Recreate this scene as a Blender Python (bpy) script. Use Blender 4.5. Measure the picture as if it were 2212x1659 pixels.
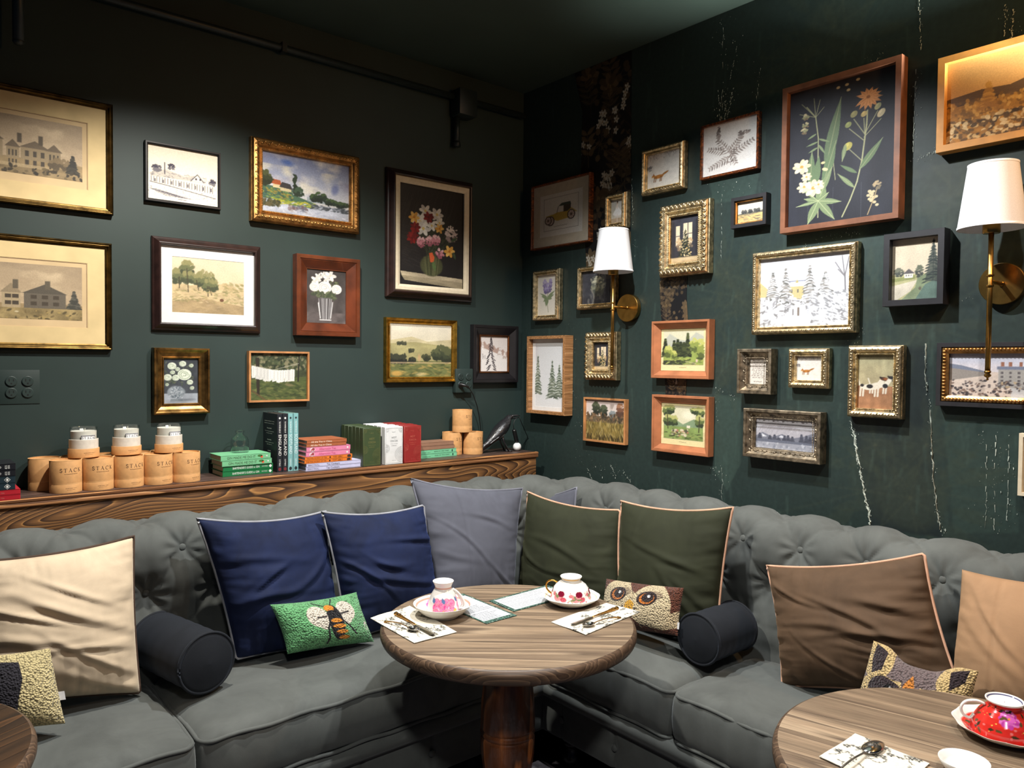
import bpy, bmesh, math, random
import numpy as np
from mathutils import Vector, Matrix
for _o in list(bpy.data.objects): bpy.data.objects.remove(_o)
SC = bpy.context.scene; COL = SC.collection
# ------------------------------------------------------------------ camera
W, H, FPX = 2212, 1659, 1640.0
YAW, PITCH, ROLL = math.radians(39.8935), math.radians(-1.6366), math.radians(0.5343)
def _rot(yaw, p, r):
    cy, sy = math.cos(yaw), math.sin(yaw)
    f = np.array([sy, cy, 0]); rt = np.array([cy, -sy, 0]); u = np.array([0, 0, 1.])
    f2 = f*math.cos(p)+u*math.sin(p); u2 = u*math.cos(p)-f*math.sin(p)
    return np.array([rt*math.cos(r)+u2*math.sin(r), u2*math.cos(r)-rt*math.sin(r), f2])
RC = _rot(YAW, PITCH, ROLL)
CAM = np.array([-2.602, -3.038, 1.53])
def on(axis, val, x, y):
    """photo pixel -> point where its ray meets the plane axis = val"""
    r = RC.T @ np.array([(x-W/2)/FPX, -(y-H/2)/FPX, 1.0])
    i = 'xyz'.index(axis)
    return CAM + (val-CAM[i])/r[i]*r
cd = bpy.data.cameras.new('camera'); cam = bpy.data.objects.new('camera', cd); COL.objects.link(cam)
cd.sensor_fit = 'HORIZONTAL'; cd.sensor_width = 36.0; cd.lens = 36.0*FPX/W; cd.clip_start = 0.02
M = Matrix.Identity(4)
for i in range(3):
    M[i][0], M[i][1], M[i][2], M[i][3] = RC[0][i], RC[1][i], -RC[2][i], CAM[i]
cam.matrix_world = M; SC.camera = cam
# ------------------------------------------------------------------ light
SC.view_settings.view_transform = 'Standard'; SC.view_settings.look = 'None'
SC.view_settings.gamma = 1.0; SC.view_settings.use_curve_mapping = False
SC.view_settings.exposure = 0.2
wd = bpy.data.worlds.new('world'); SC.world = wd; wd.use_nodes = True
wd.node_tree.nodes['Background'].inputs[0].default_value = (0.28, 0.48, 1.0, 1)
wd.node_tree.nodes['Background'].inputs[1].default_value = 0.03
def spot(name, loc, target, power, angle, blend, radius=0.04, col=(1, 1, 1)):
    l = bpy.data.lights.new(name, 'SPOT'); l.energy = power; l.spot_size = math.radians(angle); l.spot_blend = blend
    l.shadow_soft_size = radius; l.color = col
    o = bpy.data.objects.new(name, l); COL.objects.link(o); o.location = loc
    o.rotation_euler = (Vector(target)-Vector(loc)).to_track_quat('-Z', 'Y').to_euler()
    return o
spot('ceiling_spot', (-1.72, -1.05, 2.88), (-1.66, -0.80, 0.8), 165, 125, 0.5, 0.03, (1, 0.95, 0.87))
spot('ceiling_spot', (-0.98, -1.50, 2.88), (-0.80, -1.48, 0.8), 165, 129, 0.55, 0.03, (0.96, 0.98, 1.0))
spot('ceiling_spot', (-1.10, -2.70, 2.88), (-0.80, -2.35, 0.8), 60, 116, 0.8, 0.03, (1, 0.96, 0.90))
spot('ceiling_spot', (-2.75, -3.50, 2.85), (-1.25, -1.55, 0.1), 130, 48, 0.9, 0.10, (1, 0.97, 0.93))  # fill spot added behind the camera to brighten the sofa fronts and pedestal
# a lit wall lamp beyond the right frame edge: its beam up to the ceiling and its warm glow
spot('wall_lamp_beam', (-0.14, -2.85, 2.0), (-0.25, -1.80, 2.93), 560, 38, 1.0, 0.05, (1, 1.0, 0.95))
pl = bpy.data.lights.new('warm_wall_lamp', 'POINT'); pl.energy = 22; pl.color = (1, 0.5, 0.16); pl.shadow_soft_size = 0.06
plo = bpy.data.objects.new('warm_wall_lamp', pl); COL.objects.link(plo); plo.location = (-0.42, -2.98, 2.45)
# ------------------------------------------------------------------ materials
def lin(c):
    c = np.asarray(c, float)/255.0
    return np.where(c <= 0.04045, c/12.92, ((c+0.055)/1.055)**2.4)
def rgba(c): return tuple(float(v) for v in lin(c))+(1.0,)
MATS = {}
def newmat(name):
    m = bpy.data.materials.new(name); m.use_nodes = True
    nt = m.node_tree; b = nt.nodes['Principled BSDF']
    return m, nt, b
def N(nt, t, **kw):
    n = nt.nodes.new(t)
    for k, v in kw.items():
        if k in n.inputs: n.inputs[k].default_value = v
        else: setattr(n, k, v)
    return n
def coords(nt, scale=(1, 1, 1), kind='Object', rot=(0, 0, 0)):
    tc = N(nt, 'ShaderNodeTexCoord'); mp = N(nt, 'ShaderNodeMapping')
    mp.inputs['Scale'].default_value = scale; mp.inputs['Rotation'].default_value = rot
    nt.links.new(tc.outputs[kind], mp.inputs['Vector']); return mp.outputs['Vector']
def ramp(nt, fac, stops):
    r = N(nt, 'ShaderNodeValToRGB'); e = r.color_ramp.elements
    while len(e) < len(stops): e.new(0.5)
    for el, (p, c) in zip(e, stops): el.position = p; el.color = rgba(c)
    nt.links.new(fac, r.inputs['Fac']); return r.outputs['Color']
def bump(nt, b, fac, strength, dist=0.002):
    n = N(nt, 'ShaderNodeBump'); n.inputs['Strength'].default_value = strength; n.inputs['Distance'].default_value = dist
    nt.links.new(fac, n.inputs['Height']); nt.links.new(n.outputs['Normal'], b.inputs['Normal'])
def plain(name, col, rough=0.5, metal=0.0, var=0.08, scale=30, bmp=0.0, spec=0.5, sheen=0.0, coat=0.0, stretch=(1, 1, 1)):
    """noise-mottled plain material"""
    if name in MATS: return MATS[name]
    m, nt, b = newmat(name)
    v = coords(nt, stretch); nz = N(nt, 'ShaderNodeTexNoise', Scale=scale, Detail=4.0); nt.links.new(v, nz.inputs['Vector'])
    c = np.asarray(col, float)
    nt.links.new(ramp(nt, nz.outputs['Fac'], [(0.3, np.clip(c*(1-var), 0, 255)), (0.7, np.clip(c*(1+var), 0, 255))]), b.inputs['Base Color'])
    b.inputs['Roughness'].default_value = rough; b.inputs['Metallic'].default_value = metal
    b.inputs['Specular IOR Level'].default_value = spec
    b.inputs['Sheen Weight'].default_value = sheen; b.inputs['Coat Weight'].default_value = coat
    if bmp: bump(nt, b, nz.outputs['Fac'], bmp)
    MATS[name] = m; return m
def velvet(name, col, sheen=0.6, var=0.12, tint=None, scale=7):
    if name in MATS: return MATS[name]
    m, nt, b = newmat(name)
    v = coords(nt); nz = N(nt, 'ShaderNodeTexNoise', Scale=scale, Detail=6.0, Roughness=0.65, Distortion=0.6); nt.links.new(v, nz.inputs['Vector'])
    c = np.asarray(col, float)
    nt.links.new(ramp(nt, nz.outputs['Fac'], [(0.3, c*(1-var)), (0.7, np.clip(c*(1+var), 0, 255))]), b.inputs['Base Color'])
    b.inputs['Roughness'].default_value = 0.8; b.inputs['Specular IOR Level'].default_value = 0.25
    b.inputs['Sheen Weight'].default_value = sheen; b.inputs['Sheen Roughness'].default_value = 0.35
    b.inputs['Sheen Tint'].default_value = rgba(tint if tint is not None else np.clip(c*1.6+40, 0, 255))
    n2 = N(nt, 'ShaderNodeTexNoise', Scale=900.0); nt.links.new(v, n2.inputs['Vector'])
    bump(nt, b, n2.outputs['Fac'], 0.25, 0.001)
    MATS[name] = m; return m
def wood(name, dark, light, axis='x', freq=9.0, along=1.6, across=11.0, rough=0.5, fine=0.5, mid=None, bmp=0.15, coat=0.0, rnd=False):
    """grain lines as contours of a stretched noise: cathedral figures and knots"""
    if name in MATS: return MATS[name]
    m, nt, b = newmat(name)
    sc = {'x': (along, across, across), 'y': (across, along, across), 'z': (across, across, along)}[axis]
    v = coords(nt, sc)
    if rnd:
        oi = N(nt, 'ShaderNodeObjectInfo'); ad = N(nt, 'ShaderNodeVectorMath', operation='MULTIPLY_ADD'); ad.inputs[0].default_value = (17, 23, 9); nt.links.new(oi.outputs['Random'], ad.inputs[1]); nt.links.new(v, ad.inputs[2]); v = ad.outputs[0]
    n1 = N(nt, 'ShaderNodeTexNoise', Scale=1.0, Detail=1.5, Roughness=0.4, Distortion=0.25); nt.links.new(v, n1.inputs['Vector'])
    mu = N(nt, 'ShaderNodeMath', operation='MULTIPLY'); mu.inputs[1].default_value = freq; nt.links.new(n1.outputs['Fac'], mu.inputs[0])
    fr = N(nt, 'ShaderNodeMath', operation='FRACT'); nt.links.new(mu.outputs[0], fr.inputs[0])
    sf = {'x': (6, 160, 160), 'y': (160, 6, 160), 'z': (160, 160, 6)}[axis]
    v2 = coords(nt, sf); n2 = N(nt, 'ShaderNodeTexNoise', Scale=1.0, Detail=4.0, Roughness=0.7); nt.links.new(v2, n2.inputs['Vector'])
    d, l = np.asarray(dark, float), np.asarray(light, float); mi = np.asarray(mid, float) if mid is not None else (d+l)/2
    c1 = ramp(nt, fr.outputs[0], [(0.0, l), (0.12, mi*1.05), (0.45, mi*0.9), (0.8, d), (0.93, d*0.85), (1.0, l)])
    c2 = ramp(nt, n2.outputs['Fac'], [(0.3, (110, 110, 110)), (0.65, (255, 255, 255))])
    mx = N(nt, 'ShaderNodeMix', data_type='RGBA', blend_type='MULTIPLY'); mx.inputs['Factor'].default_value = fine
    nt.links.new(c1, mx.inputs[6]); nt.links.new(c2, mx.inputs[7]); nt.links.new(mx.outputs[2], b.inputs['Base Color'])
    if rnd:
        m2 = N(nt, 'ShaderNodeMix', data_type='RGBA', blend_type='MULTIPLY'); m2.inputs['Factor'].default_value = 1.0; nt.links.new(mx.outputs[2], m2.inputs[6])
        nt.links.new(ramp(nt, oi.outputs['Random'], [(0.0, (225, 222, 220)), (1.0, (255, 255, 255))]), m2.inputs[7]); nt.links.new(m2.outputs[2], b.inputs['Base Color'])
    b.inputs['Roughness'].default_value = rough; b.inputs['Coat Weight'].default_value = coat; b.inputs['Specular IOR Level'].default_value = 0.4
    if bmp: bump(nt, b, n2.outputs['Fac'], bmp)
    MATS[name] = m; return m
def metalm(name, col, rough=0.3, var=0.15, scale=60, bmp=0.0):
    return plain(name, col, rough, 1.0, var, scale, bmp)
def printed(name, rough=0.6, grain=0.06, scale=220, bmp=0.1, spec=0.3, loops=0, sheen=0.0):
    """flat print: colours from the 'Col' attribute, with procedural canvas grain (or hooked wool loops)"""
    if name in MATS: return MATS[name]
    m, nt, b = newmat(name)
    at = N(nt, 'ShaderNodeAttribute'); at.attribute_name = 'Col'
    v = coords(nt)
    if loops:
        nz = N(nt, 'ShaderNodeTexVoronoi', Scale=float(loops)); nt.links.new(v, nz.inputs['Vector']); fac = nz.outputs['Distance']
        c2 = ramp(nt, fac, [(0.0, (255, 255, 255)), (0.5, (250, 250, 250)), (0.85, (165, 165, 165))])
        inv = N(nt, 'ShaderNodeMath', operation='SUBTRACT'); inv.inputs[0].default_value = 1.0; nt.links.new(fac, inv.inputs[1]); hf = inv.outputs[0]
    else:
        nz = N(nt, 'ShaderNodeTexNoise', Scale=float(scale), Detail=3.0); nt.links.new(v, nz.inputs['Vector']); hf = nz.outputs['Fac']
        g = 255*(1-grain*2); c2 = ramp(nt, hf, [(0.3, (g, g, g)), (0.7, (255, 255, 255))])
    mx = N(nt, 'ShaderNodeMix', data_type='RGBA', blend_type='MULTIPLY'); mx.inputs['Factor'].default_value = 1.0
    nt.links.new(at.outputs['Color'], mx.inputs[6]); nt.links.new(c2, mx.inputs[7]); nt.links.new(mx.outputs[2], b.inputs['Base Color'])
    b.inputs['Roughness'].default_value = rough; b.inputs['Specular IOR Level'].default_value = spec; b.inputs['Sheen Weight'].default_value = sheen
    if bmp: bump(nt, b, hf, bmp, 0.006 if loops else 0.001)
    MATS[name] = m; return m
def glassm():
    if 'glass' in MATS: return MATS['glass']
    m, nt, b = newmat('clear_glass'); out = nt.nodes['Material Output']; nt.nodes.remove(b)
    tr = N(nt, 'ShaderNodeBsdfTransparent'); tr.inputs[0].default_value = (.94, .96, .96, 1); gl = N(nt, 'ShaderNodeBsdfGlossy'); gl.inputs['Roughness'].default_value = .03
    lw = N(nt, 'ShaderNodeLayerWeight'); pw = N(nt, 'ShaderNodeMath', operation='POWER'); pw.inputs[1].default_value = 4.0; nt.links.new(lw.outputs['Facing'], pw.inputs[0]); fr = N(nt, 'ShaderNodeMath', operation='MULTIPLY_ADD'); fr.inputs[1].default_value = .8; fr.inputs[2].default_value = .09; nt.links.new(pw.outputs[0], fr.inputs[0]); nz = N(nt, 'ShaderNodeTexNoise', Scale=8.0); nt.links.new(coords(nt), nz.inputs['Vector'])
    nt.links.new(ramp(nt, nz.outputs['Fac'], [(0.3, (3, 3, 3)), (0.7, (30, 30, 30))]), gl.inputs['Roughness'])
    mx = N(nt, 'ShaderNodeMixShader'); nt.links.new(fr.outputs[0], mx.inputs[0]); nt.links.new(tr.outputs[0], mx.inputs[1]); nt.links.new(gl.outputs[0], mx.inputs[2]); nt.links.new(mx.outputs[0], out.inputs[0])
    MATS['glass'] = m; return m
# ------------------------------------------------------------------ objects
def link(name, data, parent=None):
    o = bpy.data.objects.new(name, data); COL.objects.link(o)
    if parent is not None: o.parent = parent
    return o
def tag(o, label=None, cat=None, group=None, kind=None):
    if label: o['label'] = label
    if cat: o['category'] = cat
    if group: o['group'] = group
    if kind: o['kind'] = kind
    return o
def thing(name, label, cat, loc=(0, 0, 0), rot=(0, 0, 0), group=None):
    o = bpy.data.objects.new(name, None); COL.objects.link(o); o.empty_display_size = 0.05
    o.location = loc; o.rotation_euler = rot
    return tag(o, label, cat, group)
def mk(name, V, Fc, mat, parent=None, smooth=False, cols=None):
    me = bpy.data.meshes.new(name)
    V = np.asarray(V, float)
    if isinstance(Fc, np.ndarray) and Fc.ndim == 2:
        nf, k = Fc.shape
        me.vertices.add(len(V)); me.vertices.foreach_set('co', V.ravel())
        me.loops.add(nf*k); me.loops.foreach_set('vertex_index', Fc.ravel().astype(np.int32))
        me.polygons.add(nf); me.polygons.foreach_set('loop_start', np.arange(0, nf*k, k, dtype=np.int32))
        me.update(calc_edges=True)
    else:
        me.from_pydata([tuple(v) for v in V], [], [tuple(int(i) for i in f) for f in Fc]); me.update()
    if smooth: me.polygons.foreach_set('use_smooth', np.ones(len(me.polygons), dtype=bool))
    if cols is not None:
        at = me.color_attributes.new('Col', 'FLOAT_COLOR', 'POINT')
        c = np.ones((len(V), 4)); c[:, :3] = lin(np.clip(cols, 0, 1)*255); at.data.foreach_set('color', c.ravel())
    me.materials.append(mat)
    return link(name, me, parent)
def gridf(nv, nu, wrapu=False, off=0, flip=False):
    i = np.arange(nv-1)[:, None]; ju = np.arange(nu if wrapu else nu-1)[None, :]
    a = i*nu+ju; b = i*nu+(ju+1) % nu; c = (i+1)*nu+(ju+1) % nu; d = (i+1)*nu+ju
    f = np.stack([a, b, c, d], -1).reshape(-1, 4)+off
    return f[:, ::-1].copy() if flip else f
class MB:
    """collects shapes into one mesh"""
    def __init__(s): s.V = []; s.F = []; s.n = 0
    def add(s, V, F):
        V = np.asarray(V, float); s.V.append(V)
        for f in F: s.F.append(tuple(int(i)+s.n for i in f))
        s.n += len(V); return s
    def box(s, c, d, R=None):
        c = np.asarray(c, float); h = np.asarray(d, float)/2
        V = np.array([[x, y, z] for z in (-1, 1) for y in (-1, 1) for x in (-1, 1)])*h
        if R is not None: V = V @ np.asarray(R).T
        return s.add(V+c, [(0, 2, 3, 1), (4, 5, 7, 6), (0, 1, 5, 4), (2, 6, 7, 3), (0, 4, 6, 2), (1, 3, 7, 5)])
    def rbox(s, c, d, r=0.003, seg=2):
        bm = bmesh.new(); bmesh.ops.create_cube(bm, size=1.0)
        for v in bm.verts: v.co = Vector((v.co.x*d[0], v.co.y*d[1], v.co.z*d[2]))
        bmesh.ops.bevel(bm, geom=list(bm.edges), offset=min(r, min(d)*0.45), segments=seg, profile=0.5, affect='EDGES')
        bm.verts.index_update(); V = np.array([v.co[:] for v in bm.verts])+np.asarray(c); F = [[v.index for v in f.verts] for f in bm.faces]; bm.free()
        return s.add(V, F)
    def lathe(s, prof, n=32, c=(0, 0, 0), R=None, cap=True):
        p = np.asarray(prof, float); t = np.linspace(0, 2*np.pi, n, endpoint=False)
        V = np.stack([p[:, 0][:, None]*np.cos(t), p[:, 0][:, None]*np.sin(t), np.repeat(p[:, 1][:, None], n, 1)], -1).reshape(-1, 3)
        F = [tuple(f) for f in gridf(len(p), n, True)]
        if cap:
            if p[0, 0] > 1e-5: F.append(tuple(range(n-1, -1, -1)))
            if p[-1, 0] > 1e-5: F.append(tuple((len(p)-1)*n+i for i in range(n)))
        if R is not None: V = V @ np.asarray(R).T
        return s.add(V+np.asarray(c), F)
    def tube(s, pts, r, n=8, closed=False, flat=1.0):
        P = np.asarray(pts, float); m = len(P); r = np.broadcast_to(np.asarray(r, float), (m,))
        T = np.roll(P, -1, 0)-np.roll(P, 1, 0) if closed else np.gradient(P, axis=0)
        T /= np.linalg.norm(T, axis=1)[:, None]+1e-12
        up = np.array([0, 0, 1.0]) if abs(T[0][2]) < 0.9 else np.array([1.0, 0, 0])
        u = np.cross(T[0], up); u /= np.linalg.norm(u); U = []
        for i in range(m):
            u = u-T[i]*(u@T[i]); u /= np.linalg.norm(u)+1e-12; U.append(u)
        U = np.array(U); B = np.cross(T, U); t = np.linspace(0, 2*np.pi, n, endpoint=False)
        V = P[:, None, :]+r[:, None, None]*(np.cos(t)[None, :, None]*U[:, None, :]+flat*np.sin(t)[None, :, None]*B[:, None, :])
        V = V.reshape(-1, 3); F = [tuple(f) for f in gridf(m, n, True, 0, True)]
        if closed:
            k = (m-1)*n
            F += [(k+j, j, (j+1) % n, k+(j+1) % n)[::-1] for j in range(n)]
        else:
            F += [tuple(range(n)), tuple((m-1)*n+i for i in range(n-1, -1, -1))]
        return s.add(V, F)
    def ball(s, c, r, nu=10, nv=6, R=None):
        r = np.broadcast_to(np.asarray(r, float), (3,))
        th = np.linspace(0, np.pi, nv+1)[1:-1]; t = np.linspace(0, 2*np.pi, nu, endpoint=False)
        V = np.stack([np.sin(th)[:, None]*np.cos(t), np.sin(th)[:, None]*np.sin(t), np.repeat(np.cos(th)[:, None], nu, 1)], -1).reshape(-1, 3)
        V = np.vstack([V, [[0, 0, 1], [0, 0, -1]]]); k = len(V)
        F = [tuple(f[::-1]) for f in gridf(nv-1, nu, True)]
        F += [(k-2, j, (j+1) % nu) for j in range(nu)]+[(k-1, (nv-2)*nu+(j+1) % nu, (nv-2)*nu+j) for j in range(nu)]
        V = V*r
        if R is not None: V = V @ np.asarray(R).T
        return s.add(V+np.asarray(c), F)
    def obj(s, name, mat, parent=None, smooth=False):
        return mk(name, np.vstack(s.V), s.F, mat, parent, smooth)
def autosmooth(o, ang=40):
    bm = bmesh.new(); bm.from_mesh(o.data); a = math.radians(ang)
    for f in bm.faces: f.smooth = True
    for e in bm.edges:
        if len(e.link_faces) == 2 and e.calc_face_angle(0) > a: e.smooth = False
    bmesh.ops.recalc_face_normals(bm, faces=list(bm.faces))
    bm.to_mesh(o.data); bm.free(); return o
def copy_tree(o, parent=None):
    c = o.copy(); COL.objects.link(c); c.parent = parent
    for ch in o.children: copy_tree(ch, c)
    return c
def text2d(body, w=None, h=None, spacing=1.0):
    """built-in font outline as flat triangles, scaled to width w and/or height h, origin at lower left"""
    cu = bpy.data.curves.new('lettering', 'FONT'); cu.body = body; cu.resolution_u = 2; cu.space_character = spacing
    ob = bpy.data.objects.new('lettering', cu); me = bpy.data.meshes.new_from_object(ob)
    V = np.array([v.co[:] for v in me.vertices]); F = [tuple(p.vertices) for p in me.polygons]
    bpy.data.objects.remove(ob); bpy.data.curves.remove(cu); bpy.data.meshes.remove(me)
    V[:, :2] -= V[:, :2].min(0); e = V[:, :2].max(0)
    sx = w/e[0] if w else h/e[1]; sy = h/e[1] if h else sx
    V[:, 0] *= sx; V[:, 1] *= sy
    return V[:, :2], F
def serif(word, h, gap=0.42):
    """spaced serif capitals S T A C K drawn as thick and thin strokes"""
    V, F = [], []
    def q(p): k = len(V); V.extend(p); F.append(tuple(range(k, k+len(p))))
    def st(a, b, w): 
        a, b = np.array(a, float), np.array(b, float); d = b-a; n = np.array([-d[1], d[0]])/np.linalg.norm(d)*w/2
        q([a-n, b-n, b+n, a+n])
    def arc(c, rx, ry, a0, a1, w0, w1, n=10):
        for i in range(n):
            t0, t1 = [math.radians(a0+(a1-a0)*k/n) for k in (i, i+1)]
            f0, f1 = [math.sin(math.pi*k/n) for k in (i, i+1)]
            u0, u1 = w0+(w1-w0)*f0, w0+(w1-w0)*f1
            q([(c[0]+(rx-u0/2)*math.cos(t0), c[1]+(ry-u0/2)*math.sin(t0)), (c[0]+(rx+u0/2)*math.cos(t0), c[1]+(ry+u0/2)*math.sin(t0)),
               (c[0]+(rx+u1/2)*math.cos(t1), c[1]+(ry+u1/2)*math.sin(t1)), (c[0]+(rx-u1/2)*math.cos(t1), c[1]+(ry-u1/2)*math.sin(t1))])
    x = 0; tk, tn = 0.13, 0.055
    for ch in word:
        if ch == 'S':
            arc((x+.26, .73), .22, .24, 20, 270, tn, tk); arc((x+.26, .26), .24, .24, 90, -160, tn, tk); st((x+.46, .72), (x+.46, .95), tn); st((x+.02, .05), (x+.02, .3), tn); wd_ = .5
        elif ch == 'T':
            st((x+.35, 0), (x+.35, 1), tk); st((x, .97), (x+.7, .97), tn); st((x+.02, .97), (x+.02, .78), tn); st((x+.68, .97), (x+.68, .78), tn); st((x+.2, .02), (x+.5, .02), tn); wd_ = .7
        elif ch == 'A':
            st((x+.08, 0), (x+.38, 1), tn); st((x+.36, 1), (x+.68, 0), tk); st((x+.18, .34), (x+.58, .34), tn); st((x-.04, .02), (x+.2, .02), tn); st((x+.54, .02), (x+.84, .02), tn); wd_ = .78
        elif ch == 'C':
            arc((x+.45, .5), .42, .48, 40, 320, tn, tk, 16); st((x+.78, .72), (x+.78, .97), tn); wd_ = .8
        else:
            st((x+.14, 0), (x+.14, 1), tk); st((x, .98), (x+.28, .98), tn); st((x, .02), (x+.28, .02), tn); st((x+.17, .45), (x+.64, .98), tn); st((x+.32, .6), (x+.68, 0), tk); st((x+.5, .98), (x+.78, .98), tn); st((x+.54, .02), (x+.82, .02), tn); wd_ = .75
        x += wd_+gap
    V = np.array([(float(a), float(b)) for a, b in V])*h
    return V, F
# ------------------------------------------------------------------ flat prints: a small raster painter whose pixels become mesh colours
def vnoise(h, w, fy, fx, seed, octv=3):
    rs = np.random.RandomState(seed); out = np.zeros((h, w)); amp = 1.0; tot = 0
    for o in range(octv):
        gy, gx = max(2, int(fy*2**o)+2), max(2, int(fx*2**o)+2)
        g = rs.rand(gy, gx); yy = np.linspace(0, gy-1.001, h); xx = np.linspace(0, gx-1.001, w)
        y0, x0 = yy.astype(int), xx.astype(int); ty, tx = yy-y0, xx-x0
        ty = (ty*ty*(3-2*ty))[:, None]; tx = (tx*tx*(3-2*tx))[None, :]
        a = g[y0][:, x0]; b = g[y0][:, x0+1]; c = g[y0+1][:, x0]; d = g[y0+1][:, x0+1]
        out += amp*((a*(1-tx)+b*tx)*(1-ty)+(c*(1-tx)+d*tx)*ty); tot += amp; amp *= 0.5
    return out/tot
class Cv:
    def __init__(s, w, h, bg=(255, 255, 255), seed=0):
        s.w, s.h = int(w), int(h); s.a = np.ones((s.h, s.w, 3))*np.asarray(bg, float)/255; s.s = min(s.w, s.h); s.r = random.Random(seed); s.seed = seed
    def win(s, x0, y0, x1, y1):
        i0, i1 = max(0, int(y0)-1), min(s.h, int(y1)+3); j0, j1 = max(0, int(x0)-1), min(s.w, int(x1)+3)
        if i0 >= i1 or j0 >= j1: return None
        yy, xx = np.mgrid[i0:i1, j0:j1]; return slice(i0, i1), slice(j0, j1), xx+0.5, yy+0.5
    def put(s, sl, m, col, al):
        m = (np.clip(m, 0, 1)*al)[..., None]; s.a[sl[0], sl[1]] = s.a[sl[0], sl[1]]*(1-m)+m*np.asarray(col, float)/255
    def ell(s, x, y, rx, ry, col, rot=0, al=1.0, soft=0.8):
        x *= s.w; y *= s.h; rx = max(rx*s.s, 0.35); ry = max(ry*s.s, 0.35); R = max(rx, ry)+2
        q = s.win(x-R, y-R, x+R, y+R)
        if q is None: return s
        c, n = math.cos(rot), math.sin(rot); dx, dy = q[2]-x, q[3]-y
        u, v = (dx*c+dy*n)/rx, (-dx*n+dy*c)/ry; d = (1-np.sqrt(u*u+v*v))*min(rx, ry)
        s.put(q, d/soft+0.5, col, al); return s
    def poly(s, pts, col, al=1.0):
        P = np.asarray(pts, float)*[s.w, s.h]; q = s.win(P[:, 0].min(), P[:, 1].min(), P[:, 0].max(), P[:, 1].max())
        if q is None: return s
        m = np.zeros(q[2].shape)
        for ox, oy in ((-.25, -.25), (.25, -.25), (-.25, .25), (.25, .25)):
            X, Y = q[2]+ox, q[3]+oy; ins = np.zeros(X.shape, bool)
            for i in range(len(P)):
                (xa, ya), (xb, yb) = P[i], P[i-1]
                if ya == yb: continue
                ins ^= ((ya > Y) != (yb > Y)) & (X < (xb-xa)*(Y-ya)/(yb-ya)+xa)
            m += ins*0.25
        s.put(q, m, col, al); return s
    def rect(s, x0, y0, x1, y1, col, al=1.0): return s.poly([(x0, y0), (x1, y0), (x1, y1), (x0, y1)], col, al)
    def line(s, pts, wd, col, al=1.0):
        P = np.asarray(pts, float)*[s.w, s.h]; hw = max(wd*s.s/2, 0.3)
        for i in range(len(P)-1):
            a, b = P[i], P[i+1]; q = s.win(min(a[0], b[0])-hw-1, min(a[1], b[1])-hw-1, max(a[0], b[0])+hw+1, max(a[1], b[1])+hw+1)
            if q is None: continue
            d = b-a; L = d@d+1e-9; t = np.clip(((q[2]-a[0])*d[0]+(q[3]-a[1])*d[1])/L, 0, 1)
            s.put(q, hw+0.5-np.hypot(q[2]-a[0]-t*d[0], q[3]-a[1]-t*d[1]), col, al)
        return s
    def grad(s, y0, y1, c0, c1):
        i0, i1 = int(y0*s.h), max(int(y0*s.h)+1, int(y1*s.h)); t = np.linspace(0, 1, i1-i0)[:, None, None]
        s.a[i0:i1] = ((1-t)*np.asarray(c0, float)+t*np.asarray(c1, float))/255; return s
    def mottle(s, amt, fy=6, fx=6, seed=None, y0=0, y1=1, tint=(1, 1, 1)):
        n = vnoise(s.h, s.w, fy, fx, s.seed if seed is None else seed, 4)-0.5
        i0, i1 = int(y0*s.h), int(y1*s.h); s.a[i0:i1] = np.clip(s.a[i0:i1]*(1+amt*2*n[i0:i1, :, None]*np.asarray(tint)), 0, 1); return s
    def cloud(s, col, fy=4, fx=4, th=0.5, gain=4, seed=1, y0=0, y1=1, al=1):
        n = vnoise(s.h, s.w, fy, fx, seed, 5); m = np.clip((n-th)*gain, 0, 1)*al; m[:int(y0*s.h)] = 0; m[int(y1*s.h):] = 0
        s.a = s.a*(1-m[..., None])+m[..., None]*np.asarray(col, float)/255; return s
    def dabs(s, n, box, size, cols, asp=0.6, rot=None, al=0.9, seed=None):
        r = s.r
        for _ in range(n):
            x = r.uniform(box[0], box[2]); y = r.uniform(box[1], box[3]); z = size*r.uniform(0.5, 1.4)
            s.ell(x, y, z, z*asp, r.choice(cols), r.uniform(0, 3.14) if rot is None else rot+r.uniform(-.4, .4), al)
        return s
    def crown(s, x, y, rx, ry, cols, n=60, size=0.03, al=0.9):
        r = s.r
        for _ in range(n):
            a = r.uniform(0, 6.283); q = math.sqrt(r.random()); k = min(len(cols)-1, int((0.5+0.5*q*math.sin(a))*len(cols)))
            s.ell(x+rx*q*math.cos(a), y+ry*q*math.sin(a), size*r.uniform(.5, 1.3), size*r.uniform(.4, .9), cols[k], r.uniform(0, 3), al)
        return s
    def fir(s, x, y, hh, ww, cols, n=9, size=0.02, snow=None, al=0.95):
        r = s.r; m_ = np.mean(np.array(cols, float), 0); s.poly([(x, y-hh), (x+ww*.3, y-hh*.55), (x+ww*.62, y-hh*.2), (x+ww*.8, y), (x-ww*.8, y), (x-ww*.62, y-hh*.2), (x-ww*.3, y-hh*.55)], m_, .75)
        for i in range(n):
            t = (i+0.4)/n; yy = y-hh+hh*t; wv = ww*t
            for k in range(4+int(9*t)):
                sx = r.uniform(-1, 1); px = x+wv*sx
                s.ell(px, yy+abs(sx)*hh/n*.9+r.uniform(0, hh/n*.6), size*(.7+t), size*.5, r.choice(cols), 0.5*sx, al)
                if snow and r.random() < .45: s.ell(px, yy+abs(sx)*hh/n*.5-hh/n*.1, size*(.5+.7*t), size*.35, snow, 0.5*sx, .95)
        return s
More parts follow.
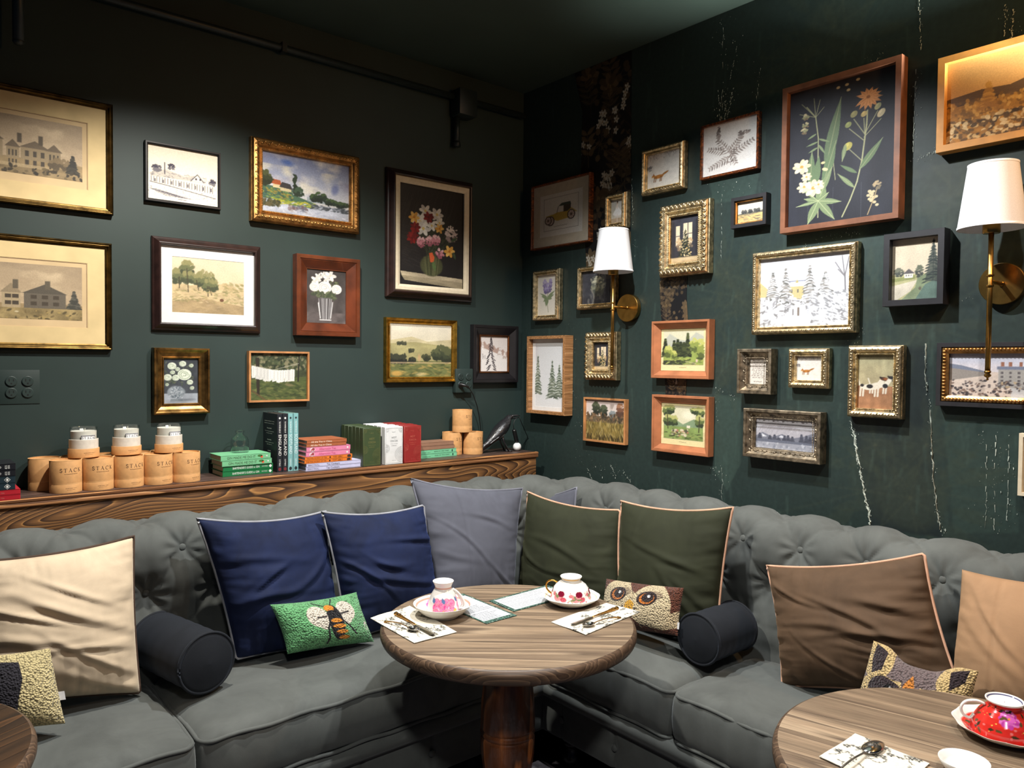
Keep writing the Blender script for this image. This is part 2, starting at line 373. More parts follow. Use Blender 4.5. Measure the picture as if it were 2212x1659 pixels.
    def leaf(s, x0, y0, x1, y1, wd, col, vein=None, al=1.0):
        a, b = np.array([x0*s.w, y0*s.h]), np.array([x1*s.w, y1*s.h]); d = b-a; nn = np.array([-d[1], d[0]]); 
        L = np.linalg.norm(d)+1e-6; nn = nn/L*wd*s.s
        t = np.linspace(0, 1, 9); pr = np.sin(np.pi*t**0.8)
        up = a+t[:, None]*d+pr[:, None]*nn; dn = a+t[::-1, None]*d-pr[::-1, None]*nn
        s.poly(np.vstack([up, dn])/[s.w, s.h], col, al)
        if vein: s.line([(x0, y0), (x1, y1)], 0.006, vein, .7)
        return s
    def flower(s, x, y, r, col, ctr, n=6, shade=None):
        for k in range(n):
            a = 6.283*k/n+s.r.uniform(-.15, .15); ax, ay = math.cos(a)*r*.55*s.s/s.w, math.sin(a)*r*.55*s.s/s.h
            s.ell(x+ax, y+ay, r*.55, r*.3, col if k % 2 or not shade else shade, a)
        s.ell(x, y, r*.22, r*.22, ctr); return s
    def rose(s, x, y, r, col, shade):
        s.ell(x, y, r, r*.92, col)
        for k in range(3):
            rr = r*(.8-.27*k); p = []
            for i in range(10):
                a = k*2.1+i*0.5; p.append((x+math.cos(a)*rr*s.s/s.w, y+math.sin(a)*rr*.9*s.s/s.h))
            s.line(p, r*.10, shade, .75)
        return s
    def scrib(s, x0, x1, y, amp, wd, col, al=1.0):
        x = x0; p = []
        while x < x1: p.append((x, y+s.r.uniform(-amp, amp))); x += s.r.uniform(.012, .03)
        return s.line(p, wd, col, al)
# every picture below is a loose generic scene in the colours of the one on the wall
def p_manor(c, v):
    ink = (78, 70, 60)
    c.grad(0, .75, (172, 152, 124), (190, 168, 138)).cloud((150, 132, 108), 3, 4, .5, 3, 5, 0, .6).cloud((205, 184, 152), 4, 5, .55, 4, 9, 0, .6)
    c.rect(0, .72, 1, 1, (150, 130, 96)).mottle(.25, 10, 10, 4, .7, 1)
    if v == 0:
        c.crown(.30, .66, .14, .16, [(120, 104, 80), (88, 76, 60), (66, 58, 46)], 90, .05); c.crown(.1, .75, .12, .14, [(128, 110, 84), (96, 82, 64)], 60, .05)
        for x, w, t in ((.42, .12, .36), (.56, .07, .46), (.64, .16, .44), (.79, .08, .45)):
            c.rect(x, t+.08, x+w, .74, (156, 138, 108)); c.poly([(x-.01, t+.09), (x+w/2, t-.04), (x+w+.01, t+.09)], (110, 96, 78))
            for k in range(3): c.rect(x+w*(.15+.28*k), t+.14, x+w*(.28+.28*k), t+.24, ink); c.rect(x+w*(.15+.28*k), t+.3, x+w*(.28+.28*k), t+.4, ink)
        for x in (.40, .5, .62, .74): c.rect(x, .30, x+.025, .46, (90, 80, 66))
        c.crown(.86, .74, .07, .09, [(130, 112, 84), (92, 80, 62)], 40, .04); c.fir(.94, .86, .32, .035, [(52, 50, 46), (70, 66, 56)], 9, .035)
        c.rect(.3, .82, .8, .88, (190, 168, 130), .7); c.dabs(70, (0, .86, 1, 1), .035, [(70, 62, 50), (110, 96, 70), (52, 48, 42)], .6)
    else:
        for x, w, t in ((.02, .16, .44), (.2, .2, .5), (.40, .12, .42), (.54, .1, .46), (.66, .24, .46)):
            dk = x > .6; c.rect(x, t+.06, x+w, .80, (108, 100, 88) if dk else (178, 160, 128)); c.poly([(x-.01, t+.07), (x+w/2, t-.10), (x+w+.01, t+.07)], (92, 86, 76) if dk else (150, 134, 108))
            n = 3 if w > .13 else 2
            for k in range(n):
                for yy in (.56, .68): c.rect(x+w*(.16+.8/n*k), yy, x+w*(.16+.8/n*k)+.035, yy+.07, ink)
        for x in (.3, .48, .6, .78): c.rect(x, .30, x+.03, .46, (100, 92, 78))
        c.fir(.95, .84, .4, .05, [(70, 70, 64), (96, 94, 84)], 9, .035)
        c.rect(0, .8, 1, 1, (150, 132, 92)).mottle(.35, 8, 14, 3, .8, 1); c.dabs(70, (0, .84, 1, 1), .03, [(92, 82, 58), (176, 152, 96), (120, 104, 72)], .5)
        c.crown(.06, .78, .09, .09, [(96, 88, 70), (60, 58, 48)], 40, .04)
        c.ell(.62, .87, .03, .014, (210, 196, 160)); c.ell(.5, .86, .02, .012, (214, 200, 168))
def p_station(c):
    k = (58, 54, 70); c.grad(0, 1, (236, 226, 202), (240, 234, 216))
    c.poly([(.02, .52), (.25, .42), (.5, .5), (.62, .47), (.72, .44), (.8, .55), (.97, .66), (.97, .7), (.6, .64), (.05, .58)], (196, 188, 176)); c.dabs(160, (.05, .46, .95, .64), .014, [k, (110, 104, 112)], .25, .15, .7)
    c.poly([(.62, .56), (.7, .44), (.79, .57)], (238, 230, 210)); c.line([(.6, .57), (.7, .43), (.8, .58)], .012, k)
    for x in (.68, .74): c.rect(x-.012, .5, x+.012, .54, k)
    c.rect(.05, .57, .95, .72, (232, 224, 206))
    for i in range(24):
        x = .05+i*.038; c.line([(x, .575+.06*x), (x, .66+.1*x)], .009, k); 
        if i % 3 == 1: c.rect(x+.008, .61+.05*x, x+.024, .67+.06*x, (84, 80, 92))
    c.line([(.03, .68), (.3, .72), (.97, .84)], .012, k)
    for i in range(9): c.line([(.02+.03*i, .80+.005*i), (.45+.07*i, 1.0)], .006, k, .8)
    for i in range(16): c.line([(.06+.045*i, .82+.012*i), (.13+.045*i, .80+.013*i)], .008, k, .8)
    c.dabs(160, (.0, .76, 1, .95), .012, [k, (120, 114, 118)], .3, None, .6); c.crown(.13, .42, .07, .06, [k, (110, 106, 112)], 60, .02); c.crown(.33, .36, .05, .05, [k, (100, 96, 104)], 40, .02); c.crown(.92, .55, .05, .06, [k, (120, 116, 120)], 40, .02)
    c.line([(.235, .5), (.235, .3)], .016, k); c.rect(0, .92, 1, 1, (240, 234, 216)); c.scrib(.42, .56, .95, .006, .008, k); c.scrib(.84, .97, .96, .008, .007, (130, 124, 130))
def p_river(c):
    c.grad(0, .7, (132, 146, 188), (206, 208, 214)).cloud((226, 224, 224), 4, 5, .45, 4, 3, 0, .7).cloud((150, 150, 176), 4, 4, .56, 4, 8, 0, .66).cloud((240, 234, 214), 3, 3, .6, 4, 12, .2, .7)
    c.ell(.28, .13, .09, .04, (74, 110, 190), .1, .8, 6); c.ell(.83, .46, .06, .09, (104, 118, 172), .3, .7, 6)
    c.poly([(0, .55), (.14, .56), (.4, .68), (.6, .76), (.6, .84), (0, .84)], (72, 104, 84)); c.dabs(220, (0, .58, .34, .82), .022, [(60, 92, 84), (96, 128, 70), (170, 140, 60), (52, 76, 66), (120, 150, 90)], .5, .3, .7)
    c.rect(.12, .50, .21, .58, (226, 206, 160)); c.poly([(.09, .52), (.12, .44), (.2, .45), (.22, .53)], (176, 92, 56)); c.rect(.2, .54, .32, .62, (206, 190, 150)); c.poly([(.19, .56), (.22, .47), (.31, .49), (.34, .58)], (60, 60, 62))
    c.crown(.04, .44, .06, .12, [(84, 92, 58), (56, 66, 46), (40, 50, 38)], 60, .04); c.crown(.365, .48, .016, .17, [(48, 66, 54), (36, 52, 44)], 50, .028); c.crown(.41, .6, .05, .07, [(64, 88, 70), (42, 60, 50)], 40, .03)
    c.rect(.5, .66, 1, .74, (120, 140, 150), .6)
    for x, y, rx, ry in ((.58, .66, .04, .05), (.66, .63, .07, .08), (.78, .69, .07, .05), (.9, .71, .09, .04)): c.crown(x, y, rx, ry, [(70, 92, 62), (44, 62, 52), (34, 48, 46)], 60, .032)
    c.rect(0, .78, 1, 1, (176, 182, 196)).mottle(.2, 10, 4, 5, .78, 1); c.dabs(120, (.1, .76, .6, .84), .03, [(196, 186, 70), (150, 160, 60), (90, 120, 70)], .35, 0, .8)
    c.dabs(90, (.0, .80, .2, .9), .03, [(62, 66, 50), (90, 84, 60)], .5); c.dabs(120, (.55, .77, 1, .85), .03, [(76, 84, 92), (60, 68, 76), (130, 138, 150)], .35, 0, .8); c.dabs(60, (.3, .84, .5, .93), .026, [(110, 90, 90), (96, 100, 116), (160, 150, 150)], .9, 1.57, .6)
    c.dabs(90, (0, .9, 1, 1), .03, [(206, 210, 222), (180, 186, 202), (150, 158, 182)], .3, 0, .6)
def p_bouquet(c):
    c.grad(0, 1, (44, 40, 38), (30, 29, 30)); r = c.r
    for i in range(70): x = r.random()*.9; y = r.uniform(0, .3); c.line([(x, y), (x-.06, y+.14)], .004, (78, 70, 62), .45)
    for i in range(60): x = r.uniform(0, .25); y = r.uniform(.4, .8); c.line([(x, y), (x+.1, y+.02)], .004, (70, 66, 62), .4)
    c.poly([(.03, .865), (1, .895), (1, 1), (.09, .95), (.05, .91)], (150, 138, 112)); c.poly([(.03, .865), (1, .895), (1, .93), (.05, .905)], (178, 164, 136)); c.mottle(.2, 30, 4, 6, .86, 1)
    for i in range(40): c.line([(.5+r.uniform(-.06, .06), .72), (.5+r.uniform(-.34, .34), r.uniform(.25, .58))], .006, r.choice([(58, 66, 44), (42, 50, 36), (80, 84, 56)]), .8)
    c.dabs(120, (.24, .36, .8, .62), .03, [(46, 54, 38), (60, 66, 46), (36, 42, 32)], .4, None, .7)
    c.ell(.5, .785, .175, .15, (66, 68, 46), 0, .95, 3); c.ell(.5, .79, .155, .13, (78, 80, 52), 0, .6, 6)
    for i in range(14): x = .38+.018*i; c.line([(x, .68+r.uniform(0, .03)), (.5+(x-.5)*.7, .88)], .006, r.choice([(110, 112, 74), (46, 52, 36), (132, 132, 92)]), .6)
    for x, y, s in ((.4, .24, .07), (.58, .26, .075), (.62, .34, .06), (.32, .36, .095), (.37, .42, .08), (.5, .38, .06)): c.flower(x, y, s*1.25, (232, 228, 218), (220, 196, 120), 6, (206, 202, 194))
    for x, y, s in ((.23, .32, .07), (.62, .40, .06), (.78, .62, .075)): c.flower(x, y, s*1.1, (208, 152, 66), (188, 116, 40), 6, (224, 178, 96))
    for x, y in ((.25, .42), (.22, .5), (.2, .53), (.45, .3)): c.flower(x, y, .075, (132, 32, 30), (90, 20, 22), 7, (104, 24, 26))
    for x, y, n in ((.34, .56, 50), (.47, .54, 40), (.57, .52, 50), (.63, .65, 40)): c.crown(x, y, .06, .05, [(226, 180, 180), (196, 128, 136), (150, 84, 96)], n, .02)
    c.crown(.81, .44, .1, .085, [(226, 214, 206), (206, 186, 178), (150, 130, 124)], 130, .016)
    c.poly([(.46, .66), (.51, .65), (.545, .70), (.53, .75), (.48, .75)], (206, 92, 52)); c.leaf(.52, .74, .56, .84, .03, (84, 104, 62)); c.leaf(.9, .47, .8, .52, .02, (62, 80, 54)); c.leaf(.84, .62, .88, .7, .02, (62, 78, 54))
def p_dunes(c):
    c.grad(0, 1, (222, 208, 178), (204, 184, 146)).mottle(.08, 3, 3)
    c.poly([(0, .45), (.25, .5), (.55, .45), (.75, .44), (.88, .5), (1, .58), (1, 1), (0, 1)], (196, 174, 134)); c.poly([(0, .8), (.4, .72), (1, .84), (1, 1), (0, 1)], (164, 142, 106)); c.mottle(.22, 9, 5, 4, .45, 1)
    for x, y, rx, ry in ((.07, .35, .08, .13), (.2, .2, .09, .14), (.22, .36, .1, .1), (.45, .36, .13, .15), (.52, .48, .12, .12), (.36, .4, .06, .1)): c.crown(x, y, rx, ry, [(140, 136, 92), (104, 108, 74), (72, 78, 58)], 90, .035, .8)
    for x0, y0, x1, y1 in ((.2, .2, .22, .62), (.1, .36, .1, .56), (.33, .4, .36, .58), (.5, .5, .54, .66), (.48, .5, .49, .68)): c.line([(x0, y0), (x1, y1)], .014, (72, 66, 50))
    c.dabs(200, (0, .55, 1, .8), .03, [(150, 144, 96), (176, 156, 112), (124, 120, 80), (212, 190, 150)], .35, .1, .6); c.dabs(60, (.7, .42, 1, .56), .03, [(150, 140, 96), (190, 168, 124)], .4, .3, .7); c.ell(.68, .74, .035, .03, (110, 76, 56)); c.dabs(60, (0, .84, 1, 1), .04, [(150, 130, 96), (176, 154, 120)], .25, 0, .5)
def p_peony(c):
    c.grad(0, 1, (66, 60, 58), (78, 72, 70)).mottle(.3, 4, 4); c.rect(0, .80, 1, 1, (92, 84, 82)).mottle(.25, 10, 5, 3, .8, 1); r = c.r
    c.dabs(70, (.12, .2, .8, .5), .045, [(84, 92, 66), (62, 70, 52), (110, 116, 84)], .4, None, .9)
    for x, y, s in ((.3, .14, .08), (.42, .1, .07), (.6, .1, .12), (.52, .17, .08), (.24, .2, .1)): c.flower(x, y, s*1.2, (224, 220, 212), (206, 196, 180), 5, (202, 198, 192))
    for x, y, s in ((.46, .33, .17), (.2, .33, .12), (.76, .35, .13)): c.rose(x, y, s, (228, 224, 218), (176, 170, 162))
    c.dabs(40, (.28, .42, .72, .54), .05, [(92, 100, 72), (66, 74, 54)], .4, None, .9)
    c.poly([(.34, .52), (.62, .52), (.66, .64), (.60, .92), (.36, .92), (.28, .64)], (96, 92, 92), .9)
    for i in range(16): x = .31+.021*i; c.line([(x, .54), (.47+(x-.47)*.75, .92)], .013, r.choice([(196, 194, 194), (120, 116, 116), (70, 66, 66)]), .8)
    c.line([(.34, .935), (.62, .935)], .02, (224, 222, 220)); c.line([(.3, .62), (.35, .9)], .02, (226, 224, 222)); c.line([(.66, .6), (.61, .9)], .02, (210, 208, 206))
def p_whiteroses(c):
    c.grad(0, .82, (58, 62, 68), (66, 70, 76)).mottle(.2, 5, 5); c.rect(0, .78, 1, 1, (150, 156, 164)).mottle(.15, 8, 4, 2, .78, 1)
    c.dabs(90, (.05, .08, .85, .6), .04, [(72, 84, 66), (96, 104, 80), (54, 62, 54)], .35, None, .9)
    for x, y, s in ((.24, .17, .125), (.55, .12, .1), (.8, .16, .065), (.12, .42, .115), (.6, .36, .2), (.35, .43, .105), (.26, .31, .07), (.4, .24, .07), (.76, .53, .09), (.82, .66, .065), (.1, .58, .05)): c.rose(x, y, s, (220, 226, 208), (132, 146, 122))
    c.ell(.36, .75, .26, .2, (128, 136, 142), 0, 1, 2); c.ell(.34, .7, .14, .11, (178, 184, 190), 0, .7, 8); c.poly([(.2, .9), (.54, .9), (.56, .955), (.18, .955)], (120, 128, 134))
    c.dabs(60, (.16, .62, .56, .88), .028, [(80, 90, 100), (190, 196, 202), (104, 114, 122)], .45, None, .8); c.ell(.66, .92, .2, .025, (70, 76, 84), 0, .6, 4)
def p_laundry(c):
    c.grad(0, 1, (70, 78, 56), (54, 62, 40)).mottle(.4, 8, 8); c.dabs(200, (0, 0, 1, .35), .04, [(58, 66, 44), (96, 98, 70), (130, 124, 96), (40, 48, 36)], .6, None, .8)
    c.poly([(0, .6), (1, .5), (1, 1), (0, 1)], (76, 86, 50)); c.dabs(240, (0, .55, 1, 1), .05, [(84, 96, 54), (64, 76, 44), (50, 60, 38), (110, 112, 66)], .35, .1, .6)
    c.poly([(.1, .1), (.16, .1), (.17, .9), (.12, .9)], (48, 42, 34)); c.line([(.86, .05), (.84, .6)], .03, (40, 40, 34)); c.line([(.05, .8), (.25, .98)], .03, (90, 76, 50))
    r = c.r; x = .03
    while x < .74:
        w = r.uniform(.05, .09); y = .26+.10*math.sin(math.pi*x)*1.0; c.poly([(x, y), (x+w, y+.01), (x+w-.005, y+.24+r.uniform(-.03, .05)), (x+.005, y+.26)], r.choice([(222, 220, 212), (206, 204, 198), (232, 230, 224)])); c.line([(x+w*.5, y+.03), (x+w*.45, y+.22)], .012, (170, 168, 164), .7); x += w*.86
    c.line([(0, .26), (.4, .36), (.85, .22)], .008, (180, 176, 160)); c.ell(.68, .68, .09, .03, (120, 110, 80), .2, .7)
def p_hills(c):
    c.grad(0, .4, (224, 216, 196), (208, 198, 172)).mottle(.08, 4, 3); c.poly([(0, .32), (.35, .24), (.6, .33), (1, .28), (1, .5), (0, .5)], (190, 178, 140)); c.poly([(0, .38), (.4, .34), (1, .42), (1, .75), (0, .75)], (156, 148, 104)); c.mottle(.2, 8, 5, 3, .3, .75)
    c.rect(0, .7, 1, 1, (104, 108, 66)).mottle(.35, 8, 4, 7, .7, 1); c.dabs(110, (0, .72, 1, .98), .06, [(92, 98, 58), (128, 122, 72), (70, 78, 48), (176, 150, 86)], .25, .05, .6)
    c.ell(.12, .93, .12, .05, (206, 160, 84), 0, .8, 4); c.ell(.5, .95, .1, .035, (210, 190, 140), 0, .6, 4)
    for x, y, rx, ry in ((.86, .55, .13, .14), (.95, .6, .08, .12), (.74, .58, .05, .08)): c.crown(x, y, rx, ry, [(86, 90, 62), (62, 68, 50), (48, 54, 42)], 70, .05)
    for x in (.04, .09, .14, .19, .24): c.crown(x, .66, .025, .08, [(58, 60, 48), (40, 42, 38)], 26, .035)
    c.crown(.36, .68, .05, .035, [(60, 62, 48), (44, 46, 40)], 30, .035); c.crown(.58, .63, .07, .05, [(70, 72, 52), (50, 54, 42)], 40, .035); c.crown(.35, .5, .04, .03, [(80, 80, 58), (56, 58, 46)], 24, .03); c.crown(.2, .37, .08, .02, [(80, 80, 60), (60, 62, 50)], 30, .028)
    c.ell(.47, .64, .03, .07, (186, 150, 110), 0, .8, 3); c.rect(0, .72, 1, .745, (206, 178, 136), .6)
def p_snowtree(c):
    c.grad(0, 1, (216, 206, 200), (226, 220, 216)); c.poly([(0, .08)]+[(i/12, .12+.32*i/12+(.05 if i % 2 else -.03)) for i in range(13)]+[(1, .6), (0, .3)], (176, 150, 138))
    c.poly([(0, .3), (.4, .42), (1, .62), (1, 1), (0, 1)], (228, 222, 218)); k = (52, 44, 48); r = c.r
    for i in range(17):
        t = i/16; y = .08+.88*t; w = .03+.2*t
        for s in (-1, 1):
            for q in range(2): x = .4+s*w*r.uniform(.3, 1); c.line([(x-s*.05*(.4+t), y-.035), (x, y+.01)], .022, k, .9)
    c.line([(.4, .06), (.4, .12)], .012, k); c.line([(.1, .5), (.12, .58), (.11, .64)], .012, k); c.line([(.18, .54), (.19, .64)], .01, k)
    for x, y in ((.1, .3), (.72, .4), (.9, .52)): c.fir(x, y+.08, .2, .06, [(236, 230, 226), (190, 176, 168)], 5, .03)
def p_car(c):
    c.rect(0, 0, 1, 1, (206, 200, 190)); c.line([(.1, .1), (.9, .1), (.9, .86), (.1, .86), (.1, .1)], .008, (120, 112, 104))
    y, d = (176, 148, 70), (52, 50, 48); c.poly([(.3, .52), (.48, .46), (.72, .46), (.8, .54), (.78, .62), (.42, .66), (.3, .6)], y); c.poly([(.44, .32), (.52, .26), (.72, .26), (.74, .34)], (70, 78, 72)); c.rect(.56, .32, .73, .47, (74, 66, 58)); c.line([(.44, .33), (.40, .5)], .012, d); c.line([(.2, .54), (.44, .47)], .03, y)
    for x, yy, r in ((.26, .64, .1), (.2, .62, .09), (.74, .56, .1)): c.ell(x, yy, r, r*1.15, (70, 58, 54)); c.ell(x, yy, r*.75, r*.9, (190, 170, 160)); c.ell(x, yy, r*.28, r*.32, (90, 74, 66)); [c.line([(x, yy), (x+.07*math.cos(a), yy+.08*math.sin(a))], .008, (96, 76, 68)) for a in (0, .8, 1.6, 2.4, 3.2, 4, 4.8, 5.6)]
    c.line([(.16, .52), (.3, .5), (.36, .6)], .02, y); c.line([(.64, .5), (.74, .42), (.86, .52)], .02, y); c.scrib(.34, .66, .78, .006, .008, (130, 120, 112))
def p_ballet(c):
    c.grad(0, 1, (196, 192, 182), (210, 198, 180)).mottle(.12, 4, 4); c.rect(0, .78, 1, 1, (184, 160, 132)).mottle(.15, 5, 5, 3, .78, 1); c.ell(.2, .5, .18, .28, (170, 164, 148), .3, .6, 8)
    c.poly([(.46, .3), (.56, .3), (.9, .58), (.78, .66), (.3, .66), (.14, .6)], (232, 228, 222)); c.ell(.52, .58, .36, .12, (228, 224, 218), 0, .9, 3); c.line([(.5, .18), (.5, .34)], .1, (222, 206, 190)); c.ell(.5, .13, .055, .06, (196, 164, 140)); c.ell(.51, .1, .055, .045, (90, 70, 56)); c.line([(.5, .64), (.5, .92)], .05, (224, 206, 190)); c.line([(.47, .24), (.36, .36)], .035, (222, 204, 188))
def p_fox(c, s):
    c.grad(0, 1, (224, 218, 210), (228, 220, 206)).mottle(.06, 12, 12); g = (150, 142, 138); r = c.r
    for i in range(26): x = r.random(); c.line([(x, 0), (x+r.uniform(-.12, .12), r.uniform(.05, .2))], .006, g, .6)
    c.dabs(50, (0, 0, 1, .16), .02, [g, (180, 174, 170)], .4, None, .6); c.crown(.08, .4, .07, .08, [(120, 116, 116), (160, 156, 152)], 40, .02)
    x, y = s; o = (186, 122, 58); kx = c.s/c.w; c.ell(x, y, .15, .06, o, -.08); c.ell(x-.15*kx, y-.02, .06, .05, o); c.ell(x+.2*c.s/c.w, y-.07, .11, .03, (160, 108, 56), -.45); c.ell(x-.17*c.s/c.w, y+.01, .035, .02, (226, 208, 180)); 
    for dx in (-.12, -.07, .06, .1): c.line([(x+dx*kx, y), (x+(dx-.02)*kx, y+.14)], .022, (120, 76, 42))
    c.poly([(x-.18*kx, y-.05), (x-.15*kx, y-.12), (x-.12*kx, y-.05)], (150, 94, 46))
def p_branch(c):
    c.grad(0, 1, (228, 224, 220), (232, 228, 222)).mottle(.03, 8, 8); k = (140, 126, 118); r = c.r
    def stem(x0, y0, x1, y1, n, sz):
        c.line([(x0, y0), ((x0+x1)/2+.02, (y0+y1)/2), (x1, y1)], .008, k)
        for i in range(n):
            t = (i+.6)/n; x = x0+(x1-x0)*t; y = y0+(y1-y0)*t
            for sg in (-1, 1): a = math.atan2(y1-y0, x1-x0)+sg*1.0; c.leaf(x, y, x+math.cos(a)*sz*(1.2-.6*t), y+math.sin(a)*sz*(1.2-.6*t)+.02, .014, r.choice([k, (164, 152, 146), (118, 106, 100)]), None, .9)
    stem(.52, .86, .5, .55, 3, .09); stem(.5, .62, .28, .3, 7, .11); stem(.5, .62, .68, .36, 7, .11); stem(.5, .7, .12, .84, 8, .1); stem(.5, .66, .92, .44, 9, .1); stem(.42, .56, .1, .44, 7, .1); stem(.52, .6, .62, .84, 5, .08)
    c.crown(.29, .2, .035, .15, [(110, 100, 96), (150, 138, 132)], 60, .018); c.crown(.7, .32, .05, .08, [(120, 110, 106), (160, 148, 142)], 44, .018); c.crown(.8, .28, .07, .03, [(120, 110, 106), (160, 148, 142)], 34, .016)
def p_botanical(c):
    c.grad(0, 1, (44, 46, 54), (40, 42, 50)).mottle(.22, 4, 6).cloud((86, 90, 98), 4, 4, .66, 4, 4, .78, 1, .6).cloud((80, 82, 90), 3, 3, .7, 4, 8, 0, .4, .4)
    for x in (.2, .44, .7): c.line([(x, .75), (x, 1)], .004, (96, 100, 108), .5)
    g, g2, ol, st = (118, 134, 98), (96, 116, 84), (140, 136, 92), (158, 160, 122)
    c.line([(.53, .97), (.6, .86), (.66, .74), (.70, .6), (.72, .46), (.735, .36), (.74, .26)], .013, st); c.line([(.3, .95), (.3, .76), (.29, .55), (.29, .38), (.26, .22), (.17, .13)], .01, st); c.line([(.28, .88), (.36, .66), (.44, .46)], .009, st); c.line([(.46, .7), (.44, .58), (.42, .50)], .006, st)
    for k in range(13):
        a = -2.6+k*.44; c.leaf(.745, .17, .745+.125*math.cos(a), .17+.075*math.sin(a)+.012, .022, (214, 152, 96), (170, 108, 62))
    c.ell(.745, .17, .018, .018, (150, 96, 52))
    for x, y, r1, r2, cl in ((.62, .265, .04, .03, ol), (.71, .28, .034, .026, (178, 158, 102)), (.83, .25, .04, .026, (160, 156, 112)), (.86, .3, .05, .03, (196, 178, 140)), (.57, .33, .035, .028, (132, 140, 88)), (.57, .48, .05, .038, (168, 160, 84)), (.425, .51, .03, .018, (178, 140, 90))): c.ell(x, y, r1, r2, cl, -1.1); c.ell(x-.006, y-.01, r1*.5, r2*.4, np.clip(np.array(cl)*1.2, 0, 255), -1.1, .7)
    for a, b in (((.72, .42), (.62, .30)), ((.72, .42), (.71, .31)), ((.72, .42), (.83, .28)), ((.715, .44), (.86, .34)), ((.71, .46), (.58, .36)), ((.70, .6), (.58, .5))): c.line([a, b], .007, st)
    c.leaf(.68, .66, .88, .47, .035, g2, st); c.leaf(.55, .46, .52, .58, .02, g, st); c.leaf(.66, .68, .5, .6, .02, g2); c.leaf(.64, .78, .48, .66, .022, g, st)
    c.leaf(.36, .62, .5, .12, .055, (92, 110, 82), st); c.leaf(.34, .72, .46, .42, .045, g2, st); c.leaf(.3, .8, .43, .6, .035, g, st); c.leaf(.22, .72, .23, .46, .04, g2, st); c.leaf(.27, .72, .3, .5, .035, g2)
    for x1, y1, w in ((.16, .8, .03), (.08, .85, .02), (.2, .99, .045), (.52, .86, .035), (.46, .98, .04), (.36, .72, .05), (.1, .70, .015), (.4, .78, .03)): c.leaf(.3, .83, x1, y1, w, g, (190, 196, 150))
    for a in ((.17, .13), (.1, .17), (.12, .10), (.24, .08), (.3, .1), (.34, .16)): c.line([(.26, .22), a], .006, (150, 152, 116))
    for x, y in ((.16, .2), (.15, .3), (.16, .26)): c.crown(x, y, .03, .02, [(190, 178, 140), (140, 140, 104), (120, 104, 80)], 22, .014)
    for x0, y0, x1, y1 in ((.29, .4, .17, .42), (.29, .38, .4, .42), (.27, .34, .18, .37), (.29, .44, .19, .47), (.29, .42, .36, .5)): c.leaf(x0, y0, x1, y1, .012, g, None)
    for x, y, r in ((.13, .56, .085), (.18, .64, .05), (.16, .71, .07), (.25, .73, .095), (.3, .71, .05)): c.flower(x, y, r, (226, 214, 180), (186, 148, 80), 8, (208, 196, 160))
    c.ell(.34, .56, .02, .016, (196, 186, 140)); c.ell(.36, .61, .03, .018, (206, 196, 150), .5)
    for x, y in ((.47, .05), (.55, .045), (.565, .085), (.65, .03)): c.ell(x, y, .018, .016, (196, 180, 140))
    for i in range(16): x, y = .8+c.r.uniform(-.05, .05), .87+c.r.uniform(-.05, .06); c.ell(x, y, .016, .016, (190, 176, 140)); 
    c.line([(.76, .98), (.82, .86), (.84, .8)], .008, (170, 150, 110)); c.crown(.84, .79, .03, .03, [(170, 150, 116), (120, 108, 86)], 20, .014)
def p_field(c):
    c.grad(0, .45, (226, 190, 124), (206, 152, 84)).mottle(.08, 3, 3); c.poly([(0, .44), (.25, .4), (.45, .42), (.7, .32), (1, .26), (1, .6), (0, .62)], (96, 72, 46)); c.rect(0, .55, 1, 1, (166, 118, 50)).mottle(.35, 16, 16, 3, .5, 1)
    c.dabs(420, (0, .5, 1, .78), .02, [(184, 132, 56), (150, 106, 46), (206, 158, 78), (120, 86, 40)], .6, 1.4, .8); c.dabs(420, (0, .72, 1, 1), .025, [(206, 176, 120), (96, 72, 40), (70, 54, 34), (224, 200, 150), (150, 110, 56)], .7, None, .85)
    for x in (.3, .62, .9): c.fir(x, .6, .3, .05, [(190, 138, 62), (160, 112, 50)], 7, .03)
def p_xmas(c):
    c.grad(0, 1, (62, 62, 70), (48, 46, 50)).mottle(.2, 5, 5)
    for x0, x1, y0, y1 in ((.16, .3, .2, .62), (.42, .58, .16, .6), (.6, .74, .16, .6)): c.rect(x0, y0, x1, y1, (224, 204, 172)); c.rect(x0, (y0+y1)/2, x1, (y0+y1)/2+.015, (70, 64, 64))
    c.crown(.28, .6, .1, .14, [(190, 160, 120), (140, 116, 92)], 40, .05, .6); c.crown(.66, .6, .1, .12, [(180, 150, 112), (120, 104, 86)], 40, .05, .6)
    c.fir(.5, .84, .58, .24, [(54, 56, 44), (72, 72, 54), (40, 42, 36)], 11, .045); c.dabs(70, (.3, .5, .72, .86), .018, [(236, 216, 170), (214, 180, 120)], 1, None, .9); c.dabs(24, (.42, .32, .58, .5), .014, [(236, 216, 170)], 1)
    c.rect(0, .88, 1, 1, (176, 150, 112)).mottle(.2, 4, 6, 2, .86, 1); c.ell(.5, .92, .5, .05, (206, 184, 146), 0, .8, 4); c.rect(0, .1, .1, .85, (50, 48, 52)); c.rect(.86, .1, 1, .85, (44, 42, 46))
def p_valley(c):
    c.grad(0, .6, (214, 208, 192), (226, 214, 188)).cloud((190, 186, 176), 3, 4, .55, 4, 6, 0, .5); c.rect(0, .56, 1, 1, (206, 178, 118)).mottle(.15, 6, 4, 2, .55, 1); c.poly([(0, .56), (.3, .5), (.7, .52), (1, .48), (1, .6), (0, .62)], (110, 106, 92))
    for x in (.2, .3, .45, .52, .66, .74, .8): c.crown(x, .47, .035, .07, [(92, 92, 88), (62, 64, 64)], 18, .045)
    c.dabs(70, (0, .6, 1, 1), .07, [(130, 122, 110), (222, 196, 140), (98, 94, 90), (190, 160, 100)], .25, .25, .75)
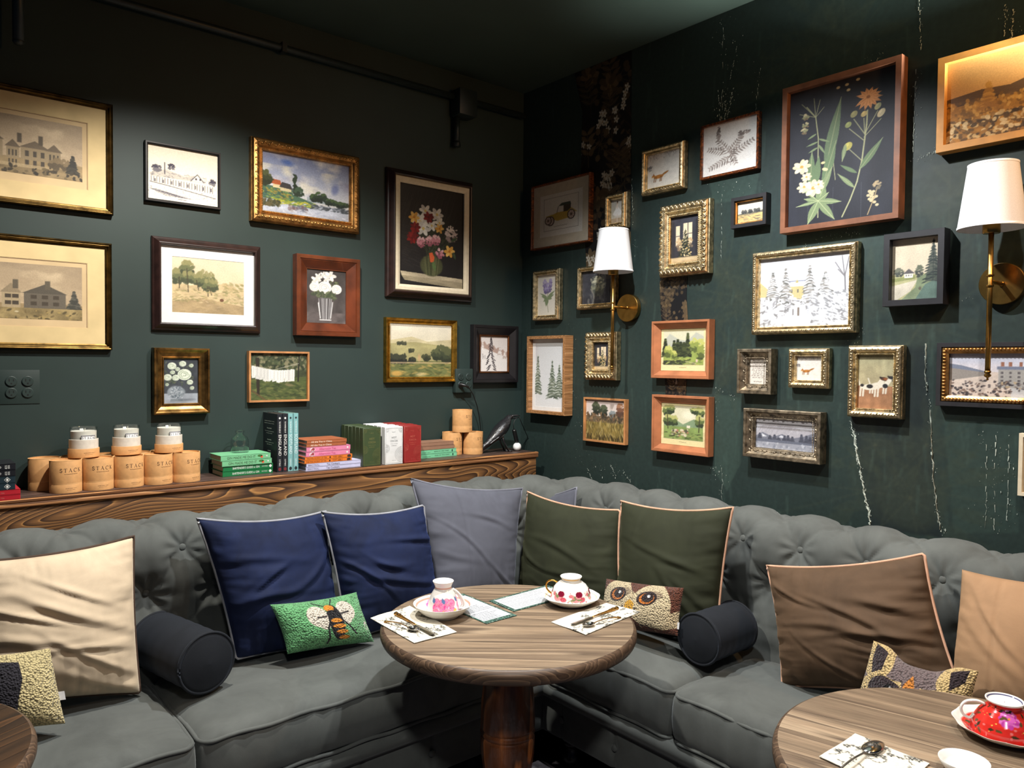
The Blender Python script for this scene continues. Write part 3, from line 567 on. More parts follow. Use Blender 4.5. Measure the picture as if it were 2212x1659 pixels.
def p_lilac(c):
    c.grad(0, 1, (222, 214, 200), (216, 208, 192)); 
    for x, y, rx, ry in ((.38, .24, .11, .13), (.66, .22, .08, .12), (.56, .32, .16, .12), (.46, .38, .14, .08)): c.crown(x, y, rx, ry, [(176, 164, 196), (142, 128, 168), (112, 100, 138)], 70, .035)
    c.line([(.52, .4), (.5, .7), (.56, .92)], .018, (122, 122, 92))
    for x1, y1, w in ((.2, .52, .07), (.84, .5, .07), (.3, .66, .06), (.44, .78, .09), (.74, .6, .07), (.12, .44, .04), (.9, .4, .05)): c.leaf(.5, .56, x1, y1, w, (122, 134, 100), (164, 172, 136))
def p_couple(c):
    c.grad(0, 1, (66, 66, 72), (58, 58, 64)).mottle(.25, 6, 6); c.crown(.52, .48, .2, .3, [(190, 186, 160), (132, 132, 110), (84, 86, 78)], 150, .05); c.dabs(50, (.3, .1, .8, .5), .05, [(150, 148, 130), (96, 98, 92)], .5); c.poly([(.8, .2), (.98, .22), (1, 1), (.76, 1)], (40, 40, 46)); c.ell(.86, .2, .08, .1, (56, 52, 52)); c.line([(.3, .55), (.4, .75), (.36, .98)], .05, (120, 116, 106)); c.dabs(60, (0, .7, 1, 1), .05, [(84, 84, 86), (110, 108, 104), (60, 60, 64)], .4, 1.4, .6)
def p_winterfirs(c):
    c.grad(0, 1, (206, 206, 206), (222, 222, 222)).cloud((196, 190, 190), 3, 3, .5, 3, 3, 0, .5, .7); g = [(100, 110, 92), (76, 88, 74), (130, 136, 118)]
    for x, y, hh, w in ((.1, .78, .6, .14), (.6, .84, .58, .2), (.84, .82, .5, .18)): c.fir(x, y, hh, w, g, 13, .035, (196, 200, 190))
    c.rect(0, .86, 1, 1, (224, 224, 224), .6); c.dabs(24, (.5, .8, 1, .86), .02, [(70, 76, 66), (120, 124, 112)], .5)
def p_lodge(c, v):
    c.rect(0, 0, 1, 1, (226, 212, 160)); y1 = .86
    c.rect(.06, .07, .94, y1, (212, 206, 176)); 
    if v == 0:
        c.poly([(.06, .3), (.2, .12), (.4, .26), (.6, .3), (.78, .1), (.94, .2), (.94, .5), (.06, .5)], (184, 184, 168)); c.rect(.06, .5, .94, y1, (146, 160, 84)).mottle(.15, 6, 6, 3, .5, .86)
        for x, hh in ((.1, .4), (.3, .34), (.38, .38), (.45, .32), (.6, .52), (.52, .3)): c.fir(x, .62, hh, .045, [(58, 66, 44), (82, 88, 56), (44, 50, 38)], 9, .04)
        for x, y, rx, ry in ((.17, .55, .09, .13), (.3, .62, .05, .08), (.75, .4, .1, .16), (.88, .5, .06, .24)): c.crown(x, y, rx, ry, [(190, 190, 106), (140, 150, 76), (88, 98, 56)], 60, .04)
        c.rect(.06, .76, .5, y1, (60, 66, 52)); c.dabs(60, (.08, .7, .92, .85), .035, [(58, 64, 46), (110, 124, 66), (170, 176, 96)], .4, 0, .8); c.line([(.56, .78), (.78, .82)], .012, (196, 184, 150)); c.line([(.56, .84), (.78, .84)], .012, (150, 136, 108)); c.ell(.8, .76, .02, .035, (216, 186, 170))
    else:
        c.poly([(.06, .45), (.3, .38), (.5, .5), (.74, .36), (.94, .48), (.94, .6), (.06, .6)], (130, 150, 116)); c.rect(.06, .56, .94, y1, (132, 152, 88)).mottle(.15, 6, 6, 5, .5, .86); c.ell(.62, .28, .14, .1, (232, 226, 200), 0, .8, 6)
        for x, y, rx, ry in ((.13, .2, .09, .12), (.22, .16, .08, .1), (.16, .42, .1, .12), (.3, .42, .08, .1), (.86, .2, .09, .11), (.76, .16, .08, .06), (.86, .42, .08, .14)): c.crown(x, y, rx, ry, [(178, 178, 112), (96, 110, 66), (56, 66, 48)], 70, .038)
        c.line([(.14, .3), (.16, .62)], .02, (66, 60, 44)); c.line([(.86, .3), (.85, .66)], .02, (66, 60, 44)); c.dabs(40, (.26, .62, .62, .76), .028, [(222, 206, 176), (176, 120, 96), (90, 86, 70), (210, 196, 170)], .9); c.dabs(50, (.08, .7, .92, .85), .035, [(96, 110, 64), (150, 160, 92), (70, 78, 50)], .4, 0, .7); c.rect(.58, .52, .66, .58, (224, 214, 190))
    for a, b in (((.06, .07), (.94, .07)), ((.06, y1), (.94, y1))): c.line([a, b], .006, (150, 146, 120))
    c.scrib(.42, .58, .92, .004, .008, (150, 130, 100))
def p_meadow(c):
    c.grad(0, .45, (206, 188, 182), (222, 212, 200)).mottle(.06, 3, 3); c.rect(0, .4, 1, .6, (96, 84, 66)).mottle(.3, 6, 8, 3, .38, .62)
    for x, y, rx, ry, cl in ((.26, .22, .09, .15, 0), (.45, .28, .09, .15, 0), (.86, .24, .09, .16, 1), (.68, .34, .06, .06, 2)): c.crown(x, y, rx, ry, [[(86, 92, 70), (60, 66, 52), (44, 48, 42)], [(160, 116, 88), (120, 84, 66), (90, 66, 54)], [(140, 146, 146), (112, 120, 122)]][cl], 60, .04)
    c.dabs(130, (0, .34, 1, .56), .035, [(120, 92, 66), (84, 70, 54), (60, 56, 46), (150, 120, 88)], .5, 1.5, .8); c.rect(0, .56, 1, 1, (126, 108, 58)).mottle(.2, 8, 14, 4, .54, 1)
    c.dabs(430, (0, .54, 1, 1), .05, [(176, 152, 92), (140, 118, 62), (96, 84, 46), (206, 184, 124), (70, 62, 38)], .13, 1.5, .7); c.dabs(90, (0, .88, 1, 1), .05, [(50, 44, 30), (70, 60, 38)], .2, 1.5, .7)
def p_snowpark(c):
    c.grad(0, 1, (222, 224, 230), (226, 226, 230)).mottle(.05, 10, 4); g = [(150, 146, 140), (116, 116, 112), (176, 172, 168)]; w = (236, 238, 242)
    c.rect(.3, .35, .55, .37, (140, 146, 168)); c.poly([(.33, .42), (.55, .42), (.55, .62), (.33, .62)], (204, 190, 140)); c.poly([(.31, .43), (.36, .36), (.54, .36), (.57, .43)], w); c.poly([(.41, .38), (.43, .33), (.45, .38)], (190, 176, 120))
    for x in (.36, .43, .5): c.rect(x, .47, x+.02, .52, (130, 124, 108))
    c.poly([(0, .34), (.14, .5), (.14, .56), (0, .56)], (206, 190, 140))
    for x, y, hh, ww in ((.15, .6, .42, .08), (.3, .66, .52, .09), (.57, .66, .54, .1), (.74, .55, .3, .08)): c.fir(x, y, hh, ww, g, 13, .022, w)
    c.line([(.94, .3), (.95, .56)], .014, (120, 116, 118)); [c.line([(.94, .34), (.94+dx, .34-dy)], .012, (130, 126, 128)) for dx, dy in ((-.1, .2), (-.03, .28), (.04, .26), (-.07, .1))]
    c.dabs(420, (0, .56, 1, 1), .026, [w, (200, 202, 208), (160, 158, 160), (236, 236, 240), (132, 130, 130), (226, 228, 234)], .4, None, .85); c.dabs(160, (.6, .5, 1, .95), .03, [w, (226, 228, 232), (150, 150, 152)], .35, .6, .85); c.poly([(.36, .72), (.52, .72), (.6, 1), (.28, 1)], (226, 228, 234), .85); c.line([(.45, .74), (.45, .84)], .024, (130, 118, 108)); c.line([(.39, .76), (.39, .83)], .02, (150, 146, 146))
def p_cottage(c):
    c.grad(0, .6, (214, 198, 172), (206, 192, 168)).mottle(.08, 4, 4); c.rect(0, .58, 1, 1, (176, 172, 128)); c.poly([(.0, .64), (.5, .6), (.5, .66), (0, .7)], (136, 140, 92)); c.poly([(0, .76), (.55, .68), (.4, .86), (.1, 1), (0, 1)], (206, 196, 176)); c.poly([(.55, .62), (1, .56), (1, 1), (.2, 1), (.5, .8)], (124, 136, 106)); c.poly([(.7, .76), (1, .66), (1, 1), (.5, 1)], (92, 112, 102)); c.mottle(.12, 8, 6, 5, .56, 1)
    c.rect(.27, .56, .45, .64, (228, 222, 208)); c.poly([(.24, .57), (.36, .49), (.49, .57)], (96, 92, 92)); [c.rect(x, .585, x+.02, .615, (110, 106, 104)) for x in (.3, .35, .4)]
    c.crown(.15, .54, .1, .07, [(110, 112, 96), (76, 80, 74)], 60, .03); c.crown(.58, .54, .08, .1, [(100, 104, 88), (66, 70, 66)], 70, .03); c.fir(.86, .7, .66, .2, [(58, 66, 62), (44, 52, 52), (78, 84, 76)], 15, .035); c.line([(.86, .04), (.86, .7)], .014, (52, 58, 56)); c.ell(.6, .82, .03, .05, (96, 92, 80))
def p_quote(c):
    c.grad(0, 1, (226, 216, 204), (222, 212, 200)); 
    for i in range(10):
        w = c.r.uniform(.28, .4); y = .09+i*.072; x = .5-w
        while x < .5+w: l = c.r.uniform(.08, .2); c.scrib(x, min(x+l, .5+w), y, .014, .012, (96, 88, 84)); x += l+.04
    c.scrib(.24, .34, .9, .014, .012, (96, 88, 84)); c.scrib(.38, .74, .9, .014, .012, (96, 88, 84))
def p_dogs(c):
    c.grad(0, .6, (164, 158, 124), (176, 164, 130)).mottle(.14, 6, 6); c.rect(0, .58, 1, 1, (160, 116, 84)).mottle(.2, 6, 6, 4, .56, 1); c.ell(.55, .72, .5, .04, (130, 88, 64), 0, .5, 6)
    kx, ky = c.s/c.w, c.s/c.h; L0, E0 = c.line, c.ell
    def dog(x, y, s, head, patch):
        w = (222, 214, 196); X = lambda d: x+d*s*kx*1.25
        Y = lambda d: y+d*s*ky*1.25
        for dx in (-.24, -.17, .12, .19): L0([(X(dx), Y(0)), (X(dx-.015), Y(.30))], .055*s, w)
        E0(x, y, .29*s, .125*s, w, -.08); L0([(X(-.26), Y(-.05)), (X(-.31), Y(-.24))], .04*s, w); L0([(X(.17), Y(.0)), (X(.27), Y(-.2))], .17*s, w)
        E0(X(.33), Y(-.27), .13*s, .075*s, head, .25); E0(X(.45), Y(-.23), .09*s, .05*s, w if patch else head, .25); E0(X(.25), Y(-.31), .055*s, .035*s, (50, 44, 42), .7); E0(X(.52), Y(-.22), .02*s, .02*s, (30, 28, 30))
        if patch: E0(X(-.02), Y(-.02), .10*s, .085*s, (50, 48, 48)); E0(X(-.21), Y(-.05), .06*s, .06*s, (54, 50, 50)); E0(X(.36), Y(-.27), .06*s, .05*s, (140, 84, 52))
        else: E0(X(.16), Y(.03), .09*s, .1*s, (46, 46, 48))
    dog(.6, .56, .8, (46, 46, 50), False); dog(.36, .6, .9, (90, 60, 46), True)
def p_boulevard(c):
    c.grad(0, .5, (196, 198, 214), (212, 206, 208)).mottle(.06, 4, 4); c.poly([(.3, .42), (.5, .45), (.5, 1), (0, 1), (0, .62)], (206, 192, 180)); c.mottle(.1, 8, 8, 3, .45, 1)
    c.poly([(0, .24), (.1, .28), (.3, .42), (.32, .5), (0, .64)], (146, 140, 134)); c.poly([(0, .24), (.1, .28), (.3, .42), (.3, .44), (0, .34)], (120, 128, 146))
    c.rect(.40, .36, .72, .78, (160, 158, 154)); c.rect(.39, .30, .72, .37, (116, 124, 144)); c.rect(.70, .34, 1, .8, (186, 168, 126)); c.poly([(.68, .35), (.72, .22), (1, .2), (1, .35)], (112, 118, 136)); c.ell(.94, .2, .12, .14, (100, 106, 122)); r = c.r
    for x in (.42, .48, .56, .62, .7, .78, .86): c.rect(x, .2, x+.025, .3, (150, 104, 84))
    for i in range(9):
        for j in range(4): c.rect(.42+.064*i, .42+.09*j, .44+.064*i, .47+.09*j, (96, 92, 94))
    c.dabs(110, (.02, .62, .5, 1), .024, [(62, 58, 62), (96, 88, 88), (120, 100, 90)], .8); c.dabs(90, (.4, .66, 1, .9), .03, [(90, 84, 84), (130, 118, 110), (66, 62, 66), (180, 160, 130)], .5); [c.line([(x, 1), (x+r.uniform(-.05, .05), .72)], .01, (56, 52, 54), .8) for x in [r.uniform(.6, 1) for _ in range(40)]]
def p_peaks(c):
    c.grad(0, 1, (196, 194, 200), (186, 186, 194)).mottle(.06, 5, 3); c.poly([(0, .5), (.08, .28), (.22, .12), (.36, .06), (.5, .14), (.64, .2), (.8, .34), (1, .28), (1, .7), (0, .7)], (176, 172, 178)); r = c.r
    for i in range(60): x = r.uniform(.05, .75); y = r.uniform(.1, .45); c.line([(x, y), (x-.03, y+.1)], .01, r.choice([(206, 204, 208), (150, 148, 156)]), .6)
    c.poly([(0, .6), (.12, .46), (.3, .6), (.46, .48), (.62, .6), (.8, .52), (1, .36), (1, .74), (0, .74)], (120, 122, 134)); c.poly([(.1, .5), (.2, .6), (.12, .62)], (214, 214, 220)); c.poly([(.44, .52), (.56, .62), (.4, .6)], (206, 206, 214))
    for x, hh in ((.07, .24), (.25, .18), (.33, .22), (.5, .2), (.56, .22), (.63, .18), (.78, .3), (.86, .26), (.92, .24), (.97, .26), (.4, .12)): c.fir(x, .72, hh, .028, [(86, 88, 100), (70, 72, 84)], 7, .035)
    c.poly([(0, .68), (1, .72), (1, .8), (0, .78)], (104, 108, 122)); c.rect(0, .78, 1, 1, (156, 158, 168)); c.mottle(.12, 10, 3, 4, .78, 1); c.dabs(50, (0, .8, 1, 1), .04, [(196, 198, 206), (130, 134, 146)], .6, 1.57, .6)
def p_wallpaper(c):
    r = c.r; a = c.h/c.w; k = max(3, int(17*a)); S = c.s
    for i in range(k):
        x, y = r.random(), (i+r.random())/k; u = .9/a
        t = r.randrange(5); br = r.choice([(84, 68, 50), (98, 82, 60), (62, 52, 42), (78, 64, 46)])
        if t == 0:
            c.line([(x, y), (x+.04, y+.5*u)], .012, br)
            for q in range(4):
                for sg in (-1, 1): c.leaf(x+.01*q, y+.1*u*q, x+.01*q+sg*.17, y+.1*u*q-.1*u, .035, br, (120, 100, 74))
        elif t == 1:
            for q in range(6): ax = r.uniform(-.16, .16); ay = r.uniform(-.16, .16)*u; c.line([(x, y+.3*u), (x+ax, y+ay)], .008, br); c.flower(x+ax, y+ay, .05, (214, 210, 198), (150, 120, 80), 5, (190, 182, 164))
        elif t == 2:
            for q in range(7): an = q*.9; c.line([(x, y), (x+.2*math.cos(an), y+.2*u*math.sin(an))], .008, br); c.ell(x+.2*math.cos(an), y+.2*u*math.sin(an), .05, .045, br)
        elif t == 3: c.flower(x, y, .16, br, (120, 98, 66), 8, (104, 86, 62)); c.line([(x, y), (x-.05, y+.45*u)], .012, br)
        else:
            p = [(x+.12*math.sin(j*.8), y+.08*u*j) for j in range(8)]; c.line(p, .01, br)
            for j in range(8): c.ell(p[j][0]+.06*(1 if j % 2 else -1), p[j][1], .045, .022, br, .6*(1 if j % 2 else -1))
# ------------------------------------------------------------------ the room
GREEN = (38, 52, 49)
m_paint = plain('dark_green_paint', GREEN, 0.55, 0, 0.07, 3.0, 0.02, 0.4)
def struct(o): o['kind'] = 'structure'; return o
XL, YN = -3.6, -3.7
struct(mk('wall_left', [(XL, 0, 0), (0.1, 0, 0), (0.1, 0, 2.93), (XL, 0, 2.93), (XL, .12, 0), (.1, .12, 0), (.1, .12, 2.93), (XL, .12, 2.93)],
          [(0, 1, 2, 3), (5, 4, 7, 6), (3, 2, 6, 7), (1, 0, 4, 5)], m_paint))
m_ceil = plain('ceiling_paint', (52, 66, 60), .6, 0, .05, 3)
struct(mk('ceiling', [(XL, YN, 2.93), (0.12, YN, 2.93), (0.12, 0.12, 2.93), (XL, 0.12, 2.93), (XL, YN, 3.03), (.12, YN, 3.03), (.12, .12, 3.03), (XL, .12, 3.03)],
          [(3, 2, 1, 0), (4, 5, 6, 7)], m_ceil))
m_floor = wood('dark_floor_boards', (30, 24, 21), (58, 46, 38), 'x', 7, 1.2, 9, 0.45)
fl = struct(mk('floor', [(XL, YN, -.03), (0.1, YN, -.03), (0.1, 0.1, -.03), (XL, 0.1, -.03)], [(0, 1, 2, 3)], plain('floor_gap', (12, 10, 9))))
pb = MB(); pb.rbox((0, 0, 0), (3.7, .137, .03), .003, 1); proto = None
for i in range(27):
    if proto is None: proto = autosmooth(pb.obj('floor_board', m_floor, fl)); b_ = proto
    else: b_ = proto.copy(); COL.objects.link(b_)
    b_.location = (XL/2+.05, .03-.14*i, -.0155)
# right wall: painted-over paper with scars, its colours worked out on a fine grid
YW, Z0, Z1 = 2.75, 0.55, 2.93
nu, nv = 470, 400
wc = Cv(nu, nv, GREEN, 11)
def wq(px, py):
    p = on('x', 0, px, py); return (-p[1]/YW, (Z1-p[2])/(Z1-Z0))
def wl(pts): return [wq(*p) for p in pts]
wc.mottle(.10, 5, 5, 3)
for pts, colr, al in (([(1880, 1140), (1868, 1060), (1852, 960), (1838, 905), (1860, 760), (2000, 745), (2008, 900), (2018, 1040), (2034, 1160)], (27, 36, 37), .8),
                      ([(1660, 0), (1880, 0), (1880, 90), (1690, 190), (1690, 500), (1660, 560), (1655, 400)], (38, 52, 51), .5),
                      ([(1960, 350), (2050, 320), (2080, 480), (2060, 700), (1970, 760), (1960, 480)], (36, 48, 46), .5),
                      ([(1550, 610), (1625, 600), (1625, 760), (1590, 900), (1545, 830), (1542, 640)], (38, 52, 49), .5),
                      ([(1545, 850), (1600, 860), (1600, 1000), (1570, 1060), (1540, 1010)], (60, 78, 70), .6),
                      ([(1700, 725), (1820, 725), (1800, 870), (1700, 860)], (56, 74, 67), .5),
                      ([(2035, 880), (2200, 890), (2200, 1150), (2060, 1150)], (52, 70, 63), .5),
                      ([(1850, 480), (1960, 490), (1930, 700), (1860, 560)], (58, 76, 69), .5),
                      ([(1530, 380), (1640, 375), (1630, 430), (1540, 440)], (60, 80, 72), .5)): wc.poly(wl(pts), colr, al)
fo = (58, 66, 52)
for px, py, r in ((1935, 1045, .07), (1965, 1075, .05), (1640, 650, .045), (1590, 640, .04), (1570, 590, .03), (2070, 420, .055), (2100, 450, .045), (1740, 130, .03), (1800, 60, .05), (1830, 110, .04), (1665, 200, .035), (1600, 780, .03), (1990, 700, .04), (1870, 650, .035), (1560, 800, .03), (2050, 560, .04), (1890, 960, .025), (2000, 960, .03)):
    u, v = wq(px, py); wc.ell(u, v, r, r*.85, fo, .4, .22, 3); wc.ell(u, v, r*.8, r*.65, (44, 54, 48), .4, .4, 2)
    for k in range(7):
        a = k*.9+px; wc.leaf(u+.9*r*math.cos(a), v+r*math.sin(a), u+2.0*r*math.cos(a), v+2.3*r*math.sin(a), r*.18, fo, None, .25)
        wc.line([(u, v), (u+2.4*r*math.cos(a+.3), v+2.8*r*math.sin(a+.3))], .003, (74, 78, 60), .16)
for i in range(260):
    px, py = wc.r.uniform(1150, 2200), wc.r.uniform(60, 1140); u, v = wq(px, py); wc.line([(u, v), (u+wc.r.uniform(-.004, .004), v+wc.r.uniform(.01, .05))], .0035, (66, 86, 78), wc.r.uniform(.1, .4))
yy = -np.linspace(0, 1, nu)*YW; zz = Z1-np.linspace(0, 1, nv)*(Z1-Z0)
relief = (vnoise(nv, nu, 30, 34, 5, 3)-.5)*.0012
V = np.stack([relief, np.repeat(yy[None], nv, 0), np.repeat(zz[:, None], nu, 1)], -1).reshape(-1, 3)
k = len(V); ext = np.array([(0, 0, Z0), (0, -YW, Z0), (0, -YW, 0), (0, 0, 0), (0, -YW, Z1), (0, YN, Z1), (0, YN, 0), (0.1, .1, 0), (.1, .1, Z1), (.1, YN, 0), (.1, YN, Z1), (0, 0, Z1)])
Fq = np.vstack([gridf(nv, nu, False, 0, True), np.array([[0, 1, 2, 3], [4, 5, 6, 2], [3, 7, 8, 11], [7, 9, 10, 8]])+k])
wall_right = struct(mk('wall_right', np.vstack([V, ext]), Fq, printed('scarred_wall_paint', 0.5, 0.05, 60, 0.05, 0.4), None, False,
                       np.vstack([wc.a.reshape(-1, 3), np.ones((len(ext), 3))*np.array(GREEN)/255])))
# torn paper edges and plaster chips left on the wall
rc = random.Random(5); cv_, cf_ = [], []
def chip(px, py, s):
    p = on('x', 0, px, py); n = rc.randint(4, 6); k = len(cv_); a0 = rc.uniform(0, 6)
    for i in range(n):
        a = a0+6.283*i/n; r = s*rc.uniform(.25, 1.3); cv_.append((-.0012-rc.uniform(0, .0018), p[1]+r*math.cos(a)*.42, p[2]+r*math.sin(a)*1.25))
    cf_.append(tuple(range(k, k+n)))
def chips(path, n, jit, s0, s1):
    for _ in range(int(n*.75)):
        i = rc.randrange(len(path)-1); t = rc.random(); a, b = path[i], path[i+1]
        chip(a[0]+(b[0]-a[0])*t+rc.gauss(0, jit), a[1]+(b[1]-a[1])*t+rc.gauss(0, jit), (s0+(s1-s0)*rc.random()**2.2)*.8*(2.2 if rc.random() < .08 else 1))
tear1 = [(1846, 930), (1852, 980), (1858, 1010), (1866, 1050), (1872, 1080), (1878, 1110), (1881, 1137)]
tear2 = [(2001, 742), (1999, 800), (2004, 850), (2010, 885), (2013, 960), (2018, 1040), (2024, 1100), (2034, 1150)]
chips(tear1, 150, 2.2, .0015, .005); chips([(1830, 905), (1846, 930), (1858, 1010)], 40, 6, .001, .003)
chips(tear2, 120, 2.5, .0012, .004); chips([(2030, 1120), (2036, 1150)], 26, 5, .001, .003)
for path, n, j, a, b in (([(1562, 60), (1570, 260)], 70, 14, .001, .0042), ([(1545, 45), (1585, 40)], 18, 5, .001, .003), ([(1562, 200), (1560, 268)], 60, 9, .001, .0045), ([(1605, 60), (1590, 170)], 14, 4, .001, .003), ([(1640, 130), (1630, 260)], 22, 7, .001, .003),
                         ([(1535, 390), (1640, 410)], 44, 12, .001, .003), ([(1480, 440), (1420, 440)], 10, 5, .001, .002), ([(1895, 80), (1905, 120), (1870, 130)], 26, 5, .001, .004), ([(1990, 0), (1988, 100)], 36, 3, .001, .0035), ([(1980, 150), (1975, 330)], 50, 6, .001, .0035),
                         ([(1955, 352), (2000, 338), (2030, 322)], 60, 5, .001, .004), ([(1720, 545), (1790, 510), (1860, 505)], 60, 5, .001, .0035), ([(1545, 846), (1570, 846), (1590, 866)], 46, 3, .001, .0035), ([(1545, 860), (1550, 930)], 26, 4, .001, .003), ([(1545, 1000), (1565, 1050)], 46, 9, .001, .0035), ([(1555, 1050), (1560, 1160)], 16, 4, .001, .002),
                         ([(1270, 1010), (1320, 1010), (1365, 1035)], 70, 9, .001, .0038), ([(1240, 800), (1262, 1000)], 46, 10, .001, .003), ([(1235, 700), (1245, 760)], 14, 5, .001, .002), ([(1372, 560), (1365, 400)], 30, 3, .001, .003), ([(1825, 745), (1870, 735)], 14, 4, .001, .003), ([(1858, 730), (1868, 700)], 12, 3, .001, .003),
                         ([(2150, 940), (2140, 1140)], 90, 16, .0008, .0026), ([(2190, 940), (2180, 1140)], 60, 10, .0008, .0026), ([(2125, 930), (2120, 960)], 12, 4, .001, .003), ([(2070, 645), (2160, 630)], 26, 6, .001, .0026), ([(1250, 980), (1300, 880)], 20, 12, .001, .002), ([(1490, 870), (1492, 960)], 10, 3, .001, .002), ([(2170, 20), (2200, 90)], 60, 12, .001, .004), ([(1367, 100), (1363, 360)], 22, 1.5, .0008, .002)): chips(path, n, j, a, b)
def sliver(x0, y0, x1, y1, w, n=14):
    for i in range(n):
        if rc.random() < .25: continue
        t0, t1 = i/n, (i+rc.uniform(.7, 1.1))/n; a = on('x', 0, x0+(x1-x0)*t0+rc.gauss(0, 1), y0+(y1-y0)*t0); b = on('x', 0, x0+(x1-x0)*t1+rc.gauss(0, 1), y0+(y1-y0)*t1); q = w*rc.uniform(.3, 1.2); k = len(cv_)
        cv_.extend([(-.0016, a[1]-q, a[2]), (-.0022, a[1]+q, a[2]), (-.0016, b[1]+q*.5, b[2]), (-.0022, b[1]-q*.5, b[2])]); cf_.append((k, k+1, k+2, k+3))
for s_ in ((1562, 60, 1560, 268, .0007), (1592, 100, 1578, 172, .001), (1585, 190, 1572, 255, .0022), (1552, 190, 1556, 262, .002), (1568, 215, 1566, 266, .003), (1645, 130, 1632, 250, .0012), (1986, 0, 1990, 110, .0014), (1979, 150, 1972, 330, .0014), (2131, 960, 2130, 1140, .0008), (2152, 940, 2148, 1150, .0016), (2180, 960, 2176, 1140, .0014), (2190, 20, 2186, 90, .0025), (2172, 10, 2170, 80, .0018), (1270, 1012, 1285, 1050, .0015), (1320, 1005, 1332, 1030, .0018), (1345, 1015, 1366, 1045, .0018), (1838, 910, 1852, 990, .0022), (1560, 420, 1558, 560, .0005), (1560, 1010, 1562, 1180, .0006), (1365, 380, 1367, 470, .0014)): sliver(*s_)
ch = mk('paint_chips', cv_, cf_, plain('torn_paper_white', (176, 184, 172), 0.8, 0, .18, 90), wall_right); ch['kind'] = 'stuff'
# torn edges as curling strips of paper
def tear(path, wd):
    P = []; 
    for i in range(len(path)-1):
        for t in np.linspace(0, 1, 9)[:-1]: P.append(on('x', 0, path[i][0]+(path[i+1][0]-path[i][0])*t+rc.gauss(0, 1.1), path[i][1]+(path[i+1][1]-path[i][1])*t))
    V, Fc = [], []
    for i, p in enumerate(P):
        w = wd*rc.uniform(.25, 1.2); V += [(-.0015, p[1]+w, p[2]), (-.003-rc.uniform(0, .003), p[1]+w*.3, p[2]), (-.0015, p[1]-w*.3, p[2])]
        if i: k = 3*i; Fc += [(k-3, k-2, k+1, k), (k-2, k-1, k+2, k+1)]
    return mk('torn_edge', V, Fc, plain('torn_paper_white', (176, 184, 172)), wall_right)
tear(tear1, .0055); tear(tear2[:3], .0035); tear(tear2[3:], .003)
# strips of the old floral wallpaper left uncovered
m_paper = printed('floral_wallpaper', 0.6, 0.05, 300, 0.03)
def strip(left, right, seed, nuu, nvv):
    c = Cv(nuu, nvv, (20, 21, 24), seed); p_wallpaper(c); c.a *= .86
    L = np.array([on('x', 0, *p) for p in left]); R = np.array([on('x', 0, *p) for p in right])
    ztop = min(Z1-.002, max(L[:, 2].max(), R[:, 2].max())); zbot = min(L[:, 2].min(), R[:, 2].min())
    z = np.linspace(ztop, zbot, nvv)
    yl = np.interp(-z, -L[:, 2], L[:, 1])+np.random.RandomState(seed).randn(nvv)*.0012; yr = np.interp(-z, -R[:, 2], R[:, 1])
    s = np.linspace(0, 1, nuu)[None]; Y = yl[:, None]*(1-s)+yr[:, None]*s
    V = np.stack([np.full_like(Y, -.0022), Y, np.repeat(z[:, None], nuu, 1)], -1).reshape(-1, 3)
    return mk('wallpaper_strip', V, gridf(nvv, nuu, False, 0, True), m_paper, wall_right, False, c.a.reshape(-1, 3))
strip([(1238, 95), (1240, 150), (1258, 240), (1256, 370), (1262, 470), (1268, 590)], [(1365, 90), (1364, 300), (1363, 590)], 3, 150, 430)
strip([(1426, 560), (1426, 640), (1430, 700)], [(1486, 560), (1484, 640), (1487, 700)], 12, 80, 140)
strip([(1436, 800), (1440, 870)], [(1484, 800), (1482, 870)], 6, 70, 80)
# conduit with junction box under the ceiling, and a capped pipe
cd_ = thing('electrical_conduit', 'dark painted conduit run with junction box high on the left wall', 'conduit', (-.42, -.02, 2.8))
m_dk = plain('dark_painted_metal', (30, 40, 40), 0.45, 0, .1, 20)
MB().tube([(-3.1, -.012, .0), (.4, -.012, .0)], .0145, 10).obj('pipe', m_dk, cd_, True)
autosmooth(MB().rbox((0, -.03, -.03), (.105, .075, .125), .006).obj('junction_box', m_dk, cd_)); MB().tube([(-.03, -.012, -.09), (-.03, -.012, -.22)], .0145, 10).obj('drop_pipe', m_dk, cd_, True)
MB().lathe([(0, 0), (.019, 0), (.019, .02), (.0145, .024)], 12, (-.03, -.012, -.235)).obj('end_fitting', m_dk, cd_, True)
for x in (-.9, -1.7, -2.5): MB().box((x, -.013, 0), (.02, .034, .04)).obj('strap', m_dk, cd_)
cp = thing('capped_pipe', 'short dark vertical pipe hanging in the upper left corner of the picture', 'pipe', on('y', -.09, 40, 90))
MB().tube([(0, 0, 0), (0, 0, .354)], .017, 12).obj('pipe', m_dk, cp, True); MB().ball((0, 0, 0), (.018, .018, .012), 12, 6).obj('cap', m_dk, cp, True)
# painted-over outlets
def outlet(name, label, loc, cols, rows, pw, ph, depth, skip=()):
    t = thing(name, label, 'outlet', loc, (math.pi/2, 0, 0)); autosmooth(MB().rbox((0, 0, depth/2), (pw, ph, depth), .004).obj('cover_plate', m_paint, t))
    for i in range(cols):
        for j in range(rows):
            x = (i-(cols-1)/2)*.047; y = (j-(rows-1)/2)*.039
            r = MB().lathe([(.0, 0), (.0172, 0), (.0172, .003), (.0155, .0042), (0, .0042)], 20, (x, y, depth)).obj('receptacle', plain('painted_plate', (36, 50, 47)), t)
            q = MB(); q.box((x-.006, y+.004, depth+.0044), (.0024, .008, .0008)); q.box((x+.006, y+.004, depth+.0044), (.0024, .0065, .0008)); q.lathe([(0, 0), (.0026, 0), (.0026, .0005), (0, .0005)], 8, (x, y-.007, depth+.0042)); q.obj('slots', plain('slot_black', (6, 6, 7), .6), r)
    return t
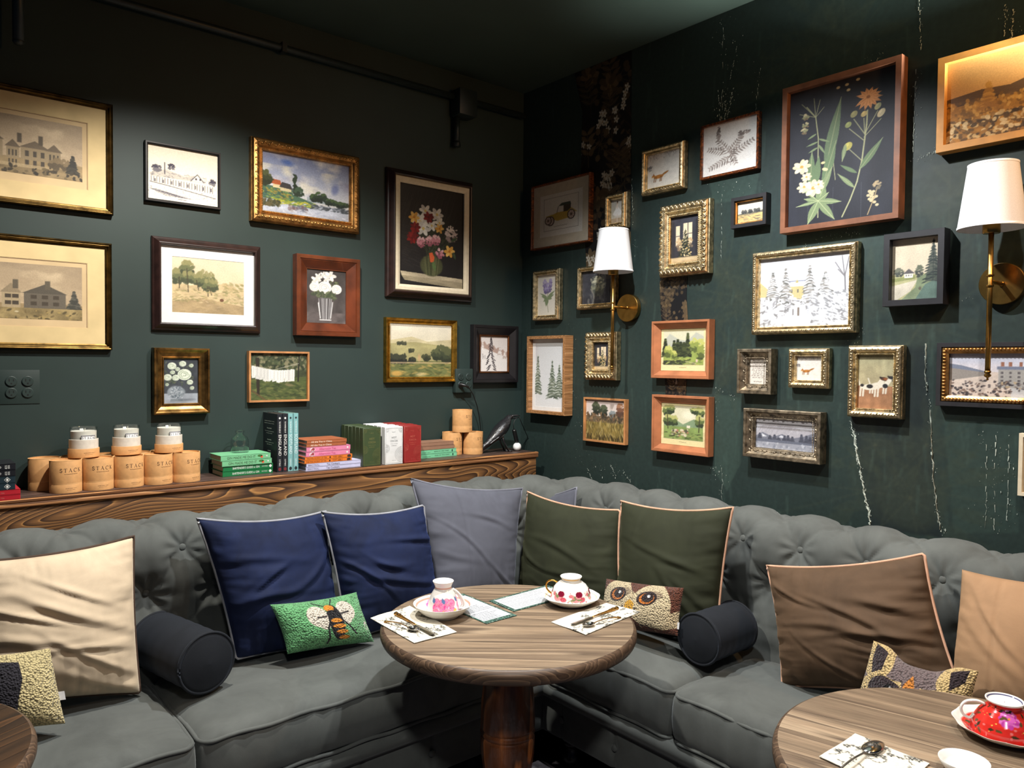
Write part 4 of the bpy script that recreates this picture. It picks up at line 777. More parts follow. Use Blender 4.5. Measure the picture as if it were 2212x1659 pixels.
outlet('wall_outlet', 'dark green painted-over double duplex outlet below the lower mansion engraving', on('y', 0, 42, 836), 2, 2, .118, .115, .0025)
ob_ = on('y', 0, 1000, 822); outlet('wall_outlet', 'dark green outlet box with a plug beside the black-framed snowy tree', (ob_[0]-.012, 0, ob_[2]), 2, 2, .105, .118, .03)
# wooden ledge
m_pine = wood('stained_pine_face', (78, 54, 38), (188, 136, 80), 'x', 36, 1.0, 7, 0.5, 0.4, (134, 94, 58), .2)
m_pinet = wood('stained_pine_top', (72, 56, 50), (108, 86, 76), 'x', 9, 1.2, 9, 0.42, 0.4, (90, 70, 62), .15)
m_edge = wood('stained_pine_edge', (112, 72, 44), (196, 142, 90), 'x', 6, .8, 30, 0.45, 0.4, (152, 104, 66))
ZS, YS = 1.085, -.23; XE = -.082
led = thing('wall_ledge', 'long stained pine ledge running along the left wall behind the sofa', 'shelf', (-1.75, 0, ZS))
x0, x1 = -3.4+1.75, XE+1.75; xm, xw = (x0+x1)/2, x1-x0
autosmooth(MB().rbox((xm, -.108, -.012), (xw, .216, .024), .002).obj('top_board', m_pinet, led))
prof = [(-.205, 0), (-.222, 0), (-.227, -.003), (-.227, -.009), (-.2235, -.011), (-.2255, -.0135), (-.2255, -.024), (-.222, -.028), (-.214, -.028), (-.205, -.02)]
V = [(x, a, b) for x in (x0, x1+.006) for a, b in prof]; n = len(prof); Fc = [(i, (i+1) % n, n+(i+1) % n, n+i) for i in range(n)]+[tuple(range(n))[::-1], tuple(range(n, 2*n))]
autosmooth(mk('edge_moulding', V, Fc, m_edge, led)); autosmooth(MB().rbox((xm, -.205, -.084), (xw, .024, .114), .002).obj('face_board', m_pine, led)); autosmooth(MB().rbox((xm, -.1, -.13), (xw, .18, .02), .002).obj('under_board', m_pinet, led))
# ------------------------------------------------------------------ pictures on the walls
PROF = {'flat': [(0, 0), (0, .97), (.04, 1), (.96, 1), (1, .95), (1, .5)],
 'thin': [(0, 0), (0, .8), (.15, 1), (.6, 1), (1, .8), (1, .5)],
 'step': [(0, 0), (0, .8), (.08, .92), (.2, 1), (.32, .95), (.38, .84), (.45, .86), (.55, .82), (.72, .6), (.85, .56), (1, .5), (1, .4)],
 'scoop': [(0, 0), (0, .92), (.06, 1), (.16, 1), (.22, .94), (.26, .9), (.45, .66), (.7, .52), (.82, .5), (.86, .58), (.94, .58), (1, .5), (1, .36)],
 'ornate': [(0, 0), (0, .62), (.05, .66), (.08, .8), (.16, .92), (.4, 1), (.62, .92), (.74, .74), (.8, .7), (.86, .76), (.95, .76), (1, .66), (1, .45)],
 'slope': [(0, 0), (0, .98), (.04, 1), (.28, 1), (.32, .9), (.36, .93), (.95, .4), (1, .4), (1, .28)],
 'reverse': [(0, 0), (0, .3), (.1, .42), (.25, .5), (.45, .72), (.7, .95), (.82, 1), (.93, .97), (1, .85), (1, .55)]}
m_white = plain('white_mat', (218, 216, 212), .85, 0, .02, 60); m_cream = plain('cream_mat', (214, 190, 140), .85, 0, .04, 12)
m_canvas = printed('printed_picture', .55, .04, 260, .06); m_glossy = printed('oil_picture', .38, .05, 160, .12, .45)
FM = {'goldblack': metalm('black_gold_frame', (72, 56, 30), .38, .45, 26), 'black': plain('black_frame', (24, 22, 24), .38, 0, .15, 30), 'gold': metalm('antique_gold', (176, 132, 78), .42, .22, 40, .1), 'dkbrown': plain('dark_brown_frame', (42, 26, 22), .35, 0, .2, 30, 0, .5, 0, .3),
 'cherry': plain('cherry_frame', (88, 42, 22), .3, 0, .22, 14, .04, .5, 0, .3), 'bronze': metalm('bronze_gold', (128, 98, 56), .36, .4, 30, .06), 'oak': plain('oak_frame', (176, 122, 76), .5, 0, .12, 22, .05, .4), 'yellowgold': metalm('bright_gold', (176, 136, 56), .34, .2, 40),
 'silver': metalm('champagne_gold', (190, 172, 136), .4, .28, 60, .12), 'walnut': plain('walnut_frame', (122, 80, 58), .45, 0, .14, 18, .04, .4), 'honey': plain('honey_oak_frame', (196, 140, 70), .45, 0, .09, 18, .04, .4), 'teak': plain('teak_frame', (164, 104, 70), .42, 0, .1, 18, .04, .4),
 'pewter': metalm('weathered_silver', (138, 126, 108), .5, .35, 50, .15), 'charcoal': plain('charcoal_frame', (34, 33, 36), .5, 0, .1, 40), 'copper': metalm('copper_lip', (130, 84, 52), .4, .2, 40), 'cream': plain('cream_liner', (214, 200, 172), .8, 0, .03, 60), 'burl': wood('burl_frame', (62, 30, 14), (160, 88, 40), 'z', 9, 6, 22, .35, .3, (110, 56, 26), .05, .3), 'lightoak': wood('light_oak_frame', (150, 104, 62), (196, 148, 100), 'z', 6, 2.5, 46, .5, .45, (176, 126, 80), .08)}
def ringmesh(w, h, prof):
    V, Fc = [], []
    for a, b in prof: V += [(-w/2+a, -h/2+a, b), (w/2-a, -h/2+a, b), (w/2-a, h/2-a, b), (-w/2+a, h/2-a, b)]
    for i in range(len(prof)-1):
        for j in range(4): k = 4*i; Fc.append((k+j, k+(j+1) % 4, k+4+(j+1) % 4, k+4+j))
    return V, Fc
def ornament(w, h, ins, z, step, dims, tilt=0.0, alt=0.0):
    """small raised motifs marched along the four rails, one joined mesh"""
    mb = MB(); dirs = [((-w/2+ins, -h/2+ins), (w/2-ins, -h/2+ins)), ((w/2-ins, -h/2+ins), (w/2-ins, h/2-ins)), ((w/2-ins, h/2-ins), (-w/2+ins, h/2-ins)), ((-w/2+ins, h/2-ins), (-w/2+ins, -h/2+ins))]
    for a, b in dirs:
        a, b = np.array(a), np.array(b); L = np.linalg.norm(b-a); n = max(2, int(L/step)); d = (b-a)/L; ang = math.atan2(d[1], d[0])
        for i in range(n):
            p = a+d*(i+.5)*L/n; t = ang+tilt*(1 if i % 2 else -1); c_, s_ = math.cos(t), math.sin(t); off = alt*(1 if i % 2 else -1)
            mb.ball((p[0]-d[1]*off, p[1]+d[0]*off, z), dims, 6, 4, [[c_, -s_, 0], [s_, c_, 0], [0, 0, 1]])
    return mb
def picture(name, label, wall, cor, t, fm, fw, style, paint, mat=None, matw=0, bevel=None, orn=None, extra=None, gloss=False, group=None, wide=None, dens=1.0, seed=1, bow=0):
    P = [on('y', -t, *p) if wall == 'L' else on('x', -t, *p) for p in cor]
    hx = (lambda p: p[0]) if wall == 'L' else (lambda p: -p[1])
    a0, a1 = (hx(P[0])+hx(P[3]))/2, (hx(P[1])+hx(P[2]))/2; z1, z0 = (P[0][2]+P[1][2])/2, (P[2][2]+P[3][2])/2
    if wide: 
        if wide < 0: a0 = a1+wide
        else: a1 = a0+wide
    w, h = a1-a0, z1-z0; c = (a0+a1)/2
    loc = (c, -.0006, (z0+z1)/2) if wall == 'L' else (-.0032, -c, (z0+z1)/2); rot = (math.pi/2, 0, 0) if wall == 'L' else (math.pi/2, 0, -math.pi/2)
    o = thing(name, label, 'picture', loc, rot, group); f = fw*h
    fr = mk('frame', *ringmesh(w, h, [(a*f, b*t) for a, b in PROF[style]]), FM[fm], o)
    mk('backing', [(-w/2+.002, -h/2+.002, .001), (w/2-.002, -h/2+.002, .001), (w/2-.002, h/2-.002, .001), (-w/2+.002, h/2-.002, .001)], [(0, 3, 2, 1)], plain('backing_board', (60, 50, 40), .9), o)
    if orn:
        for kind in orn:
            if kind == 'bead': ornament(w, h, f*.9, t*.78, f*.10+.002, (f*.05+.0008,)*2+(f*.05+.0008,)).obj('bead_row', FM[fm], fr, True)
            elif kind == 'outer': ornament(w, h, f*.03+.001, t*.64, .0042, (.0019, .0019, .0022)).obj('outer_beading', FM[fm], fr, True)
            elif kind == 'scroll':
                ornament(w, h, f*.42, t*.97, f*.3, (f*.17, f*.09, f*.075), .9, f*.05).obj('scroll_carving', FM[fm], fr, True); ornament(w, h, f*.42, t*.99, f*.3, (f*.045, f*.045, f*.09)).obj('boss_carving', FM[fm], fr, True)
            elif kind == 'leaf': ornament(w, h, f*.3, t*.97, f*.2, (f*.26, f*.06, f*.1), 1.1, 0).obj('leaf_carving', FM[fm], fr, True); ornament(w, h, f*.6, t*.92, f*.14, (f*.07, f*.04, f*.05), .6, 0).obj('leaf_carving', FM[fm], fr, True)
            elif kind == 'curl': ornament(w, h, f*.5, t*.72, f*.5, (f*.24, f*.11, f*.07), .8, f*.1).obj('scroll_carving', FM[fm], fr, True); ornament(w, h, f*.62, t*.64, f*.25, (f*.1, f*.07, f*.06), -.7, f*.1).obj('scroll_carving', FM[fm], fr, True)
            elif kind == 'rope': ornament(w, h, f*.55, t*.9, f*.16, (f*.07, f*.34, f*.1)).obj('rope_moulding', FM[fm], fr, True)
    ins = f; zp = PROF[style][-1][1]*t
    if extra:
        for fm2, fw2, bz, st2 in extra:
            g = fw2*h; z_in = zp; mk('inner_frame', *ringmesh(w-2*ins, h-2*ins, [(a*g, zp*.5+b*t*bz) for a, b in PROF[st2]][1:]), FM[fm2], o)
            if st2 == 'thin' and fm2 in ('gold', 'silver', 'goldblack'): ornament(w-2*ins, h-2*ins, g*.4, zp*.5+t*bz, g*.5, (g*.2, g*.34, g*.2)).obj('bead_row', FM[fm2], fr, True)
            ins += g; zp = zp*.5+t*bz*.3
    if mat:
        mw = matw*h; l, r_, tp, bt = (mw,)*4 if not isinstance(matw, tuple) else tuple(q*h for q in matw)
        X0, X1, Y0, Y1 = -w/2+ins, w/2-ins, -h/2+ins, h/2-ins; x0, x1, y0, y1 = X0+l, X1-r_, Y0+bt, Y1-tp
        V = [(X0, Y0, zp), (X1, Y0, zp), (X1, Y1, zp), (X0, Y1, zp), (x0, y0, zp), (x1, y0, zp), (x1, y1, zp), (x0, y1, zp), (x0, y0, zp-.0015), (x1, y0, zp-.0015), (x1, y1, zp-.0015), (x0, y1, zp-.0015)]
        mk('mat_board', V, [(j, (j+1) % 4, 4+(j+1) % 4, 4+j) for j in range(4)]+[(4+j, 4+(j+1) % 4, 8+(j+1) % 4, 8+j) for j in range(4)], mat, o)
        zp -= .0012
    else: x0, x1, y0, y1 = -w/2+ins, w/2-ins, -h/2+ins, h/2-ins
    if bevel:
        col, bw = bevel; bw *= h; mk('print_sheet', [(x0, y0, zp), (x1, y0, zp), (x1, y1, zp), (x0, y1, zp)], [(0, 1, 2, 3)], col, o)
        b = bw if isinstance(bw, tuple) else (bw, bw, bw, bw*1.5); lw = .0012
        q = MB()
        for (ax, ay, bx, by) in ((x0+bw*.15, y1-bw*.15, x1-bw*.15, y1-bw*.15), (x1-bw*.15, y0+bw*.15, x1-bw*.15, y1-bw*.15)): q.box(((ax+bx)/2, (ay+by)/2, zp+.0003), (abs(bx-ax)+lw, abs(by-ay)+lw, .0004))
        q.obj('ruled_line', plain('sepia_line', (92, 62, 40), .8), o)
        x0 += bw; x1 -= bw; y1 -= bw; y0 += bw*1.5; zp += .0006
    cxp = sum(p[0] for p in cor)/4
    s = 1640/max(1.5, (abs(cxp-1106)/9000+1)*(RC[2] @ (np.array(o.location)-CAM)))*dens
    fx = .80 if wall == 'L' else .66
    nx, ny = int(np.clip((x1-x0)*s*fx*1.15, 50, 330)), int(np.clip((y1-y0)*s, 50, 420))
    cv = Cv(nx, ny, (200, 200, 200), seed); paint(cv)
    X, Y = np.meshgrid(np.linspace(x0, x1, nx), np.linspace(y1, y0, ny))
    V = np.stack([X, Y, np.full_like(X, zp)], -1).reshape(-1, 3)
    mk('print', V, gridf(ny, nx, False, 0, True), m_glossy if gloss else m_canvas, o, False, cv.a.reshape(-1, 3))
    return o
GL, GR = 'pictures on the left wall', 'pictures on the right wall'
sheet = plain('engraving_paper', (206, 180, 138), .85, 0, .05, 9); wsheet = plain('wove_paper', (224, 220, 210), .85, 0, .03, 20)
picture('framed_engraving', 'large sepia mansion engraving in a black and gold frame, upper left corner', 'L', [(0, 178), (247, 225), (243, 463), (0, 438)], .022, 'goldblack', .055, 'step', lambda c: p_manor(c, 0), m_cream, .145, (sheet, .045), group=GL, wide=-.70)
picture('framed_engraving', 'large sepia engraving of a gabled mansion above the painted-over outlet', 'L', [(0, 502), (243, 527), (242, 757), (0, 752)], .022, 'goldblack', .055, 'step', lambda c: p_manor(c, 1), m_cream, .145, (sheet, .045), group=GL, wide=-.70)
picture('framed_sketch', 'ink sketch of a low railway station in a thin black frame', 'L', [(313.5, 301.5), (478.5, 331), (476.7, 452.8), (314, 433)], .02, 'black', .05, 'thin', p_station, group=GL)
picture('framed_painting', 'river landscape with cloudy blue sky in a wide carved gold frame', 'L', [(546, 292), (779.6, 338.7), (779, 503), (545, 477)], .04, 'gold', .14, 'ornate', p_river, orn=('scroll', 'bead', 'outer'), gloss=True, group=GL)
picture('framed_painting', 'tall flower bouquet in a glass vase, dark brown frame with cream liner', 'L', [(842, 355), (1028.6, 396), (1027, 652), (842, 641)], .045, 'dkbrown', .055, 'reverse', p_bouquet, orn=('bead',), extra=[('cream', .05, .55, 'thin')], gloss=True, group=GL)
picture('framed_print', 'watercolour of trees on sandy dunes with white mat and black beaded frame', 'L', [(331, 508.5), (566.3, 531), (567, 718), (331, 714.5)], .032, 'dkbrown', .085, 'reverse', p_dunes, m_white, .115, orn=('bead',), group=GL)
picture('framed_painting', 'white peonies in a glass vase in a deep cherry wood frame', 'L', [(641, 547.5), (778, 560.6), (777.8, 727.5), (641, 724.5)], .04, 'cherry', .165, 'slope', p_peony, group=GL)
picture('framed_painting', 'white roses in a round grey bowl in a bronze gold frame', 'L', [(333, 751), (455, 752.7), (452.8, 893.5), (332, 895)], .032, 'bronze', .16, 'scoop', p_whiteroses, group=GL)
picture('framed_painting', 'laundry on a line in a green garden in a slim oak frame', 'L', [(538, 757.5), (668.7, 760.5), (668.7, 866.5), (538, 869.5)], .024, 'oak', .038, 'flat', p_laundry, group=GL)
picture('framed_painting', 'rolling olive hills in a bright gold frame above the cocoa boxes', 'L', [(834, 685.5), (987.3, 691.7), (988, 824), (834.5, 827.2)], .026, 'yellowgold', .085, 'scoop', p_hills, orn=('bead',), group=GL)
picture('framed_print', 'small snowy fir print in a wide black frame with copper lip', 'L', [(1023, 701), (1120.5, 704.8), (1119, 826.8), (1024, 825.5)], .032, 'black', .165, 'slope', p_snowtree, extra=[('copper', .03, .4, 'thin')], group=GL)
picture('framed_print', 'yellow vintage car print with taupe mat in a dark thin frame', 'R', [(1147, 403), (1274, 372.5), (1274, 522), (1147, 541)], .028, 'burl', .03, 'thin', p_car, plain('taupe_mat', (176, 164, 144), .85, 0, .03, 40), .15, (wsheet, .001), group=GR)
picture('framed_print', 'tiny ballerina print in a carved gold frame above the left wall lamp', 'R', [(1304.5, 423.4), (1349, 412), (1351, 491.5), (1306, 494.7)], .04, 'silver', .17, 'ornate', p_ballet, orn=('scroll', 'bead'), group=GR)
picture('framed_print', 'fox in snow in a carved gold frame, the higher and larger of two', 'R', [(1383, 329), (1474.5, 299.8), (1476.5, 402.7), (1385.8, 423.6)], .036, 'silver', .13, 'ornate', lambda c: p_fox(c, (.34, .68)), orn=('scroll', 'bead', 'outer'), group=GR)
picture('framed_print', 'pale leafy branch drawing in a thin burl wood frame', 'R', [(1513, 276), (1639, 237.5), (1639.5, 362), (1513.8, 390)], .02, 'burl', .042, 'flat', p_branch, group=GR)
picture('framed_print', 'tall botanical print on black ground in a walnut box frame', 'R', [(1689, 194.7), (1946, 116), (1945, 471.5), (1687.6, 503.7)], .045, 'walnut', .038, 'flat', p_botanical, group=GR, dens=1.15)
picture('framed_print', 'golden field landscape in a honey oak frame at the upper right edge', 'R', [(2026, 127), (2212, 75.6), (2212, 298), (2023, 329)], .04, 'honey', .075, 'flat', p_field, group=GR, wide=.43)
picture('framed_painting', 'glowing christmas tree by tall windows in a leaf-carved gold frame', 'R', [(1420.7, 446), (1527, 427.3), (1529, 589), (1423.3, 598)], .045, 'silver', .18, 'ornate', p_xmas, orn=('leaf', 'bead'), group=GR)
picture('framed_print', 'tiny valley landscape in a black box frame with gold beading', 'R', [(1579, 430), (1655, 414), (1656, 482.5), (1580, 495.8)], .032, 'charcoal', .12, 'flat', p_valley, extra=[('gold', .05, .5, 'thin')], group=GR)
picture('framed_print', 'purple lilac print in a narrow carved gold frame', 'R', [(1149, 587.8), (1205, 577.3), (1206, 690), (1150, 692.6)], .036, 'silver', .10, 'ornate', p_lilac, orn=('scroll', 'bead'), group=GR)
picture('framed_painting', 'dark grey garden scene in a carved gold frame behind the left lamp rod', 'R', [(1245, 577.3), (1326, 568), (1326, 665), (1245.5, 667.7)], .036, 'silver', .12, 'ornate', p_couple, orn=('scroll', 'bead'), group=GR)
picture('framed_print', 'snowy fir trees with white mat in a deep light oak box frame', 'R', [(1138.8, 726.5), (1221.5, 724), (1220, 897.7), (1138, 892)], .055, 'lightoak', .04, 'flat', p_winterfirs, m_white, .05, group=GR)
picture('framed_painting', 'small christmas tree picture in a thick carved gold frame behind the rod tip', 'R', [(1260.5, 718), (1327, 716), (1328, 822), (1263, 819.6)], .045, 'silver', .22, 'ornate', p_xmas, orn=('leaf', 'bead'), group=GR, seed=4)
picture('framed_print', 'green mountain lake print in a teak frame, the upper of two', 'R', [(1406, 693.7), (1531.5, 690.3), (1533, 821), (1409.4, 815)], .038, 'teak', .135, 'slope', lambda c: p_lodge(c, 0), group=GR)
picture('framed_print', 'green country picnic print in a teak frame, the lower of two', 'R', [(1408, 851), (1531, 859), (1531, 989.5), (1408.6, 971)], .038, 'teak', .135, 'slope', lambda c: p_lodge(c, 1), group=GR)
picture('framed_print', 'autumn meadow with tall grass in a slim square oak frame', 'R', [(1261, 857.6), (1351, 863), (1351, 961), (1260.7, 952)], .024, 'oak', .04, 'flat', p_meadow, group=GR)
picture('framed_painting', 'snowy park with yellow house in a wide scrolled gold frame', 'R', [(1622.8, 546.5), (1847.4, 520.8), (1848.8, 717.7), (1622.8, 722.7)], .04, 'silver', .09, 'ornate', p_snowpark, orn=('scroll', 'bead', 'outer'), group=GR, dens=1.1)
picture('framed_print', 'white cottage by a path and a spruce in a black box frame', 'R', [(1907.8, 509), (2040, 489.5), (2040, 655), (1908.7, 663.8)], .045, 'charcoal', .085, 'flat', p_cottage, group=GR)
picture('framed_quote', 'handwritten quote in a small weathered silver frame', 'R', [(1592.4, 753.9), (1666, 753.9), (1666, 853), (1593, 849)], .045, 'pewter', .22, 'slope', p_quote, orn=('curl', 'bead'), group=GR)
picture('framed_print', 'small orange fox on snow in a gold frame beside the quote', 'R', [(1699.4, 753.3), (1788, 751.8), (1788.5, 839.4), (1703, 837.3)], .034, 'silver', .2, 'ornate', lambda c: p_fox(c, (.38, .62)), orn=('scroll', 'bead', 'outer'), group=GR, seed=3)
picture('framed_print', 'two terrier dogs in a carved gold frame', 'R', [(1827.6, 747.4), (1947, 745), (1948.5, 906), (1830.6, 900.4)], .036, 'silver', .13, 'ornate', p_dogs, orn=('scroll', 'bead', 'outer'), group=GR)
picture('framed_print', 'busy city boulevard in a black frame with ribbed gold inner border', 'R', [(2022, 742), (2212, 737), (2212, 883), (2024, 877.7)], .03, 'charcoal', .07, 'flat', p_boulevard, extra=[('gold', .1, .7, 'thin')], group=GR, wide=.405)
picture('framed_print', 'grey mountain lake with firs in a weathered silver carved frame', 'R', [(1604.8, 882), (1772.5, 891), (1772.5, 1003.5), (1607, 985.8)], .045, 'pewter', .2, 'slope', p_peaks, orn=('curl', 'bead'), group=GR)
picture('framed_print', 'cream framed canvas just showing at the right edge', 'R', [(2200, 936), (2212, 936), (2212, 1072), (2200, 1070)], .03, 'cream', .06, 'flat', lambda c: c.grad(0, 1, (206, 196, 178), (190, 178, 158)), group=GR, wide=.2)
# ------------------------------------------------------------------ wall lamps
m_brass = metalm('brushed_brass', (176, 138, 74), .28, .1, 30)
m_shade = plain('white_linen_shade', (226, 226, 226), .9, 0, .03, 400, .15)
def sconce(label, y):
    t = thing('wall_lamp', label, 'lamp', (-.0032, y, 1.778), (0, 0, 0), 'brass wall lamps'); Rx = [[0, 0, -1], [0, 1, 0], [1, 0, 0]]
    autosmooth(MB().lathe([(0, 0), (.061, 0), (.062, .002), (.062, .022), (.0605, .024), (0, .0245)], 48, (0, 0, 0), Rx).obj('back_plate', m_brass, t), 30)
    MB().tube([(-.02, 0, 0), (-.117, 0, 0)], .0062, 14).obj('arm', m_brass, t, True); MB().lathe([(0, 0), (.008, 0), (.008, .006), (0, .006)], 14, (-.024, 0, 0), Rx).obj('arm_collar', m_brass, t, True)
    r = MB().tube([(-.117, 0, -.262), (-.117, 0, .155)], .0072, 16).obj('rod', m_brass, t, True)
    for z in (-.016, .014): autosmooth(MB().lathe([(0, 0), (.0098, 0), (.0104, .003), (.0098, .006), (0, .006)], 18, (-.117, 0, z)).obj('ring', m_brass, r))
    MB().lathe([(0, -.016), (.003, -.015), (.0035, -.011), (.002, -.009), (.0085, -.004), (.0098, 0), (.006, .004), (.009, .007), (.009, .012), (0, .013)], 18, (-.117, 0, -.272)).obj('finial', m_brass, t, True)
    autosmooth(MB().lathe([(0, 0), (.0215, 0), (.023, .003), (.023, .026), (.0215, .029), (0, .029)], 24, (-.117, 0, .138)).obj('socket_cup', m_brass, t))
    z0, z1, r0, r1 = .152, .338, .0875, .0635
    sh = autosmooth(MB().lathe([(r0, z0), (r1, z1), (r1-.0015, z1), (r0-.0015, z0), (r0, z0)], 56, (-.117, 0, 0), None, False).obj('shade', m_shade, t), 50)
    for z, rr in ((z0, r0), (z1-.006, r1+.0008)): MB().lathe([(rr+.0006, z), (rr+.0006, z+.006), (rr-.0006, z+.006), (rr-.0006, z), (rr+.0006, z)], 56, (-.117, 0, 0), None, False).obj('trim_band', m_shade, sh, True)
    MB().ball((-.117, 0, .215), (.022, .022, .03), 14, 8).obj('bulb', plain('frosted_bulb', (226, 224, 218), .4), t, True); MB().lathe([(.013, 0), (.013, .03)], 14, (-.117, 0, .165)).obj('lamp_holder', plain('white_plastic', (220, 218, 212), .5), t, True)
    q = MB()
    for a in (0, 2.09, 4.19): q.tube([(-.117, 0, .325), (-.117+.062*math.cos(a), .062*math.sin(a), .325)], .0012, 6)
    q.obj('shade_spider', m_brass, sh, True)
sconce('brass wall lamp with white linen shade between the small gold frames near the corner', -.754)
sconce('brass wall lamp with warm-lit white shade in front of the city boulevard picture', -2.229)
# ------------------------------------------------------------------ corner sofa
m_sofa = velvet('grey_velvet', (87, 90, 87), .5, .10, (190, 196, 196), 5)
sofa = thing('corner_sofa', 'large grey velvet button-tufted corner sofa along both walls', 'sofa', (-.6, -.8, 0))
SO = np.array([-.6, -.8, 0])
YC, XC, RA, XA, YA = -.38, -.18, .42, -3.15, -3.15        # crest line of the back, corner radius, ends
LA = (XC-RA)-XA; LB = math.pi/2*RA; LC = (YC-RA)-YA
def crest(u):
    u = np.asarray(u, float); x = np.empty_like(u); y = np.empty_like(u); nx = np.empty_like(u); ny = np.empty_like(u)
    a = u < LA; x[a] = XA+u[a]; y[a] = YC; nx[a] = 0; ny[a] = -1
    b = (u >= LA) & (u < LA+LB); t = (u[b]-LA)/RA; x[b] = XC-RA+RA*np.sin(t); y[b] = YC-RA+RA*np.cos(t); nx[b] = -np.sin(t); ny[b] = -np.cos(t)
    c = u >= LA+LB; x[c] = XC; y[c] = YC-RA-(u[c]-LA-LB); nx[c] = -1; ny[c] = 0
    return x, y, nx, ny
th = np.linspace(math.pi, -.1, 40)
pr = [(-.105, .25), (-.112, .6), (-.11, .85)]+[(.105*math.cos(t), .905+.105*math.sin(t)) for t in th]+[(.104, .86), (.098, .82), (.088, .77), (.082, .71), (.086, .63), (.10, .55), (.115, .47), (.125, .40)]
pr = np.array(pr); dl = np.r_[0, np.cumsum(np.hypot(*np.diff(pr, axis=0).T))]
NV = 200; vv = np.linspace(0, dl[-1], NV); ps = np.interp(vv, dl, pr[:, 0]); pz = np.interp(vv, dl, pr[:, 1])
tx, tz = np.gradient(ps, vv), np.gradient(pz, vv); ln = np.hypot(tx, tz); ns, nz_ = -tz/ln, tx/ln      # outward normal of the roll
ns, nz_ = -ns*-1, nz_
if nz_[np.argmax(pz)] < 0: ns, nz_ = -ns, -nz_
i1 = np.argmin(np.hypot(ps-.103, pz-.922)); v1 = vv[i1]; SV = .145
u_l, u_r = (-1.845-XA), LA+LB+(YC-RA+1.52); SU = (u_r-u_l)/12.0; U0 = u_r
NU = 1080; uu = np.linspace(0, LA+LB+LC, NU)
def tuft(U, Vv):
    p = (U-U0)/SU+(Vv-v1)/(2*SV); q = (U-U0)/SU-(Vv-v1)/(2*SV)
    sp, sq = np.abs(np.sin(np.pi*p)), np.abs(np.sin(np.pi*q)); mn, mx = np.sqrt(np.minimum(sp, sq)**2+.0035), np.maximum(sp, sq)
    du = (p+q)/2; dv = (p-q)/2; pk, qk = np.round(p), np.round(q); a_ = ((p-pk)+(q-qk))/2*SU; b_ = ((p-pk)-(q-qk))*SV
    d_ = np.hypot(a_, b_); an = np.arctan2(b_, a_); fold = .5+.5*np.cos(an*9+pk*1.7+qk*2.3)
    return .46*mn**.36+.54*mx**.75-.13*fold*np.exp(-((d_-.045)/.025)**2)
UU, VV = np.meshgrid(uu, vv)
hgt = tuft(UU, VV)
mask = np.clip((VV-(v1-SV*1.9))/(SV*.7), 0, 1)*np.clip((v1+SV*2.7-VV)/.06, 0, 1); mask = mask*mask*(3-2*mask)
n1 = vnoise(NV, NU, 9, 60, 4, 3)-.5; n2 = vnoise(NV, NU, 4, 150, 8, 2)-.5
disp = mask*(.046*(hgt-.72))+n1*.006*mask+n2*.004*mask*hgt
cx, cy, nx, ny = crest(uu)
S = ps[:, None]+ns[:, None]*disp; Z = pz[:, None]+nz_[:, None]*disp
V = np.stack([cx[None]+nx[None]*S, cy[None]+ny[None]*S, Z], -1)-SO
mk('back', V.reshape(-1, 3), gridf(NV, NU), m_sofa, sofa, True)
for e, nm in ((0, 'end_panel'), (NU-1, 'end_panel')):
    mk(nm, V[:, e], [tuple(range(NV))], m_sofa, sofa)
btn = None; k0 = int(U0/SU)+1
for row in range(3):
    for k in range(-k0, 14):
        u = U0+(k+(.5 if row % 2 else 0))*SU
        if u < .6 or u > LA+LB+LC-.35: continue
        if row == 2 and (k % 1): continue
        j = int(round(u/(LA+LB+LC)*(NU-1))); i = int(np.argmin(abs(vv-(v1+row*SV)))); p = V[i, j]; nn = np.array([nx[j]*ns[i], ny[j]*ns[i], nz_[i]])
        if btn is None: btn = MB().ball((0, 0, 0), (.0125, .0125, .0065), 12, 8).obj('button', m_sofa, sofa, True); b_ = btn
        else: b_ = btn.copy(); COL.objects.link(b_)
        b_.location = Vector(p+nn*.004); b_.rotation_euler = Vector(nn).to_track_quat('Z', 'Y').to_euler()
